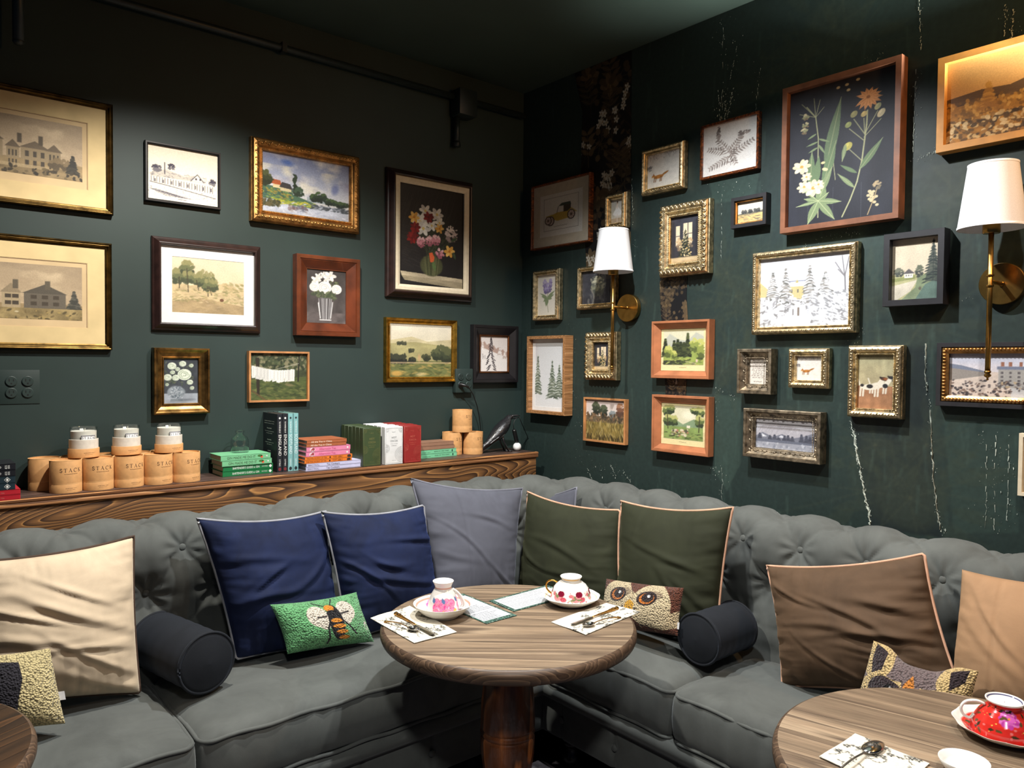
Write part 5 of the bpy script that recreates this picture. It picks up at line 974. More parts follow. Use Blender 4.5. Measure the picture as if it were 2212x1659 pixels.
def rounded(x0, x1, y0, y1, z0, z1, r, crown, n=(46, 30, 14), wr=.0, seed=1, front=None):
    """soft cushion: rounded box, crowned top, puckers near the welt"""
    c = np.array([(x0+x1)/2, (y0+y1)/2, (z0+z1)/2]); d = np.array([x1-x0, y1-y0, z1-z0])/2; Vs, Fs, off = [], [], 0
    for ax in range(3):
        a, b = [i for i in range(3) if i != ax]
        for sg in (-1, 1):
            A, B = np.meshgrid(np.linspace(-1, 1, n[a]), np.linspace(-1, 1, n[b])); P = np.zeros(A.shape+(3,)); P[..., a] = A*d[a]; P[..., b] = B*d[b]; P[..., ax] = sg*d[ax]
            Vs.append(P.reshape(-1, 3)); fl = (sg > 0) == (ax == 1); Fs.append(gridf(n[b], n[a], False, off, fl)); off += A.size
    P = np.vstack(Vs); inn = np.clip(P, -(d-r), d-r); nn = P-inn; nn /= np.linalg.norm(nn, axis=1)[:, None]+1e-9; Q = inn+nn*r
    fx, fy = np.clip(1-(Q[:, 0]/d[0])**2, 0, 1), np.clip(1-(Q[:, 1]/d[1])**2, 0, 1); fz = np.clip(1-(Q[:, 2]/d[2])**2, 0, 1)
    Q[:, 2] += np.where(Q[:, 2] > 0, crown*np.sqrt(fx*fy), 0); Q[:, 1] += np.sign(Q[:, 1])*.018*fz*fx**.3*(abs(nn[:, 1]) > .4); Q[:, 0] += np.sign(Q[:, 0])*.012*fz*fy**.3*(abs(nn[:, 0]) > .4)
    if wr:
        rs = np.random.RandomState(seed)
        for k in range(60):
            ph, f_ = rs.uniform(0, 6.28), rs.uniform(25, 120); e = np.exp(-((1-fx*0-np.abs(Q[:, 1])/d[1])/.22)**2)+np.exp(-((1-np.abs(Q[:, 0])/d[0])/.12)**2)
            Q[:, 2] += wr/16*np.sin(f_*Q[:, 0]+ph+6*Q[:, 1])*np.exp(-((1-np.abs(Q[:, 1])/d[1])/.25)**2)*(Q[:, 2] > -.02); Q[:, 1] += wr/20*np.sin(f_*Q[:, 0]+ph)*(abs(nn[:, 1]) > .3); Q[:, 0] += wr/20*np.sin(f_*Q[:, 1]+ph)*(abs(nn[:, 0]) > .3)
            Q[:, 2] += wr/16*np.sin(f_*Q[:, 1]+ph+6*Q[:, 0])*np.exp(-((1-np.abs(Q[:, 0])/d[0])/.25)**2)*(Q[:, 2] > -.02)
    return Q+c, np.vstack(Fs)
def weldobj(name, V, Fc, mat, parent):
    o = mk(name, V, Fc, mat, parent, True); bm = bmesh.new(); bm.from_mesh(o.data); bmesh.ops.remove_doubles(bm, verts=bm.verts, dist=1e-5); bmesh.ops.recalc_face_normals(bm, faces=list(bm.faces)); bm.to_mesh(o.data); bm.free(); return o
def welt(x0, x1, y0, y1, z, r, c, n=12):
    P = []
    for cxn, cyn, a0 in ((x1-c, y1-c, 0), (x0+c, y1-c, 90), (x0+c, y0+c, 180), (x1-c, y0+c, 270)):
        for a in np.linspace(a0, a0+90, 7): P.append((cxn+c*math.cos(math.radians(a)), cyn+c*math.sin(math.radians(a)), z))
    Q = []
    for i in range(len(P)):
        a, b = np.array(P[i]), np.array(P[(i+1) % len(P)]); m = max(1, int(np.linalg.norm(b-a)/.03))
        for t in range(m): p = a+(b-a)*t/m; p[2] += .003*math.sin(p[0]*31+p[1]*23); Q.append(p)
    return MB().tube(Q, r, 7, True)
CUS = [(-3.12, -1.955, -.955, -.37, 1), (-1.945, -.20, -.955, -.37, 2), (-.70, -.20, -1.548, -.965, 3), (-.70, -.20, -2.62, -1.556, 4)]
for x0, x1, y0, y1, sd in CUS:
    x0, x1, y0, y1 = x0-SO[0], x1-SO[0], y0-SO[1], y1-SO[1]
    V_, F_ = rounded(x0, x1, y0, y1, .335, .505, .035, .042, (60, 60, 14), .006, sd); cu_ = weldobj('seat_cushion', V_, F_, m_sofa, sofa)
    for z in (.492, .346): welt(x0-.004+.006, x1+.004-.006, y0-.0045, y1+.004-.006, z, .0062, .04).obj('piping', m_sofa, cu_, True)
# base with rolled top border and buttoned front panel
FY, FX = -.935, -.675
bp = np.array([(-.05, .345), (0, .345), (.02, .338), (.032, .322), (.034, .305), (.026, .288), (.01, .276), (.002, .268)]+[(.004+.008*math.sin(math.pi*t), .264-.124*t) for t in np.linspace(0, 1, 14)]+[(-.01, .133), (-.06, .133)])
pa = np.r_[np.linspace(0, FX-XA, 260), FX-XA+np.linspace(.0001, FY-YA, 240)]; L1 = FX-XA
PX = np.where(pa <= L1, XA+pa, FX); PY = np.where(pa <= L1, FY, FY-(pa-L1))
V = np.zeros((len(bp), len(pa), 3)); bsp = .262
for j in range(len(pa)):
    left = pa[j] <= L1; dd = np.zeros(len(bp)); s_ = (PX[j]+.92) if left else (PY[j]+1.30); q = abs(((s_+bsp/2) % bsp)-bsp/2)
    pan = np.exp(-((bp[:, 1]-.205)/.05)**2); dd = -.009*math.exp(-(q/.007)**2)*(bp[:, 1] < .27)-.012*math.exp(-(q/.035)**2)*np.exp(-((bp[:, 1]-.21)/.03)**2)
    o_ = bp[:, 0]+dd
    if left: V[:, j] = np.stack([np.minimum(np.full(len(bp), PX[j]), FX-o_), FY-o_, bp[:, 1]], -1)
    else: V[:, j] = np.stack([FX-o_, np.minimum(np.full(len(bp), PY[j]), FY-o_), bp[:, 1]], -1)
mk('front_panel', (V-SO).reshape(-1, 3), gridf(len(bp), len(pa), False, 0, True), m_sofa, sofa, True)
bb = None
for k in range(12):
    for left in (1, 0):
        x, y = (-.92-bsp*k, FY-.002) if left else (FX-.002, -1.30-bsp*(k-1)+bsp*0)
        if x < XA+.1 or y < YA+.1: continue
        b_ = MB().ball((0, 0, 0), (.0125, .0125, .006), 12, 8).obj('panel_button', m_sofa, sofa, True) if bb is None else bb.copy()
        if bb is None: bb = b_
        else: COL.objects.link(b_)
        b_.location = Vector((x, y, .21))-Vector(SO); b_.rotation_euler = (math.pi/2, 0, 0) if left else (0, math.pi/2, 0)
q = MB(); q.box(np.array([(XA-.12)/2, -.6, .235])-SO, (-.12-XA, .62, .2)); q.box(np.array([-.39, (FY+YA)/2, .235])-SO, (.54, FY-YA, .2)); q.obj('base_frame', plain('base_cloth', (28, 29, 30), .9), sofa)
ft = None
for x, y in ((-.60, -1.02), (-.60, -2.3), (-.30, -2.9), (-1.9, -.84), (-2.9, -.84), (-.9, -.5), (-.25, -.45), (-2.9, -.42)):
    f_ = MB().lathe([(.012, 0), (.024, .004), (.036, .02), (.039, .04), (.034, .062), (.022, .075), (.026, .084), (.036, .092), (.038, .105), (.03, .115), (.03, .137)], 24).obj('bun_foot', plain('ebonised_wood', (18, 16, 16), .3, 0, .1, 30), sofa, True) if ft is None else ft.copy()
    if ft is None: ft = f_
    else: COL.objects.link(f_)
    f_.location = Vector((x, y, 0))-Vector(SO)
# rug
rc_ = Cv(160, 150, (112, 108, 112), 4); rc_.cloud((54, 50, 54), 14, 14, .5, 8, 3).cloud((150, 146, 148), 20, 20, .6, 8, 9).mottle(.2, 30, 30)
X, Y = np.meshgrid(np.linspace(-3.2, -.63, 160), np.linspace(-.70, -3.3, 150)); rug = tag(mk('area_rug', np.stack([X, Y, np.full_like(X, .007)], -1).reshape(-1, 3), gridf(150, 160, False, 0, True), printed('worn_rug', .95, .15, 300, .3), None, False, rc_.a.reshape(-1, 3)), 'worn grey patterned rug under the round tables', 'rug')
MB().tube([(-.63, -.70, .005), (-.63, -3.3, .005)], .005, 6).obj('bound_edge', plain('rug_binding', (20, 19, 20), .9), rug); MB().tube([(-.63, -.70, .005), (-3.2, -.70, .005)], .005, 6).obj('bound_edge', plain('rug_binding', (20, 19, 20), .9), rug)
# ------------------------------------------------------------------ cushions
def pillow(name, label, cor, T, mat, pip=None, seed=1, n=64, wr=.006, pinch=.055, canvas=None, group=None, pr_=.0042, ears=None, cat='cushion', seam=False, tagpos=None, folds=4, fdir=.5):
    P = np.array([on(c[2], c[3], c[0], c[1]) for c in cor]); TL, TR, BR, BL = P
    base = (BL+BR)/2; nm = np.cross(TR-TL, BL-TL); nm /= np.linalg.norm(nm); cen = P.mean(0)
    if nm @ (CAM-cen) < 0: nm = -nm
    o = thing(name, label, cat, tuple(base), (0, 0, 0), group)
    m = int(n*np.linalg.norm(TR-TL)/max(.05, np.linalg.norm(BL-TL))) if canvas is None else canvas.w; n = n if canvas is None else canvas.h
    m = max(24, min(m, 260)); u, v = np.meshgrid(np.linspace(0, 1, m), np.linspace(0, 1, n))
    u2 = .5+(u-.5)*(1-pinch*4*v*(1-v)*1.0); v2 = v+pinch*.9*4*u*(1-u)*((1-v)**1.5-(v**1.5)*.5)
    if ears is not None: v2 = v2+ears(u)*(1-v)**1.2
    B = ((1-u2)*(1-v2))[..., None]*TL+(u2*(1-v2))[..., None]*TR+(u2*v2)[..., None]*BR+((1-u2)*v2)[..., None]*BL
    b = (np.clip(4*u*(1-u), 0, 1)**.5)*(np.clip(4*v*(1-v), 0, 1)**.5)*(1+.3*(v-.5))
    rs = np.random.RandomState(seed); e = np.exp
    w1 = vnoise(n, m, 16, 3, seed, 3)-.5; w2 = vnoise(n, m, 3, 16, seed+7, 3)-.5; w3 = vnoise(n, m, 2, 3, seed+3, 2)-.5; w4 = 1-2*np.abs(vnoise(n, m, 5, 3, seed+9, 3)-.5)*2
    wk = wr*3.2*(w1*(e(-u/.14)+e(-(1-u)/.14))+w2*(e(-v/.12)*.6+e(-(1-v)/.16)))+wr*1.3*w3+0*w4
    for k in range(folds):
        th_ = fdir+rs.uniform(-.35, .35); x_, y_ = rs.uniform(.1, .9), rs.uniform(.25, .95); cu_ = rs.uniform(-.6, .6)
        al = (u-x_)*math.cos(th_)+(v-y_)*math.sin(th_); pe_ = -(u-x_)*math.sin(th_)+(v-y_)*math.cos(th_)+cu_*al*al; wd_ = rs.uniform(.015, .035); ln_ = rs.uniform(.15, .4)
        wk = wk+wr*rs.uniform(.5, 1.1)*(np.exp(-(pe_/wd_)**2)-.6*np.exp(-((pe_-wd_*1.6)/wd_)**2))*np.exp(-(al/ln_)**2)
    Fr = B+nm*((T*.62)*b+wk*np.clip(b*2.5, 0, 1))[..., None]; Bk = B-nm*((T*.38)*b)[..., None]
    if seam:
        sv_ = e(-((u-.36)/.006)**2)*np.clip(b*3, 0, 1); Fr = Fr-nm*(.006*sv_)[..., None]
    cols = None; Vt = np.vstack([Fr.reshape(-1, 3), Bk.reshape(-1, 3)])-base; Ft = np.vstack([gridf(n, m), gridf(n, m, False, n*m, True)])
    if canvas is not None:
        ca = canvas.a
        if ca.shape[:2] != (n, m): ca = ca[(np.linspace(0, ca.shape[0]-1, n)).astype(int)][:, (np.linspace(0, ca.shape[1]-1, m)).astype(int)]
        cols = np.vstack([ca.reshape(-1, 3), np.ones((n*m, 3))*np.array((24, 24, 26))/255])
    d = weldobj('cover', Vt, Ft, mat, o) if cols is None else mk('cover', Vt, Ft, mat, o, True, cols)
    if pip is not None:
        L = np.vstack([B[0, :-1], B[:-1, -1], B[-1, :0:-1], B[:0:-1, 0]])-base; L = L+nm*.001
        MB().tube(L[::2], pr_, 7, True).obj('piping', pip, o, True)
    if tagpos is not None:
        i, j = int(tagpos[1]*(n-1)), int(tagpos[0]*(m-1)); p = B[i, j]-base; ax = (TR-TL)/np.linalg.norm(TR-TL); ay = (BL-TL)/np.linalg.norm(BL-TL)
        q_ = MB(); q_.add([p-ax*.004+nm*.002, p+ax*.016+nm*.006, p+ax*.016+ay*.022+nm*.006, p-ax*.004+ay*.022+nm*.002, p-ax*.004+nm*.001, p+ax*.016+nm*.005, p+ax*.016+ay*.022+nm*.005, p-ax*.004+ay*.022+nm*.001], [(0, 1, 2, 3), (7, 6, 5, 4), (0, 4, 5, 1), (2, 6, 7, 3), (1, 5, 6, 2)])
        q_.obj('sewn_label', plain('white_label', (214, 214, 216), .7), o)
    return o
vp = dict(silver=velvet('silver_piping', (150, 152, 158), .3), blush=velvet('blush_piping', (206, 160, 132), .3), brown=velvet('brown_piping', (74, 58, 48), .3))
G1 = 'large throw cushions along the sofa back'
pillow('throw_cushion', 'cream velvet throw cushion with dark brown piping at the left edge', [(-75, 1215, 'y', -.56), (289, 1158, 'y', -.56), (303, 1497, 'y', -.62), (-60, 1530, 'y', -.62)], .16, velvet('cream_velvet', (206, 186, 158), .4, .06, (255, 240, 220)), vp['brown'], 3, group=G1, pinch=.04, wr=.009, folds=9, fdir=.35)
pillow('throw_cushion', 'navy blue velvet cushion with silver piping behind the bee pillow', [(425, 1120, 'y', -.55), (703, 1104, 'y', -.55), (742, 1395, 'y', -.60), (510, 1424, 'y', -.60)], .15, velvet('navy_velvet', (22, 32, 62), .35, .2, (80, 104, 180)), vp['silver'], 5, group=G1, wr=.009, folds=6, fdir=-.4)
pillow('throw_cushion', 'navy blue velvet cushion with silver piping next to the grey cushion', [(695, 1106, 'y', -.60), (915, 1091, 'y', -.60), (955, 1330, 'y', -.66), (748, 1385, 'y', -.66)], .15, velvet('navy_velvet', (22, 32, 62)), vp['silver'], 8, group=G1, wr=.01, folds=6, fdir=.3)
pillow('throw_cushion', 'slate grey satin velvet cushion in front, standing in the sofa corner', [(887, 1034, 'y', -.52), (1128, 1055, 'y', -.60), (1108, 1300, 'y', -.68), (948, 1325, 'y', -.66)], .14, velvet('slate_velvet', (86, 88, 98), .3, .06, (170, 176, 190)), velvet('slate_piping', (116, 118, 128), .3), 11, group=G1, seam=True)
pillow('throw_cushion', 'slate grey cushion half hidden behind the olive one in the corner', [(1100, 1075, 'x', -.33), (1246, 1053, 'x', -.33), (1240, 1280, 'x', -.38), (1110, 1290, 'x', -.38)], .12, velvet('slate_velvet', (98, 100, 110)), velvet('slate_piping', (116, 118, 128)), 13, group=G1)
pillow('throw_cushion', 'olive green velvet cushion with blush piping nearer the corner', [(1140, 1062, 'x', -.47), (1340, 1102, 'x', -.39), (1345, 1330, 'x', -.43), (1115, 1320, 'x', -.53)], .15, velvet('olive_velvet', (45, 48, 33), .3, .1, (130, 130, 95)), vp['blush'], 17, group=G1)
pillow('throw_cushion', 'olive green velvet cushion with blush piping behind the owl pillow', [(1342, 1082, 'x', -.37), (1584, 1096, 'x', -.36), (1550, 1395, 'x', -.40), (1330, 1345, 'x', -.43)], .15, velvet('olive_velvet', (58, 62, 42)), vp['blush'], 19, group=G1)
pillow('throw_cushion', 'brown velvet cushion with blush piping behind the raccoon pillow', [(1657, 1222, 'x', -.37), (1997, 1196, 'x', -.36), (2085, 1510, 'x', -.42), (1690, 1482, 'x', -.44)], .16, velvet('brown_velvet', (84, 65, 48), .35, .1, (170, 142, 112)), vp['blush'], 23, group=G1, wr=.009, folds=9, fdir=.45)
pillow('throw_cushion', 'plain tan cotton cushion at the right edge of the sofa', [(2078, 1230, 'x', -.40), (2360, 1268, 'x', -.38), (2370, 1640, 'x', -.46), (2046, 1545, 'x', -.46)], .15, velvet('tan_cotton', (160, 126, 94), .2, .05, (220, 190, 150)), None, 29, group=G1, seam=True, pinch=.03)
# hooked wool novelty pillows
m_wool = printed('hooked_wool', .95, 0, 0, .9, .1, 190, .2)
G2 = 'hooked wool animal pillows'
def cv_bee():
    c = Cv(210, 120, (108, 172, 116), 2); c.mottle(.12, 8, 12); k, y, w = (30, 28, 32), (222, 140, 46), (224, 214, 196)
    c.ell(.38, .34, .2, .22, w, .5); c.ell(.42, .5, .12, .12, w); c.ell(.73, .30, .2, .2, w, -.5); c.ell(.7, .44, .12, .12, w)
    c.ell(.56, .5, .155, .36, k, .12); c.ell(.545, .2, .1, .07, y); c.ell(.55, .32, .115, .08, k)
    for i, yy in enumerate((.46, .58, .7, .82)): c.ell(.565+.012*i, yy, .14-.012*abs(i-1), .042, y, .05)
    c.line([(.5, .15), (.4, .06)], .02, k); c.line([(.58, .13), (.64, .03)], .02, k); c.line([(.5, .42), (.44, .6), (.43, .8), (.40, .9)], .035, k); c.line([(.62, .42), (.7, .6), (.76, .78)], .035, k); c.line([(.47, .36), (.37, .36)], .025, k); c.line([(.64, .34), (.76, .32)], .03, k)
    c.ell(.935, .66, .05, .09, (224, 220, 204)); c.ell(.935, .68, .03, .05, (108, 172, 116)); return c
def cv_owl():
    c = Cv(190, 125, (196, 176, 140), 3); c.mottle(.08, 10, 14); br, dk, cr, og = (98, 58, 44), (44, 32, 32), (206, 188, 152), (214, 122, 44)
    c.ell(.07, .02, .16, .22, br); c.ell(.95, .12, .26, .46, br, .3); c.poly([(.02, 0), (1, 0), (1, .12), (.62, .12), (.5, .2), (.4, .12), (.1, .14)], br); c.ell(.25, .42, .36, .46, cr); c.ell(.7, .48, .36, .5, cr)
    c.poly([(.0, .7), (.2, .86), (.4, .66), (.52, .72), (.62, .86), (.86, .92), (1, .84), (1, 1), (0, 1)], br); c.dabs(40, (.3, .84, .8, 1), .03, [(206, 186, 146), br, dk], .4, .5)
    for x, y in ((.27, .27), (.66, .29)):
        c.ell(x+.03, y-.06, .22, .1, (156, 138, 112), -.1); c.ell(x, y, .18, .15, dk, -.25); c.ell(x, y, .135, .115, og, -.25); c.ell(x+.01, y-.02, .105, .1, dk); c.ell(x+.02, y-.05, .03, .03, (235, 235, 235))
    c.poly([(.46, .34), (.53, .42), (.52, .6), (.46, .74), (.40, .58), (.41, .42)], (214, 158, 50)); c.line([(.38, .5), (.40, .7)], .035, dk); c.line([(.55, .54), (.51, .7)], .035, dk); return c
def cv_rac():
    c = Cv(230, 150, (120, 106, 104), 4); c.mottle(.15, 10, 14); cr, dk, g = (200, 174, 122), (52, 42, 46), (112, 98, 98)
    c.ell(.12, .16, .26, .3, cr); c.ell(.88, .16, .26, .3, cr); c.poly([(.06, .02), (.2, .06), (.2, .3), (.1, .4), (.06, .2)], dk); c.poly([(.8, .08), (.94, .02), (.94, .2), (.84, .36)], dk); c.ell(.5, .2, .3, .3, g)
    c.poly([(.0, .5), (.16, .36), (.42, .3), (.46, .5), (.2, .64), (.0, .8)], cr); c.poly([(1, .5), (.84, .36), (.6, .32), (.54, .5), (.8, .64), (1, .8)], cr)
    c.ell(.27, .5, .26, .15, dk, -.3); c.ell(.72, .52, .26, .15, dk, .3); c.poly([(.5, .14), (.55, .32), (.55, .72), (.43, .72), (.45, .32)], (196, 124, 52))
    for x in (.33, .66): c.ell(x, .48, .08, .07, (24, 24, 28)); c.ell(x+.01, .45, .024, .02, (230, 230, 230)); c.ell(x, .53, .06, .015, (190, 190, 190))
    c.ell(.5, .95, .3, .2, (214, 200, 170)); c.ell(.5, .88, .09, .06, (24, 22, 24)); return c
def cv_dog():
    c = Cv(150, 120, (208, 192, 142), 5); c.mottle(.1, 10, 10); c.poly([(0, .2), (.36, .1), (.56, .12), (.56, .34), (.46, .62), (.42, .86), (0, .8)], (48, 46, 52)); return c
pillow('hooked_pillow', 'green hooked wool pillow with a striped bumblebee', [(583, 1306, 'y', -.69), (770, 1279, 'y', -.69), (808, 1386, 'y', -.735), (621, 1413, 'y', -.735)], .10, m_wool, None, 31, canvas=cv_bee(), group=G2, pinch=.05, wr=.002, folds=0)
pillow('hooked_pillow', 'hooked wool owl face pillow with orange-ringed eyes', [(1310, 1250, 'x', -.53), (1477, 1270, 'x', -.53), (1464, 1374, 'x', -.565), (1298, 1352, 'x', -.565)], .08, m_wool, None, 37, canvas=cv_owl(), group=G2, pinch=.025, wr=.002, folds=0, tagpos=(.98, .72))
pillow('hooked_pillow', 'hooked wool raccoon face pillow with pointed ears behind the right table', [(1887, 1384, 'x', -.55), (2114, 1450, 'x', -.55), (2085, 1600, 'x', -.60), (1842, 1540, 'x', -.60)], .08, m_wool, None, 41, canvas=cv_rac(), group=G2, pinch=.03, wr=.002, folds=0, ears=lambda u: .16*np.exp(-((u-.5)/.26)**4))
pillow('hooked_pillow', 'cream hooked wool pillow with a black patch at the left edge', [(-70, 1420, 'y', -.73), (108, 1400, 'y', -.73), (141, 1563, 'y', -.78), (-45, 1585, 'y', -.78)], .08, m_wool, None, 43, canvas=cv_dog(), group=G2, pinch=.02, wr=.002, folds=0, tagpos=(.99, .58))
def bolster(label, c, axis, L, R, grp):
    t = thing('bolster_cushion', label, 'cushion', (c[0], c[1], c[2]-R), (0, 0, 0), grp); ax = np.array(axis, float); M_ = np.array(Vector(ax).to_track_quat('Z', 'Y').to_matrix()); mt = velvet('charcoal_velvet', (28, 31, 36), .4, .12, (120, 130, 150))
    prf = [(0, -.012), (R*.3, -.010), (R*.6, -.006), (R*.85, 0), (R*.96, .002), (R, .008)]+[(R*(1+.012*math.sin(k*2.1)), .008+(L-.016)*k/16) for k in range(1, 16)]+[(R, L-.008), (R*.96, L-.002), (R*.8, L), (0, L+.008)]
    autosmooth(MB().lathe(prf, 48, (0, 0, R), M_).obj('cover', mt, t), 60)
    for z in (.004, L-.004):
        P = [M_ @ np.array([R*math.cos(a), R*math.sin(a), z])+np.array([0, 0, R]) for a in np.linspace(0, 2*math.pi, 48, endpoint=False)]; MB().tube(P, .0045, 7, True).obj('piping', mt, t, True)
bolster('charcoal velvet bolster lying on the left seat between cream and navy cushions', (-1.86, -.755, .630), (-.22, 1, 0), .30, .088, 'velvet bolsters')
bolster('charcoal velvet bolster lying on the right seat beside the owl pillow', (-.545, -1.54, .626), (1, .0, 0), .22, .082, 'velvet bolsters')
# ------------------------------------------------------------------ things on the ledge
m_kraft = plain('kraft_card', (196, 146, 92), .75, 0, .05, 60); m_kraftd = plain('kraft_rim', (222, 176, 118), .75, 0, .04, 60); m_ink = plain('brown_ink', (66, 46, 36), .8); m_inw = plain('cream_card', (212, 204, 190), .8, 0, .03, 80)
def wrap(V2, R, z, ang0=0.0):
    a = ang0+V2[:, 0]/R; return np.stack([R*np.sin(a), -R*np.cos(a), z+V2[:, 1]], -1)
def center2(V2): V2 = V2.copy(); V2[:, 0] -= (V2[:, 0].min()+V2[:, 0].max())/2; return V2
TR_, TH = .0479, .107
LV, LF = serif('STACK', .0125); LV = center2(LV); SUBV, SUBF = text2d('THE FRAGRANCE OF MONTANA', .042, .0028); SUBV = center2(SUBV); B1V, B1F = text2d('WICKED LUXURY CANDLE', .034, .0022); B1V = center2(B1V); B2V, B2F = text2d('@STACKCANDLES', .026, .0019); B2V = center2(B2V)
def subdiv_x(V2, Fc): return V2, Fc
def tube_proto():
    t = thing('candle_tube', 'x', 'box', (0, 0, 0)); R = TR_
    autosmooth(MB().lathe([(0, 0), (R-.001, 0), (R, .001), (R, .0295), (R-.0008, .0305), (R-.003, .0305), (R-.003, .033), (0, .033)], 48).obj('base', m_kraft, t))
    autosmooth(MB().lathe([(R-.003, .0315), (R, .0315), (R, TH-.001), (R-.0008, TH), (R-.0022, TH), (R-.0022, TH-.004), (R-.004, TH-.0045), (0, TH-.0045)], 48, (0, 0, 0), None, False).obj('lid', m_kraft, t))
    MB().lathe([(R-.0022, TH-.0002), (R+.0001, TH-.0002), (R+.0001, TH+.0004), (R-.0022, TH+.0004)], 48, (0, 0, 0), None, False).obj('lid_rim', m_kraftd, t); MB().lathe([(R-.001, .0302), (R+.0002, .0302), (R+.0002, .0316), (R-.001, .0316)], 48, (0, 0, 0), None, False).obj('seam_rim', m_kraftd, t)
    V = [wrap(LV, R+.0003, .070), wrap(SUBV, R+.0003, .0625), wrap(B1V, R+.0003, .0155), wrap(B2V, R+.0003, .0105)]; Fc = []; n = 0
    for v_, f_ in zip(V, (LF, SUBF, B1F, B2F)): Fc += [tuple(i+n for i in q) for q in f_]; n += len(v_)
    mk('lettering', np.vstack(V), Fc, m_ink, t)['kind'] = 'stuff'; return t
tp = tube_proto(); first = [True]
def place(proto, first, loc, rz, label, group):
    o = proto if first[0] else copy_tree(proto); first[0] = False; o.location = loc; o.rotation_euler = (0, 0, math.radians(rz)); o['label'] = label; o['group'] = group; return o
XT = [-2.124+.0962*k for k in range(5)]; ords = ['leftmost', 'second from left', 'middle', 'fourth from left', 'rightmost, beside the green books,']; GT = 'kraft candle tubes on the ledge'
for k in range(5): place(tp, first, (XT[k], -.150, ZS), (10, 8, 17, 22, 28)[k], 'kraft candle tube, %s in the front row of five' % ords[k].rstrip(','), GT)
o2 = ['leftmost', 'second', 'third', 'fourth', 'rightmost']
for k in range(5): place(tp, first, (XT[k]-.047, -.0525, ZS), 60-9*k, 'kraft candle tube standing in the back row, %s from the left' % o2[k] if k in (1, 2, 3) else 'kraft candle tube standing in the back row, %s of five' % o2[k], GT)
pa_ = (-.388, -.098, ZS); place(tp, first, pa_, 30, 'kraft candle tube on the ledge nearest the raven lamp', GT)
place(tp, first, (-.483, -.058, ZS), 30, 'kraft candle tube partly hidden behind the mint green books', GT); place(tp, first, (-.437, -.076, ZS+TH+.0005), 26, 'kraft candle tube stacked on top of two others near the raven lamp', GT)
# opened candles
def candle_proto():
    t = thing('jar_candle', 'x', 'candle'); R = TR_
    autosmooth(MB().lathe([(0, 0), (R-.001, 0), (R, .001), (R, .0295), (R-.0008, .0305), (R-.003, .0305)], 48, (0, 0, 0), None, False).obj('box_base', m_kraft, t)); autosmooth(MB().lathe([(R-.003, .029), (R-.003, .061), (R-.0042, .062), (R-.005, .061), (R-.005, .012), (0, .012)], 48, (0, 0, 0), None, False).obj('box_liner', m_inw, t))
    g = .0412; autosmooth(MB().lathe([(0, .013), (g-.002, .013), (g, .016), (g+.0008, .1005), (g+.0004, .102), (g-.0014, .102), (g-.002, .1), (g-.0022, .09)], 48, (0, 0, 0), None, False).obj('glass_jar', glassm(), t), 60)
    autosmooth(MB().lathe([(0, .0172), (g-.0024, .0172), (g-.0018, .089), (g-.004, .0885), (0, .0875)], 40, (0, 0, 0), None, False).obj('wax', plain('ivory_wax', (232, 226, 212), .55, 0, .02, 40), t))
    MB().tube([(.004, 0, .087), (.0045, 0, .098)], .0011, 6).obj('wick', plain('wick_white', (226, 220, 206), .9), t); MB().box((-.006, .002, .0925), (.012, .0006, .009)).obj('warning_tag', plain('white_paper', (226, 226, 226), .8), t)
    RL = g+.0012; n = 14
    def pat(x0, x1, z0, z1, R_): a = np.linspace(x0/R_, x1/R_, n); return np.array([(R_*math.sin(q), -R_*math.cos(q), z) for z in (z0, z1) for q in a]), gridf(2, n)
    lb = mk('label', *pat(-.0235, .0235, .05, .0765, RL), plain('white_paper', (226, 226, 226)), t); q = MB()
    for a in ((-.0235, .0235, .0735, .0755), (-.0235, -.0218, .05, .0755), (.0218, .0235, .05, .0755)): v_, f_ = pat(*a, RL+.0003); q.add(v_, f_)
    q.obj('label_border', plain('black_ink', (26, 26, 28), .7), lb); mk('lettering', wrap(center2(serif('STACK', .0078)[0]), RL+.0004, .0635), LF, plain('black_ink', (26, 26, 28)), lb)
    mk('box_lettering', np.vstack([wrap(B1V, R+.0003, .0155), wrap(B2V, R+.0003, .0105)]), list(B1F)+[tuple(i+len(B1V) for i in f) for f in B2F], m_ink, t); return t
cp_ = candle_proto(); f2 = [True]
for k, (px, py, rz) in enumerate(((181, 990, 10), (273.5, 984, 14), (365, 979, 18))):
    p = on('z', ZS+TH, px, py); d = p[:2]-CAM[:2]; d /= np.linalg.norm(d)
    place(cp_, f2, (p[0]+d[0]*TR_, p[1]+d[1]*TR_, ZS+TH+.0005), rz, 'white glass jar candle in an open kraft box, %s of three' % ('leftmost', 'middle', 'rightmost')[k], 'open jar candles')
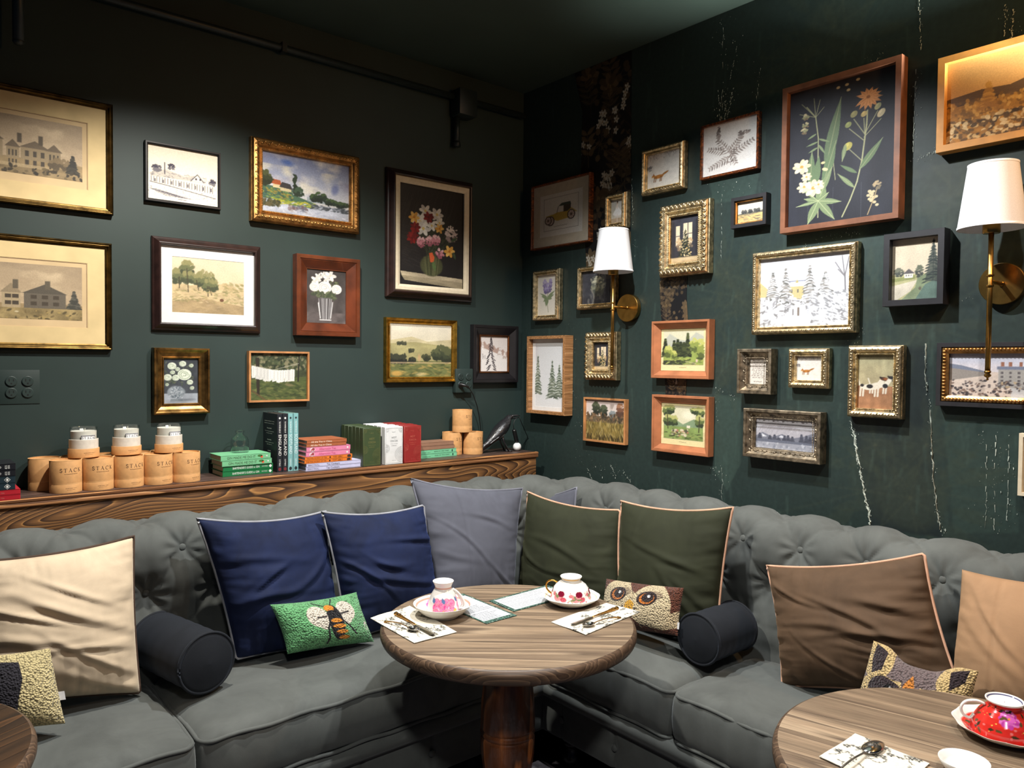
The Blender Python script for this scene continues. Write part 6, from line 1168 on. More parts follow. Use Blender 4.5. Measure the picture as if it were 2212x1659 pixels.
# books
m_pages = plain('page_edges', (196, 186, 166), .9, 0, .12, 400, .2, .3, 0, 0, (.05, .05, 6)); m_pages_shaded = plain('shaded_page_edges', (150, 144, 138), .9, 0, .12, 400, .2, .3, 0, 0, (.05, .05, 6))  # second copy greyed: shade on the page ends put into the colour
def bookm(c): return plain('book_cover_%d_%d_%d' % tuple(c), c, .45, 0, .03, 40)
def book(label, col, L, T, D, texts, loc, rot=(0, 0, 0), group=None, pages=None, art=None):
    """spine along X facing -Y, thickness along Z. texts: (string, x0, width, z0, height, colour)"""
    t = thing('book', label, 'book', loc, rot, group); c = .0016; m = bookm(col); q = MB(); q.box((L/2, D/2, c/2), (L, D, c)); q.box((L/2, D/2, T-c/2), (L, D, c))
    q.rbox((L/2, .0015, T/2), (L, .003, T), .0008, 1); q.obj('cover', m, t); MB().box((L/2, D/2+.0005, T/2), (L-.006, D-.007, T-2*c-.0002)).obj('page_block', pages or m_pages, t)
    for s, x0, w, z0, h, tc in texts:
        v, f = text2d(s, w, h); mk('spine_lettering', np.stack([x0+v[:, 0], np.full(len(v), -.0004), z0+v[:, 1]], -1), f, plain('ink_%d_%d_%d' % tuple(tc), tc, .6), t)
    if art: art(t, L, T)
    return t
def flat(x0, y, mt, n=16):
    return MB().lathe([(0, 0), (1, 0), (1, .3), (0, .3)], n)
def blob(t, x, z, rx, rz, col, y=-.0006):
    m = 14; V = [(x+rx*math.cos(a), y, z+rz*math.sin(a)) for a in np.linspace(0, 6.283, m, endpoint=False)]; mk('spine_ornament', V, [tuple(range(m))], plain('ink_%d_%d_%d' % tuple(col), col, .6), t)
def diamond(t, x, z, r, col):
    for s, cc in ((1, col), (.78, None)):
        pass
    mk('spine_ornament', [(x-r, -.0005, z), (x, -.0005, z-r), (x+r, -.0005, z), (x, -.0005, z+r)], [(0, 1, 2, 3)], plain('ink_%d_%d_%d' % tuple(col), col, .6), t)
WH, BK = (226, 226, 220), (24, 24, 26)
p0 = on('z', ZS, 481, 1031); xg = p0[0]; Lg = on('z', ZS, 588, 1021)[0]-xg; z = ZS
MG, DG = (118, 186, 138), (24, 112, 62); GB = 'books on the ledge'
for k in range(2):
    book('dark green gin guide book lying at the bottom of the green stack' if k == 0 else 'dark green gin guide book, second from the bottom of the green stack', DG, Lg, .0195, .125, [("BARTENDER'S GUIDE to GIN", .19*Lg, .53*Lg, .006, .0085, WH), ('TRISTAN STEPHENSON', .77*Lg, .12*Lg, .008, .004, WH)], (xg+.001*k, -.143, z), (0, 0, 0), GB, None, lambda t, L, T: diamond(t, L*.945, T/2, .0065, WH)); z += .0197
for k in range(2):
    book('mint green gin book, second from the top of the green stack' if k == 0 else 'mint green gin book at the top of the stack under the glass jar', MG, Lg*.99, .0205, .128, [('GIN MADE ME DO IT', .12*Lg, .56*Lg, .0055, .0095, (52, 66, 44))], (xg-.003-.005*k, -.146, z), (0, 0, 0), GB, None, lambda t, L, T: (blob(t, L*.78, T*.62, .010, .004, (60, 110, 50)), blob(t, L*.815, T*.4, .005, .0045, (226, 96, 60)), blob(t, L*.92, T*.5, .003, .003, WH))); z += .0207
zg = z
gj = thing('glass_jar', 'small clear bottle-necked glass dome standing on the green books', 'jar', (0, 0, 0)); pg = on('z', zg, 518, 979); d = (pg-CAM)[:2]; d /= np.linalg.norm(d); gj.location = (pg[0]+d[0]*.034, pg[1]+d[1]*.034, zg)
jp = [(.001, .0005), (.030, .0005), (.0335, .003), (.034, .04), (.033, .05), (.027, .062), (.017, .069), (.0145, .073), (.0145, .077), (.0175, .079), (.018, .083), (.0165, .086), (.013, .087), (.0115, .085)]
autosmooth(MB().lathe(jp, 44, (0, 0, 0), None, False).obj('jar_body', glassm(), gj), 60)
# standing travel books
pe = on('z', ZS, 597, 1020); xe = pe[0]; HB, TB, DB = .232, .0225, .155
for k in range(4):
    en = k < 2; cc = (30, 34, 40) if en else (122, 172, 172); tc = WH if en else (222, 236, 236); 
    lab = ['black travel book about England standing leftmost of four', 'black travel book about England standing second of four', 'pale teal travel book about Scotland standing third of four', 'pale teal travel book about Scotland standing rightmost of four'][k]
    t = book(lab, cc, HB, TB-.001, DB, [('ENGLAND' if en else 'SCOTLAND', .36*HB, .36*HB if en else .34*HB, .006, .0115, tc), ('THE WINTER SIDE OF', .13*HB, .2*HB, .008, .006, tc), ('SCOTT PEARCE' if en else 'GREIG', .78*HB, .12*HB, .008, .006, tc)], (xe+k*TB, -.142, ZS+HB), (0, math.pi/2, 0), GB, None, (lambda en: lambda t, L, T: (blob(t, L*.075, T*.5, .004, .004, WH if en else (26, 40, 46)), blob(t, L*.95, T*.5, .007, .006, (120, 40, 44) if en else (26, 40, 46))))(en))
    if k == 0:
        V, Fc, n = [], [], 0
        for j, (s, w, h, zz) in enumerate((('Anything and everything you need to', .10, .0042, .035), ('know for a touring holiday', .095, .004, .044), ('PLACES', .045, .0045, .064), ('The fascinating the picturesque', .09, .004, .076), ('the historic places', .06, .004, .084), ('ROUTES', .04, .0045, .11), ('To help you make the most of', .085, .004, .121), ('your days out', .05, .004, .129), ('MAPS', .03, .0045, .155))):
            v, f = text2d(s, w, h); v[:, 0] -= w/2; V.append(np.stack([zz*np.ones(len(v))-v[:, 1], DB/2-v[:, 0], np.full(len(v), -.0004)], -1)); Fc += [tuple(i+n for i in q) for q in f]; n += len(v)
        mk('cover_lettering', np.vstack(V), Fc, plain('ink_%d_%d_%d' % WH, WH, .6), t)
# tea books
pt = on('z', ZS, 663, 1018); xt = pt[0]; yt = -.182; xr = lambda px: on('y', yt, px, 1000)[0]
specs = [((196, 196, 226), .0147, 661, 779, [('Tea Cocktails', .36, .24, BK), ('BRIAN D TENDALL', .03, .2, (90, 90, 110))], 'lavender tea cocktails book'), ((226, 122, 44), .0133, 658, 760, [('THE PHILOSOPHY OF TEA', .03, .42, (70, 34, 20)), ('TONY GEBELY', .58, .22, (70, 34, 20))], 'orange philosophy of tea book'), ((222, 132, 164), .0193, 661, 756, [('Afternoon Tea', .28, .38, (186, 62, 108))], 'pink afternoon tea book'), ((168, 96, 60), .0133, 662, 748, [('All the Tea in China', .1, .52, (236, 226, 210))], 'rust brown tea history book')]
z = ZS
for c_, T, a, b, tx, nm in specs:
    for k in range(2):
        x0 = xr(a)+.002*k; L = xr(b)-xr(a)
        def art(t, L, T, c_=c_):
            if c_[2] == 164: blob(t, L*.13, T*.5, .012, T*.42, (226, 206, 206)); blob(t, L*.15, T*.55, .006, T*.3, (150, 60, 70), -.0010); blob(t, L*.11, T*.4, .003, T*.2, (196, 90, 110), -.0010); blob(t, L*.93, T*.5, .004, .004, WH)
            elif c_[2] == 44: blob(t, L*.52, T*.5, .0035, .0035, (70, 34, 20)); blob(t, L*.93, T*.5, .009, T*.38, (50, 40, 36))
        book(nm+(' lying lower of its pair in the tea stack' if k == 0 else ' lying upper of its pair in the tea stack'), c_, L, T, .14, [(s, q*L, w*L, T*.25, T*.5, tc) for s, q, w, tc in tx], (x0, yt, z), (0, 0, 0), GB, m_pages_shaded, art); z += T+.0002
# cocoa boxes, three rows deep to the wall
def cocoa(col, ink, label, x, y, w, h, dp, k):
    t = thing('cocoa_box', label, 'box', (x, y, ZS), (0, 0, 0), 'hot cocoa boxes'); autosmooth(MB().rbox((w/2, dp/2, h/2), (w, dp, h), .0012, 1).obj('carton', plain('carton_%d_%d_%d' % tuple(col), col, .4, 0, .03, 30), t)); mi = plain('ink_%d_%d_%d' % tuple(ink), ink, .5)
    q = MB()
    for (ax, az, bx, bz) in ((.004, .006, w-.004, .006), (.004, h-.006, w-.004, h-.006), (.004, .006, .004, h-.006), (w-.004, .006, w-.004, h-.006)): q.box(((ax+bx)/2, dp/2, (az+bz)/2), (abs(bx-ax)+.0005, dp+.0006, abs(bz-az)+.0005))
    q.obj('printed_border', mi, t)
    if k == 0:
        V, Fc, n = [], [], 0
        for s, ww, hh, zz in (('HOT', .024, .008, .69*h), ('COCOA', .036, .008, .60*h), ('DRINKING CHOCOLATE', .034, .0024, .54*h), ('PEPPERMINT', .026, .0024, .49*h), ('NET WT 8 OZ', .018, .0022, .1*h)):
            v, f = text2d(s, ww, hh); v[:, 0] += w/2-ww/2; V.append(np.stack([v[:, 0], np.full(len(v), -.0004), zz+v[:, 1]], -1)); Fc += [tuple(i+n for i in g) for g in f]; n += len(v)
        mk('lettering', np.vstack(V), Fc, mi, t)['kind'] = 'stuff'; q = MB()
        for cx_, cz_, r0 in ((w-.006, .042, .034), (.006, .07, .018), (w-.008, h-.012, .014), (.01, h-.012, .012)):
            for r in np.arange(.004, r0, .0042):
                P = [(cx_+r*math.cos(a), -.0004, cz_+r*math.sin(a)) for a in np.linspace(0, 6.283, 40) if .004 < cx_+r*math.cos(a) < w-.004 and .006 < cz_+r*math.sin(a) < h-.006]
                if len(P) > 2: 
                    for a, b in zip(P[:-1], P[1:]):
                        if abs(a[0]-b[0])+abs(a[2]-b[2]) < r*.5+.001: q.tube([a, b], .0003, 3)
        q.obj('ring_pattern', mi, t)['kind'] = 'stuff'
        s_ = [(w*.38+.002*i, -.0004, h*.86+.0022*math.sin(i*1.7)) for i in range(10)]; MB().tube(s_, .0004, 3).obj('script_logo', mi, t)
for nm, col, ink, pxa, pxb, yf in (('green', (62, 76, 48), (128, 122, 72), 784, 822.5, -.200), ('white', (222, 222, 220), (70, 72, 76), 831.6, 870, -.204), ('red', (144, 42, 40), (190, 96, 80), 872.6, 909.7, -.206)):
    xa, xb = on('y', yf, pxa, 1000)[0], on('y', yf, pxb, 1000)[0]; hh = on('y', yf, pxa, 928 if nm == 'green' else 924)[2]-ZS
    for k in range(6): cocoa(col, ink, ('%s hot cocoa box at the front of its row' % nm) if k == 0 else '%s hot cocoa box, %s' % (nm, ('', 'second from the front of its row', 'third from the front of its row', 'third from the wall in its row', 'second from the wall in its row', 'rearmost against the wall')[k]), xa, yf+.0325*k, xb-xa, .162+.0015*((k*7) % 3), .031, k)
# mint and tan paperbacks
xa, xb = on('y', -.118, 895, 985)[0], on('y', -.118, 987, 985)[0]; L = xb-xa; z = ZS
for k in range(4):
    mint = k < 2; book(['mint green road trip paperback at the bottom of the short stack', 'mint green road trip paperback, second from the bottom of the short stack', 'tan paperback, second from the top of the short stack', 'tan paperback on top of the short stack'][k], (120, 196, 152) if mint else (150, 114, 92), L*(1 if mint else .97), .0185 if mint else .017, .1, [('eyes on the road', .47*L, .34*L, .006, .0075, (30, 50, 44)), ('mitchell s clark', .18*L, .2*L, .006, .004, (60, 100, 80))] if mint else [], (xa-(.004*k), -.118, z), (0, 0, 0), GB, None, (lambda t, L, T: blob(t, L*.9, T*.5, .0035, .006, (30, 60, 50))) if mint else None); z += .0187 if mint else .0172
# stack at the left edge
yl = -.222; xr_ = lambda px: on('y', yl, px, 1040)[0]; z = ZS
for k, (c_, T, b, nm) in enumerate((((172, 28, 40), .016, 44, 'red book at the bottom of the left edge stack'), ((176, 30, 42), .016, 44, 'red book, second from the bottom of the left edge stack'), ((26, 44, 52), .021, 33, 'dark teal book with a diamond, lower of two'), ((26, 44, 52), .021, 33, 'dark teal book with a diamond, upper of two'), ((18, 20, 26), .0195, 34, 'black book, second from the top of the left edge stack'), ((20, 22, 28), .0195, 34, 'black book on top of the left edge stack'))):
    L = .21; x0 = xr_(b)-L
    if k < 2: tx = [('LIVING THE TEA', .6*L, .2*L, .005, .004, (206, 120, 110))]
    elif k < 4: tx = [('CHINA', .60*L, .2*L, .005, .010, (186, 60, 60))]
    else: tx = [('ORCHARD', .58*L, .24*L, .006, .007, WH), ('OLD', .865*L, .03*L, .004, .011, WH), ('BOOKS', .905*L, .022*L, .004, .011, WH)]
    book(nm, c_, L, T, .13, tx, (x0, yl, z), (0, 0, 0), GB, None, (lambda t, L, T: (diamond(t, L*.9, T/2, .0085, WH), diamond(t, L*.9, T/2, .0001, WH), mk('spine_ornament', [(L*.9-.007, -.0007, T/2), (L*.9, -.0007, T/2-.007), (L*.9+.007, -.0007, T/2), (L*.9, -.0007, T/2+.007)], [(0, 1, 2, 3)], bookm((26, 44, 52)), t), blob(t, L*.9, T*.5, .003, .004, WH, -.0009))) if 2 <= k < 4 else None); z += T+.0002
# raven lamp
m_rav = plain('glossy_black_resin', (26, 26, 29), .32, 0, .3, 120, 1.0, .7, 0, .1, (.6, 1, 1.4)); YR = -.125
rp = lambda x, y, dy=0: on('y', YR+dy, x, y)
rv = thing('raven_lamp', 'glossy black raven lamp holding a bulb in its beak by the corner', 'lamp', tuple(on('y', YR, 1090, 975)*[1, 1, 0]+[0, 0, ZS])); RO = np.array(rv.location)
bodyP = [(1040, 968), (1050, 960), (1060, 951), (1068, 943), (1076, 934), (1083, 926), (1089, 918), (1094, 911), (1097, 905), (1100, 901), (1105, 900)]; br_ = [.008, .014, .023, .032, .038, .039, .035, .028, .020, .0175, .010]
from_px = np.array([rp(*p) for p in bodyP]); tt = np.linspace(0, 1, len(bodyP)); t2 = np.linspace(0, 1, 44); PP = np.stack([np.interp(t2, tt, from_px[:, i]) for i in range(3)], -1); rr = np.interp(t2, tt, br_)
for _ in range(3): PP[1:-1] = (PP[:-2]+2*PP[1:-1]+PP[2:])/4; rr[1:-1] = (rr[:-2]+2*rr[1:-1]+rr[2:])/4
MB().tube(PP-RO, rr, 18, False, .82).obj('body', m_rav, rv, True)
for s in (-1, 1):
    w = np.array([rp(*p) for p in ((1088, 916), (1079, 930), (1068, 943), (1056, 955), (1046, 964))])+np.array([0, s*.0, 0]); off = np.array([.012, .024, .021, .014, .006])
    w[:, 1] += s*off; MB().tube(w-RO, [.008, .013, .013, .009, .003], 10, False, .35).obj('wing', m_rav, rv, True)
bk = MB(); bk.tube(np.array([rp(1103, 899.5), rp(1110, 898), rp(1117, 897.5), rp(1123, 898.5)])-RO, [.0085, .0062, .0042, .0012], 10); bk.tube(np.array([rp(1103, 903), rp(1111, 903), rp(1121, 902)])-RO, [.0065, .0042, .0012], 10); bk.obj('beak', m_rav, rv, True)
for s in (-1, 1): MB().ball(rp(1101, 900)+[.004, s*.0115, .002]-RO, .0028, 8, 6).obj('eye', plain('bead_eye', (6, 6, 8), .1), rv, True)
tl = np.array([rp(1064, 950), rp(1052, 960), rp(1040, 969)]); MB().tube(tl-RO, [.012, .011, .009], 10, False, 1.5).obj('tail', m_rav, rv, True)
for s in (-1, 1):
    a = rp(1080, 940)+[0, s*.013, 0]; f = rp(1094, 971)+[0, s*.015, 0]; f[2] = ZS+.004; kn = (a+f)/2+[-.004, 0, .002]; lg = MB(); lg.tube(np.array([a, kn, f])-RO, [.0085, .0048, .004], 8)
    for dx, dy in ((.022, 0), (.016, .012), (.016, -.012), (-.014, 0)): lg.tube(np.array([f, f+[dx*.6, dy*.6, .001], f+[dx, dy, -.0022]])-RO, [.0036, .003, .0016], 6)
    lg.obj('leg', m_rav, rv, True)
bc = on('y', YR-.012, 1117, 963); bc[2] = ZS+.0215; sk0 = on('y', YR-.012, 1116, 952); sk1 = on('y', YR-.012, 1110, 928)
MB().ball(bc-RO, .021, 20, 12).obj('bulb', plain('opal_globe', (230, 230, 228), .25), rv, True); ax = (sk1-sk0); MB().tube(np.array([sk0-ax*.12, sk0, sk1-ax*.12, sk1, sk1+ax*.02])-RO, [.0095, .0105, .0105, .0085, .003], 14).obj('socket', plain('black_bakelite', (14, 14, 15), .35), rv, True)
q = [on('y', YR-.012, *p) for p in ((1110, 928), (1109, 918), (1111, 910), (1115, 904), (1119, 900.5))]; MB().tube(np.array(q)-RO, .0016, 6).obj('bulb_cord', plain('black_flex', (16, 16, 17), .5), rv, True)
q = [on('y', YR*(1-t), *p) for p, t in (((1121, 900), 0), ((1126, 912), .1), ((1132, 926), .25), ((1139, 942), .45), ((1143, 956), .6), ((1144.5, 969), .72))]; q.append(np.array([q[-1][0], q[-1][1], ZS+.002])); MB().tube(np.array(q)-RO, .0019, 6).obj('tail_cord', plain('black_flex', (16, 16, 17)), rv, True)
pc = thing('power_cord', 'black plug and cord hanging from the outlet box to the ledge', 'cord', tuple(on('y', -.05, 998, 832))); PO = np.array(pc.location)
q = [on('y', yv, *p) for p, yv in (((994, 831), -.033), ((1003, 832), -.06), ((1012, 836), -.066), ((1022, 852), -.06), ((1031, 878), -.045), ((1036, 905), -.03), ((1039, 935), -.02), ((1041, 962), -.018))]; q.append(np.array([q[-1][0], q[-1][1], ZS+.002])); qq = np.array(q); t3 = np.linspace(0, len(q)-1, 40); MB().tube(np.stack([np.interp(t3, np.arange(len(q)), qq[:, i]) for i in range(3)], -1)-PO, .0023, 8).obj('flex', plain('black_flex', (16, 16, 17)), pc, True)
autosmooth(MB().tube(np.array([on('y', -.034, 993, 831), on('y', -.045, 998, 831), on('y', -.062, 1006, 833), on('y', -.066, 1012, 836)])-PO, [.011, .010, .006, .003], 10).obj('plug', plain('black_bakelite', (14, 14, 15)), pc))
# ------------------------------------------------------------------ round tables
m_top = wood('weathered_pine_top', (122, 103, 84), (168, 147, 121), 'x', 7, .45, 13, .5, .55, (150, 129, 105), .15, 0, True); m_rim = wood('dark_pine_rim', (78, 61, 48), (122, 98, 76), 'x', 18, .9, 12, .45, .4, (98, 77, 60), .15); m_col = wood('stained_pedestal', (84, 46, 24), (168, 100, 52), 'z', 5, 1.2, 10, .32, .5, (124, 70, 36), .08, .3); TZ = .75
def table(label, x, y, top, rim, rz=0, R=.383):
    t = thing('round_table', label, 'table', (x, y, 0), (0, 0, rz), 'round pedestal tables')
    tt_ = MB().lathe([(R-.011, TZ-.0012), (.001, TZ-.0012)], 96, (0, 0, 0), None, False).obj('table_top', plain('board_joint', (70, 56, 44), .8), t); nb = 7; rb = R-.0105
    for i in range(nb):
        y0, y1 = -rb+2*rb*i/nb+.0004, -rb+2*rb*(i+1)/nb-.0004; e_ = lambda q: math.sqrt(max(0, rb*rb-q*q)); ys = np.linspace(y0, y1, 14)
        P = [(e_(q), q) for q in ys]+[(-e_(q), q) for q in ys[::-1]]; P = [p for j, p in enumerate(P) if j == 0 or abs(p[0]-P[j-1][0])+abs(p[1]-P[j-1][1]) > 1e-6]; k = len(P)
        V = [(p[0], p[1], TZ) for p in P]+[(p[0], p[1], TZ-.0015) for p in P]; mk('board', V, [tuple(range(k))]+[(j, k+j, k+(j+1) % k, (j+1) % k) for j in range(k)], top, tt_)
    autosmooth(MB().lathe([(R-.0105, TZ-.0002), (R-.004, TZ-.004), (R, TZ-.014), (R, TZ-.026), (R-.004, TZ-.036), (R-.012, TZ-.042), (R-.03, TZ-.044), (0, TZ-.044)], 96, (0, 0, 0), None, False).obj('rounded_rim', rim, t), 60)
    pf = [(.056, TZ-.044), (.058, TZ-.06), (.064, TZ-.10), (.072, TZ-.16), (.080, TZ-.24), (.083, TZ-.315), (.0815, TZ-.32), (.0795, TZ-.324), (.0815, TZ-.328), (.0835, TZ-.334), (.0815, TZ-.34), (.0795, TZ-.344), (.0815, TZ-.348), (.083, TZ-.354), (.081, TZ-.40), (.074, TZ-.45), (.064, TZ-.5), (.056, TZ-.56), (.055, TZ-.6), (.07, TZ-.63), (.075, TZ-.66)]
    autosmooth(MB().lathe(pf, 48, (0, 0, 0), None, False).obj('pedestal', m_col, t), 50)
    autosmooth(MB().lathe([(.075, .09), (.10, .085), (.13, .06), (.17, .045), (.20, .035), (.205, .02), (.20, .008), (0, .008)], 48, (0, 0, 0), None, False).obj('foot', m_col, t), 50); return t
table('round pine pedestal table laid with two teacups in the middle', -1.147, -1.292, m_top, m_rim, -.696)
table('round pine table with a red teacup at the right', -.972, -2.515, m_top, m_rim, -1.31)
table('dark stained round table just showing at the left edge', -2.735, -1.165, wood('dark_stained_top', (44, 28, 18), (110, 74, 44), 'x', 12, .8, 12, .45, .5, (74, 50, 30), .15, 0, True), m_rim, .5)
# ------------------------------------------------------------------ paper on the tables
m_tissue = printed('printed_paper', .85, .03, 200, .05)
def sheet_(name, label, cat, cor, cv, z, lift=None, group=None, th=.0012):
    P = np.array([on('z', z, *c) for c in cor]); base = P.mean(0); o = thing(name, label, cat, tuple(base), (0, 0, 0), group); n, m = cv.h, cv.w
    u, v = np.meshgrid(np.linspace(0, 1, m), np.linspace(0, 1, n)); B = ((1-u)*(1-v))[..., None]*P[0]+(u*(1-v))[..., None]*P[1]+(u*v)[..., None]*P[2]+((1-u)*v)[..., None]*P[3]
    if lift is not None: B[..., 2] += lift(u, v)
    V = np.vstack([B.reshape(-1, 3), B.reshape(-1, 3)-[0, 0, th]])-base; Fs = np.vstack([gridf(n, m), gridf(n, m, False, n*m, True)])
    mk('sheet', V, Fs, m_tissue, o, False, np.vstack([cv.a.reshape(-1, 3)]*2)); return o
def cv_napkin(seed):
    c = Cv(110, 110, (216, 210, 194), seed); r = c.r; k = (64, 64, 60)
    for i in range(34):
        x, y, a = r.random(), r.random(), r.uniform(0, 6.28); L = r.uniform(.08, .2); p = [(x+L*t*math.cos(a+t), y+L*t*math.sin(a+t)) for t in np.linspace(0, 1, 6)]; c.line(p, .008, k, .75)
        for q in p[1:]: c.leaf(q[0], q[1], q[0]+r.uniform(-.05, .05), q[1]+r.uniform(-.05, .05), .012, k, None, .65)
        if i % 3 == 0: c.flower(x, y, .05, k, (200, 194, 180), 6, (130, 128, 118))
    return c
def cv_menu(seed):
    c = Cv(130, 100, (58, 92, 80), seed); c.cloud((20, 40, 36), 40, 40, .5, 12, 3).cloud((150, 170, 156), 50, 50, .62, 14, 5); c.rect(.06, .08, .94, .92, (206, 208, 210)); r = c.r; y = .13
    while y < .9:
        for x0, w in ((.09, r.uniform(.5, .82)),):
            x = x0
            while x < x0+w: l = r.uniform(.03, .09); c.line([(x, y), (min(x+l, x0+w), y)], .013, (60, 66, 74), .9); x += l+.018
        y += .042 if r.random() < .75 else .075
    return c
ZT = TZ+.0016
wav = lambda s: (lambda u, v: .0012*np.sin(u*7+s)*np.cos(v*6+s)+.0015)
GN = 'printed paper napkins'
sheet_('paper_napkin', 'floral paper napkin overhanging the table edge at the left setting', 'napkin', [(800, 1336), (885, 1309), (987, 1366), (895, 1390)], cv_napkin(3), ZT, lambda u, v: .0015+.0015*np.sin(u*6)*np.cos(v*5)-0*np.clip(.12-u, 0, 1), GN)
sheet_('paper_napkin', 'floral paper napkin at the right setting of the middle table', 'napkin', [(1190.5, 1344), (1310, 1303), (1383, 1322.5), (1265, 1372)], cv_napkin(5), ZT, wav(2), GN)
T_, R_ = on('z', ZT, 1847, 1586), on('z', ZT, 2008, 1651); Ld = on('z', ZT, 1734, 1659); l_ = np.linalg.norm(R_-T_); dL = (Ld-T_)/np.linalg.norm(Ld-T_)
def cvw(P):
    q = RC @ (np.asarray(P)-CAM); return (W/2+FPX*q[0]/q[2], H/2-FPX*q[1]/q[2])
sheet_('paper_napkin', 'floral paper napkin with a lone spoon on the right table', 'napkin', [cvw(T_), cvw(R_), cvw(R_+dL*l_), cvw(T_+dL*l_)], cv_napkin(9), ZT, wav(1), GN)
GM = 'printed menus'
sheet_('menu_card', 'white menu card with dark green border beside the pink peony cup', 'menu', [(938, 1300), (1000, 1282), (1117, 1329.5), (1050.5, 1347.5)], cv_menu(2), ZT, lambda u, v: 0*u+.0004, GM)
sheet_('menu_card', 'white menu card with dark green border partly under the rose cup saucer', 'menu', [(1056, 1298), (1182, 1264), (1243, 1285), (1110, 1321)], cv_menu(7), ZT, lambda u, v: 0*u+.0004, GM)
# ------------------------------------------------------------------ cups and saucers
m_china = printed('painted_china', .12, .0, 50, 0, .6)
m_gilt = metalm('gilding', (214, 162, 70), .2, .1, 40); m_wch = plain('white_china', (228, 226, 220), .12, 0, .01, 30)
def china(name, prof, cv, parent, mat=m_china, scal=0, n=200):
    p = np.array(prof, float); dl_ = np.r_[0, np.cumsum(np.hypot(*np.diff(p, axis=0).T))]; m = 100; s = np.linspace(0, dl_[-1], m); r = np.interp(s, dl_, p[:, 0]); z = np.interp(s, dl_, p[:, 1]); a = np.linspace(0, 2*np.pi, n, endpoint=False)
    rr = r[:, None]*(1+scal*np.cos(a*10)[None]*np.clip((r/r.max()-.6)/.4, 0, 1)[:, None]); V = np.stack([rr*np.cos(a), rr*np.sin(a), np.repeat(z[:, None], n, 1)], -1).reshape(-1, 3)
    ca = cv.a[(np.linspace(0, cv.h-1, m)).astype(int)][:, (np.linspace(0, cv.w-1, n)).astype(int)].reshape(-1, 3)
    return autosmooth(mk(name, V, gridf(m, n, True), mat, parent, True, ca), 70)
def handle(parent, ang, pts, r, mat, part='handle'):
    c_, s_ = math.cos(ang), math.sin(ang); P = np.array([(x*c_, x*s_, z) for x, z in pts]); t = np.linspace(0, len(P)-1, 30); Q = np.stack([np.interp(t, np.arange(len(P)), P[:, i]) for i in range(3)], -1)
    for _ in range(4): Q[1:-1] = (Q[:-2]+2*Q[1:-1]+Q[2:])/4
    return MB().tube(Q, r, 10, False, .7).obj(part, mat, parent, True)
SAU = [(.001, .006), (.03, .006), (.045, .0075), (.06, .013), (.072, .020), (.0805, .0255), (.082, .0252), (.0735, .0175), (.06, .009), (.046, .003), (.043, 0), (.039, 0), (.038, .003), (.001, .003)]
DIR_R = math.atan2(-.641, .767)
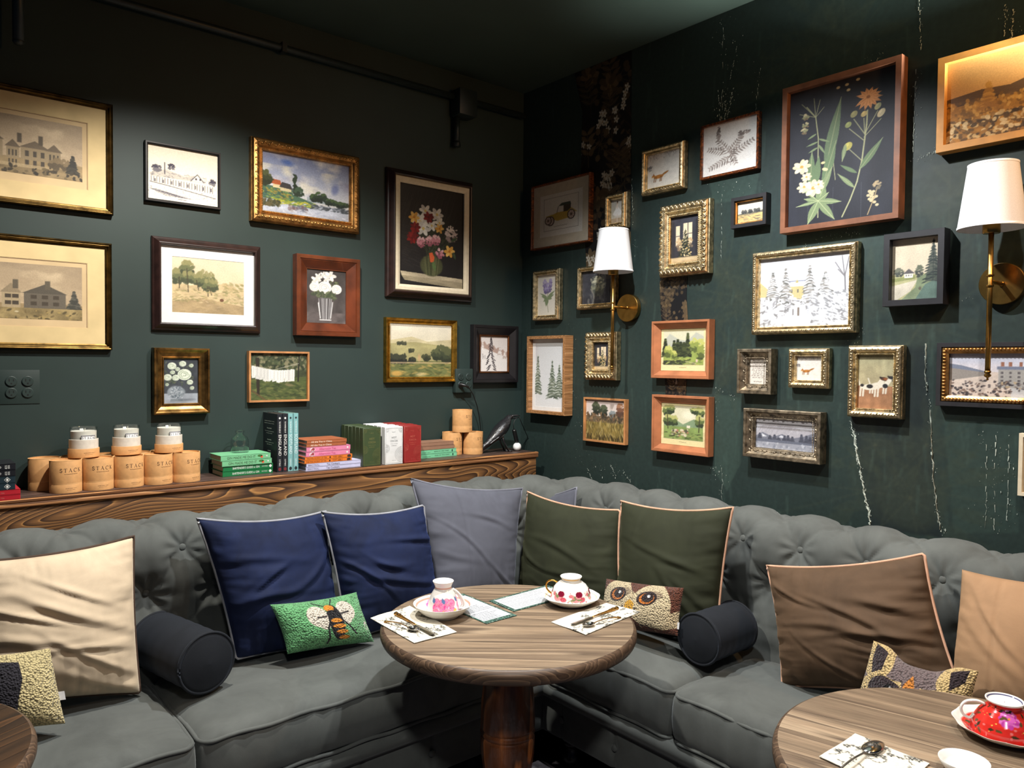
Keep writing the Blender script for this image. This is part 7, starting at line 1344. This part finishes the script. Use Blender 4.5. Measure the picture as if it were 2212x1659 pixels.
def cup_set(px, py, kind, sc=1.0):
    z = TZ+.0005; p = on('z', z, px, py); A = np.array([p[0], p[1], z])
    th0 = len(COL.objects)
    if kind == 'pink':
        s = thing('saucer', 'white saucer with pink peony under the tall upturned cup', 'saucer', tuple(A)); c = Cv(240, 120, (228, 226, 220), 2)
        c.rect(0, .40, 1, .425, (206, 150, 130)); a0 = .5+math.atan2(-.5, -.86)/6.283
        for u in (.58, .2): 
            for k in range(3): c.rose(u+.03*k, .27+.04*(k % 2), .10, (232, 130, 180), (206, 60, 130))
            c.ell(u-.05, .3, .03, .05, (60, 140, 140))
        china('plate', [(a, b*1.45) for a, b in SAU], c, s); cu = thing('teacup', 'tall upturned white teacup with pink peonies and leaf handle', 'teacup', (A[0], A[1], z+.0068))
        pf = [(.0395, .001), (.0425, 0), (.0435, .003), (.0425, .018), (.039, .036), (.033, .052), (.0265, .063), (.0235, .068), (.0225, .072), (.0245, .078), (.0285, .086), (.0292, .0885), (.0275, .0885), (.022, .083), (.001, .082)]
        c = Cv(260, 130, (230, 228, 222), 4); c.rect(0, .60, 1, .625, (214, 150, 130), .8)
        for u in (.60, .72, .9, .2):
            for k, (du, v, r) in enumerate(((0, .22, .13), (.05, .14, .1), (.06, .3, .1), (-.04, .34, .08), (-.03, .12, .09))): c.rose(u+du*.6, v, r, (230, 110+14*k, 168), (198, 40, 110)); c.rose(u+du*.6, v, r*.55, (238, 160, 196), (190, 36, 104))
            c.ell(u+.075, .13, .05, .05, (226, 170, 70)); c.leaf(u-.05, .3, u-.08, .42, .04, (90, 120, 160))
        china('bowl', pf, c, cu); h = handle(cu, DIR_R+.25, [(.026, .064), (.038, .056), (.052, .040), (.062, .020), (.058, .008), (.043, .012)], .0052, m_wch); h2 = handle(cu, DIR_R+.25, [(.030, .055), (.040, .05), (.05, .034), (.055, .018), (.050, .014)], .004, m_wch, 'handle_leaf')
    elif kind == 'rose':
        s = thing('saucer', 'white scalloped saucer under the round rose cup', 'saucer', tuple(A)); c = Cv(240, 120, (230, 228, 222), 5); c.rect(0, .41, 1, .425, (210, 180, 120), .6); china('plate', SAU, c, s, m_china, .012)
        cu = thing('teacup', 'round upturned white teacup with small red roses and gold handle', 'teacup', (A[0], A[1], z+.0068))
        pf = [(.054, .0015), (.0565, 0), (.058, .004), (.0575, .015), (.055, .027), (.050, .039), (.0425, .049), (.034, .0555), (.027, .0585), (.0255, .061), (.026, .064), (.0305, .071), (.031, .0725), (.0295, .0728), (.025, .067), (.001, .066)]
        c = Cv(300, 130, (230, 228, 222), 6); c.rect(0, .655, 1, .70, (214, 160, 70)); r = c.r
        for i in range(90): u = r.random(); c.ell(u, r.uniform(.1, .34), .012, .016, r.choice([(150, 40, 60), (206, 130, 130), (150, 130, 100), (176, 150, 110)]), 0, .9)
        for u in np.arange(.03, 1, .16):
            c.rose(u, .20, .085, (226, 150, 150), (190, 90, 100)); c.rose(u+.03, .30, .075, (130, 28, 52), (90, 14, 34)); c.rose(u+.055, .18, .06, (206, 96, 110), (160, 50, 70)); c.rose(u-.04, .27, .045, (216, 130, 130), (180, 80, 90))
            for k in range(4): c.leaf(u, .2, u+r.uniform(-.06, .06), r.uniform(.05, .4), .02, (120, 130, 90))
        china('bowl', pf, c, cu); handle(cu, DIR_R+math.pi-.25, [(.04, .052), (.052, .058), (.066, .054), (.073, .043), (.07, .03), (.064, .024), (.0565, .018)], .0036, m_gilt)
    else:
        s = thing('saucer', 'red floral saucer with scalloped rim on the right table', 'saucer', tuple(A)); c = Cv(240, 120, (196, 44, 38), 7); c.rect(0, .38, 1, 1, (228, 222, 214)); r = c.r
        for i in range(34): u, v = r.random(), r.uniform(.1, .34); c.rose(u, v, r.uniform(.03, .08), r.choice([(214, 90, 90), (176, 30, 36), (206, 120, 130)]), (130, 24, 40)); c.leaf(u, v, u+.03, v+.05, .02, (60, 56, 30)); c.ell(r.random(), r.uniform(.1, .36), .014, .014, (232, 200, 90))
        china('plate', [(a*1.16, b) for a, b in SAU], c, s, m_china, .02); cu = thing('teacup', 'upturned red floral teacup with white foot and handle', 'teacup', (A[0], A[1], z+.0068))
        pf = [(.058, .0015), (.061, 0), (.062, .004), (.060, .016), (.055, .03), (.047, .043), (.038, .052), (.031, .057), (.029, .060), (.031, .064), (.0355, .069), (.036, .072), (.034, .0725), (.029, .067), (.001, .066)]
        c = Cv(300, 130, (200, 46, 38), 8); c.rect(0, 0, 1, .05, (228, 222, 214)); c.rect(0, .665, 1, 1, (228, 224, 218)); c.rect(0, .74, 1, .755, (60, 64, 110)); r = c.r
        for u in (.12, .58, .85): c.flower(u, .44, .15, (176, 60, 150), (210, 120, 60), 14, (206, 110, 180)); c.flower(u, .44, .09, (196, 90, 170), (220, 130, 60), 10)
        for i in range(46): u, v = r.random(), r.uniform(.08, .6); c.leaf(u, v, u+r.uniform(-.05, .05), v+r.uniform(-.1, .1), .022, r.choice([(60, 50, 30), (90, 70, 40), (50, 44, 44)])); c.ell(r.random(), r.uniform(.08, .3), .018, .018, (222, 140, 140), 0, .7 if i % 3 == 0 else 0); c.ell(r.random(), r.uniform(.08, .6), .008, .008, (236, 206, 90))
        china('bowl', pf, c, cu); handle(cu, DIR_R+math.pi-.35, [(.036, .056), (.05, .062), (.072, .058), (.082, .042), (.076, .026), (.062, .020), (.056, .032)], .0042, m_wch)
    s.scale = cu.scale = (sc, sc, sc); cu.location.z = z+(.0095 if kind == 'pink' else .0068)*sc
cup_set(957, 1330, 'pink', 1.11); cup_set(1233, 1304, 'rose', 1.14); cup_set(2168, 1590, 'red')
pd = on('z', TZ+.0005, 2082, 1668); dish = thing('sauce_dish', 'small white china dish at the bottom edge of the right table', 'dish', (pd[0], pd[1], TZ+.0005)); autosmooth(MB().lathe([(.001, .004), (.025, .005), (.036, .013), (.042, .024), (.044, .0245), (.0445, .0235), (.039, .011), (.028, .001), (.001, 0)], 48, (0, 0, 0), None, False).obj('bowl', m_wch, dish), 60)
# ------------------------------------------------------------------ cutlery
m_gold = metalm('gold_plate', (206, 156, 84), .2, .15, 90); m_silv = metalm('polished_steel', (206, 204, 200), .14, .06, 40)
def frame2(a, b):
    d = b-a; L = np.linalg.norm(d); d = d/L; s = np.array([-d[1], d[0], 0]); s /= np.linalg.norm(s); return d, s, L
def knife(label, pa, pb):
    z = ZT+.0065; a, b = on('z', z, *pa), on('z', z, *pb); d, s, L = frame2(a, b); t = thing('butter_knife', label, 'knife', tuple(a)); hl = L*.55
    sq = np.linspace(0, hl, 22); rad = [.0045+.003*abs(math.cos(k*.9)) if k < 7 else .0056-.00015*k for k in range(22)]; MB().tube([d*q for q in sq], rad, 10, False, .75).obj('handle', m_gold, t, True)
    for k in (1, 4): MB().ball(d*sq[k]+[0, 0, .003], (.0035, .0035, .002), 8, 5).obj('handle_boss', m_gold, t, True)
    V, prof = [], [(hl, .004), (hl+.006, .0062), (L*.8, .0078), (L*.94, .0078), (L*.985, .006), (L, .001)]
    for x, w in prof: V += [d*x+s*w+[0, 0, -.0005], d*x+[0, 0, .0012], d*x-s*w+[0, 0, -.0005], d*x+[0, 0, -.0018]]
    F_ = [(4*i+j, 4*i+(j+1) % 4, 4*i+4+(j+1) % 4, 4*i+4+j) for i in range(len(prof)-1) for j in range(4)]+[(3, 2, 1, 0), tuple(range(4*len(prof)-4, 4*len(prof)))]; autosmooth(mk('blade', V, F_, m_silv, t), 30)
def spoon(label, pa, pb, up=False, gold=True, sc=1.0):
    z = ZT+.005; a, b = on('z', z, *pa), on('z', z, *pb); d, s, L = frame2(a, b); t = thing('teaspoon', label, 'spoon', tuple(a)); hl = L*.76; q = np.linspace(0, 1, 24)
    P = [d*(hl*x)+np.array([0, 0, .006*math.sin(math.pi*x)-.001+.004*x]) for x in q]; rad = [(.0042 if k < 3 else .0034 if k < 6 else .0021)*sc for k in range(24)]; MB().tube(P, rad, 8, False, .6).obj('handle', m_gold if gold else m_silv, t, True)
    if gold: MB().ball(P[2]+[0, 0, .001], (.004, .004, .0025), 8, 5).obj('handle_shell', m_gold, t, True)
    rx, ry, dp = max(L*.15, .021)*sc, .0145*sc, .007*sc; c0 = d*(hl+rx*.9); nu_, nv_ = 22, 9; V = []
    for lay in (0, 1):
        for i in range(nv_):
            r_ = (i/(nv_-1)); 
            for j in range(nu_):
                an = 2*math.pi*j/nu_; hgt_ = dp*(r_**2-1)*(1 if not up else -1)-lay*.0009+.003; V.append(c0+d*rx*r_*math.cos(an)+s*ry*r_*math.sin(an)*(1-.12*math.cos(an))+[0, 0, hgt_+(dp*.3 if not up else dp*.1)])
    F_ = np.vstack([gridf(nv_, nu_, True), gridf(nv_, nu_, True, nv_*nu_, True), [[(nv_-1)*nu_+j, nv_*nu_+(nv_-1)*nu_+j, nv_*nu_+(nv_-1)*nu_+(j+1) % nu_, (nv_-1)*nu_+(j+1) % nu_] for j in range(nu_)]]); weldobj('bowl', np.array(V), F_, m_silv, t)
knife('butter knife with ornate gold handle on the left napkin', (855, 1325), (938, 1371)); spoon('gold-handled teaspoon on the left napkin', (831, 1342), (900, 1362))
knife('butter knife with ornate gold handle on the right napkin', (1333, 1313), (1234, 1349)); spoon('gold-handled teaspoon on the right napkin', (1340, 1333), (1263, 1353))
spoon('polished silver spoon lying face down on the right table napkin', (1795, 1680), (1893, 1612), True, False, 1.25)
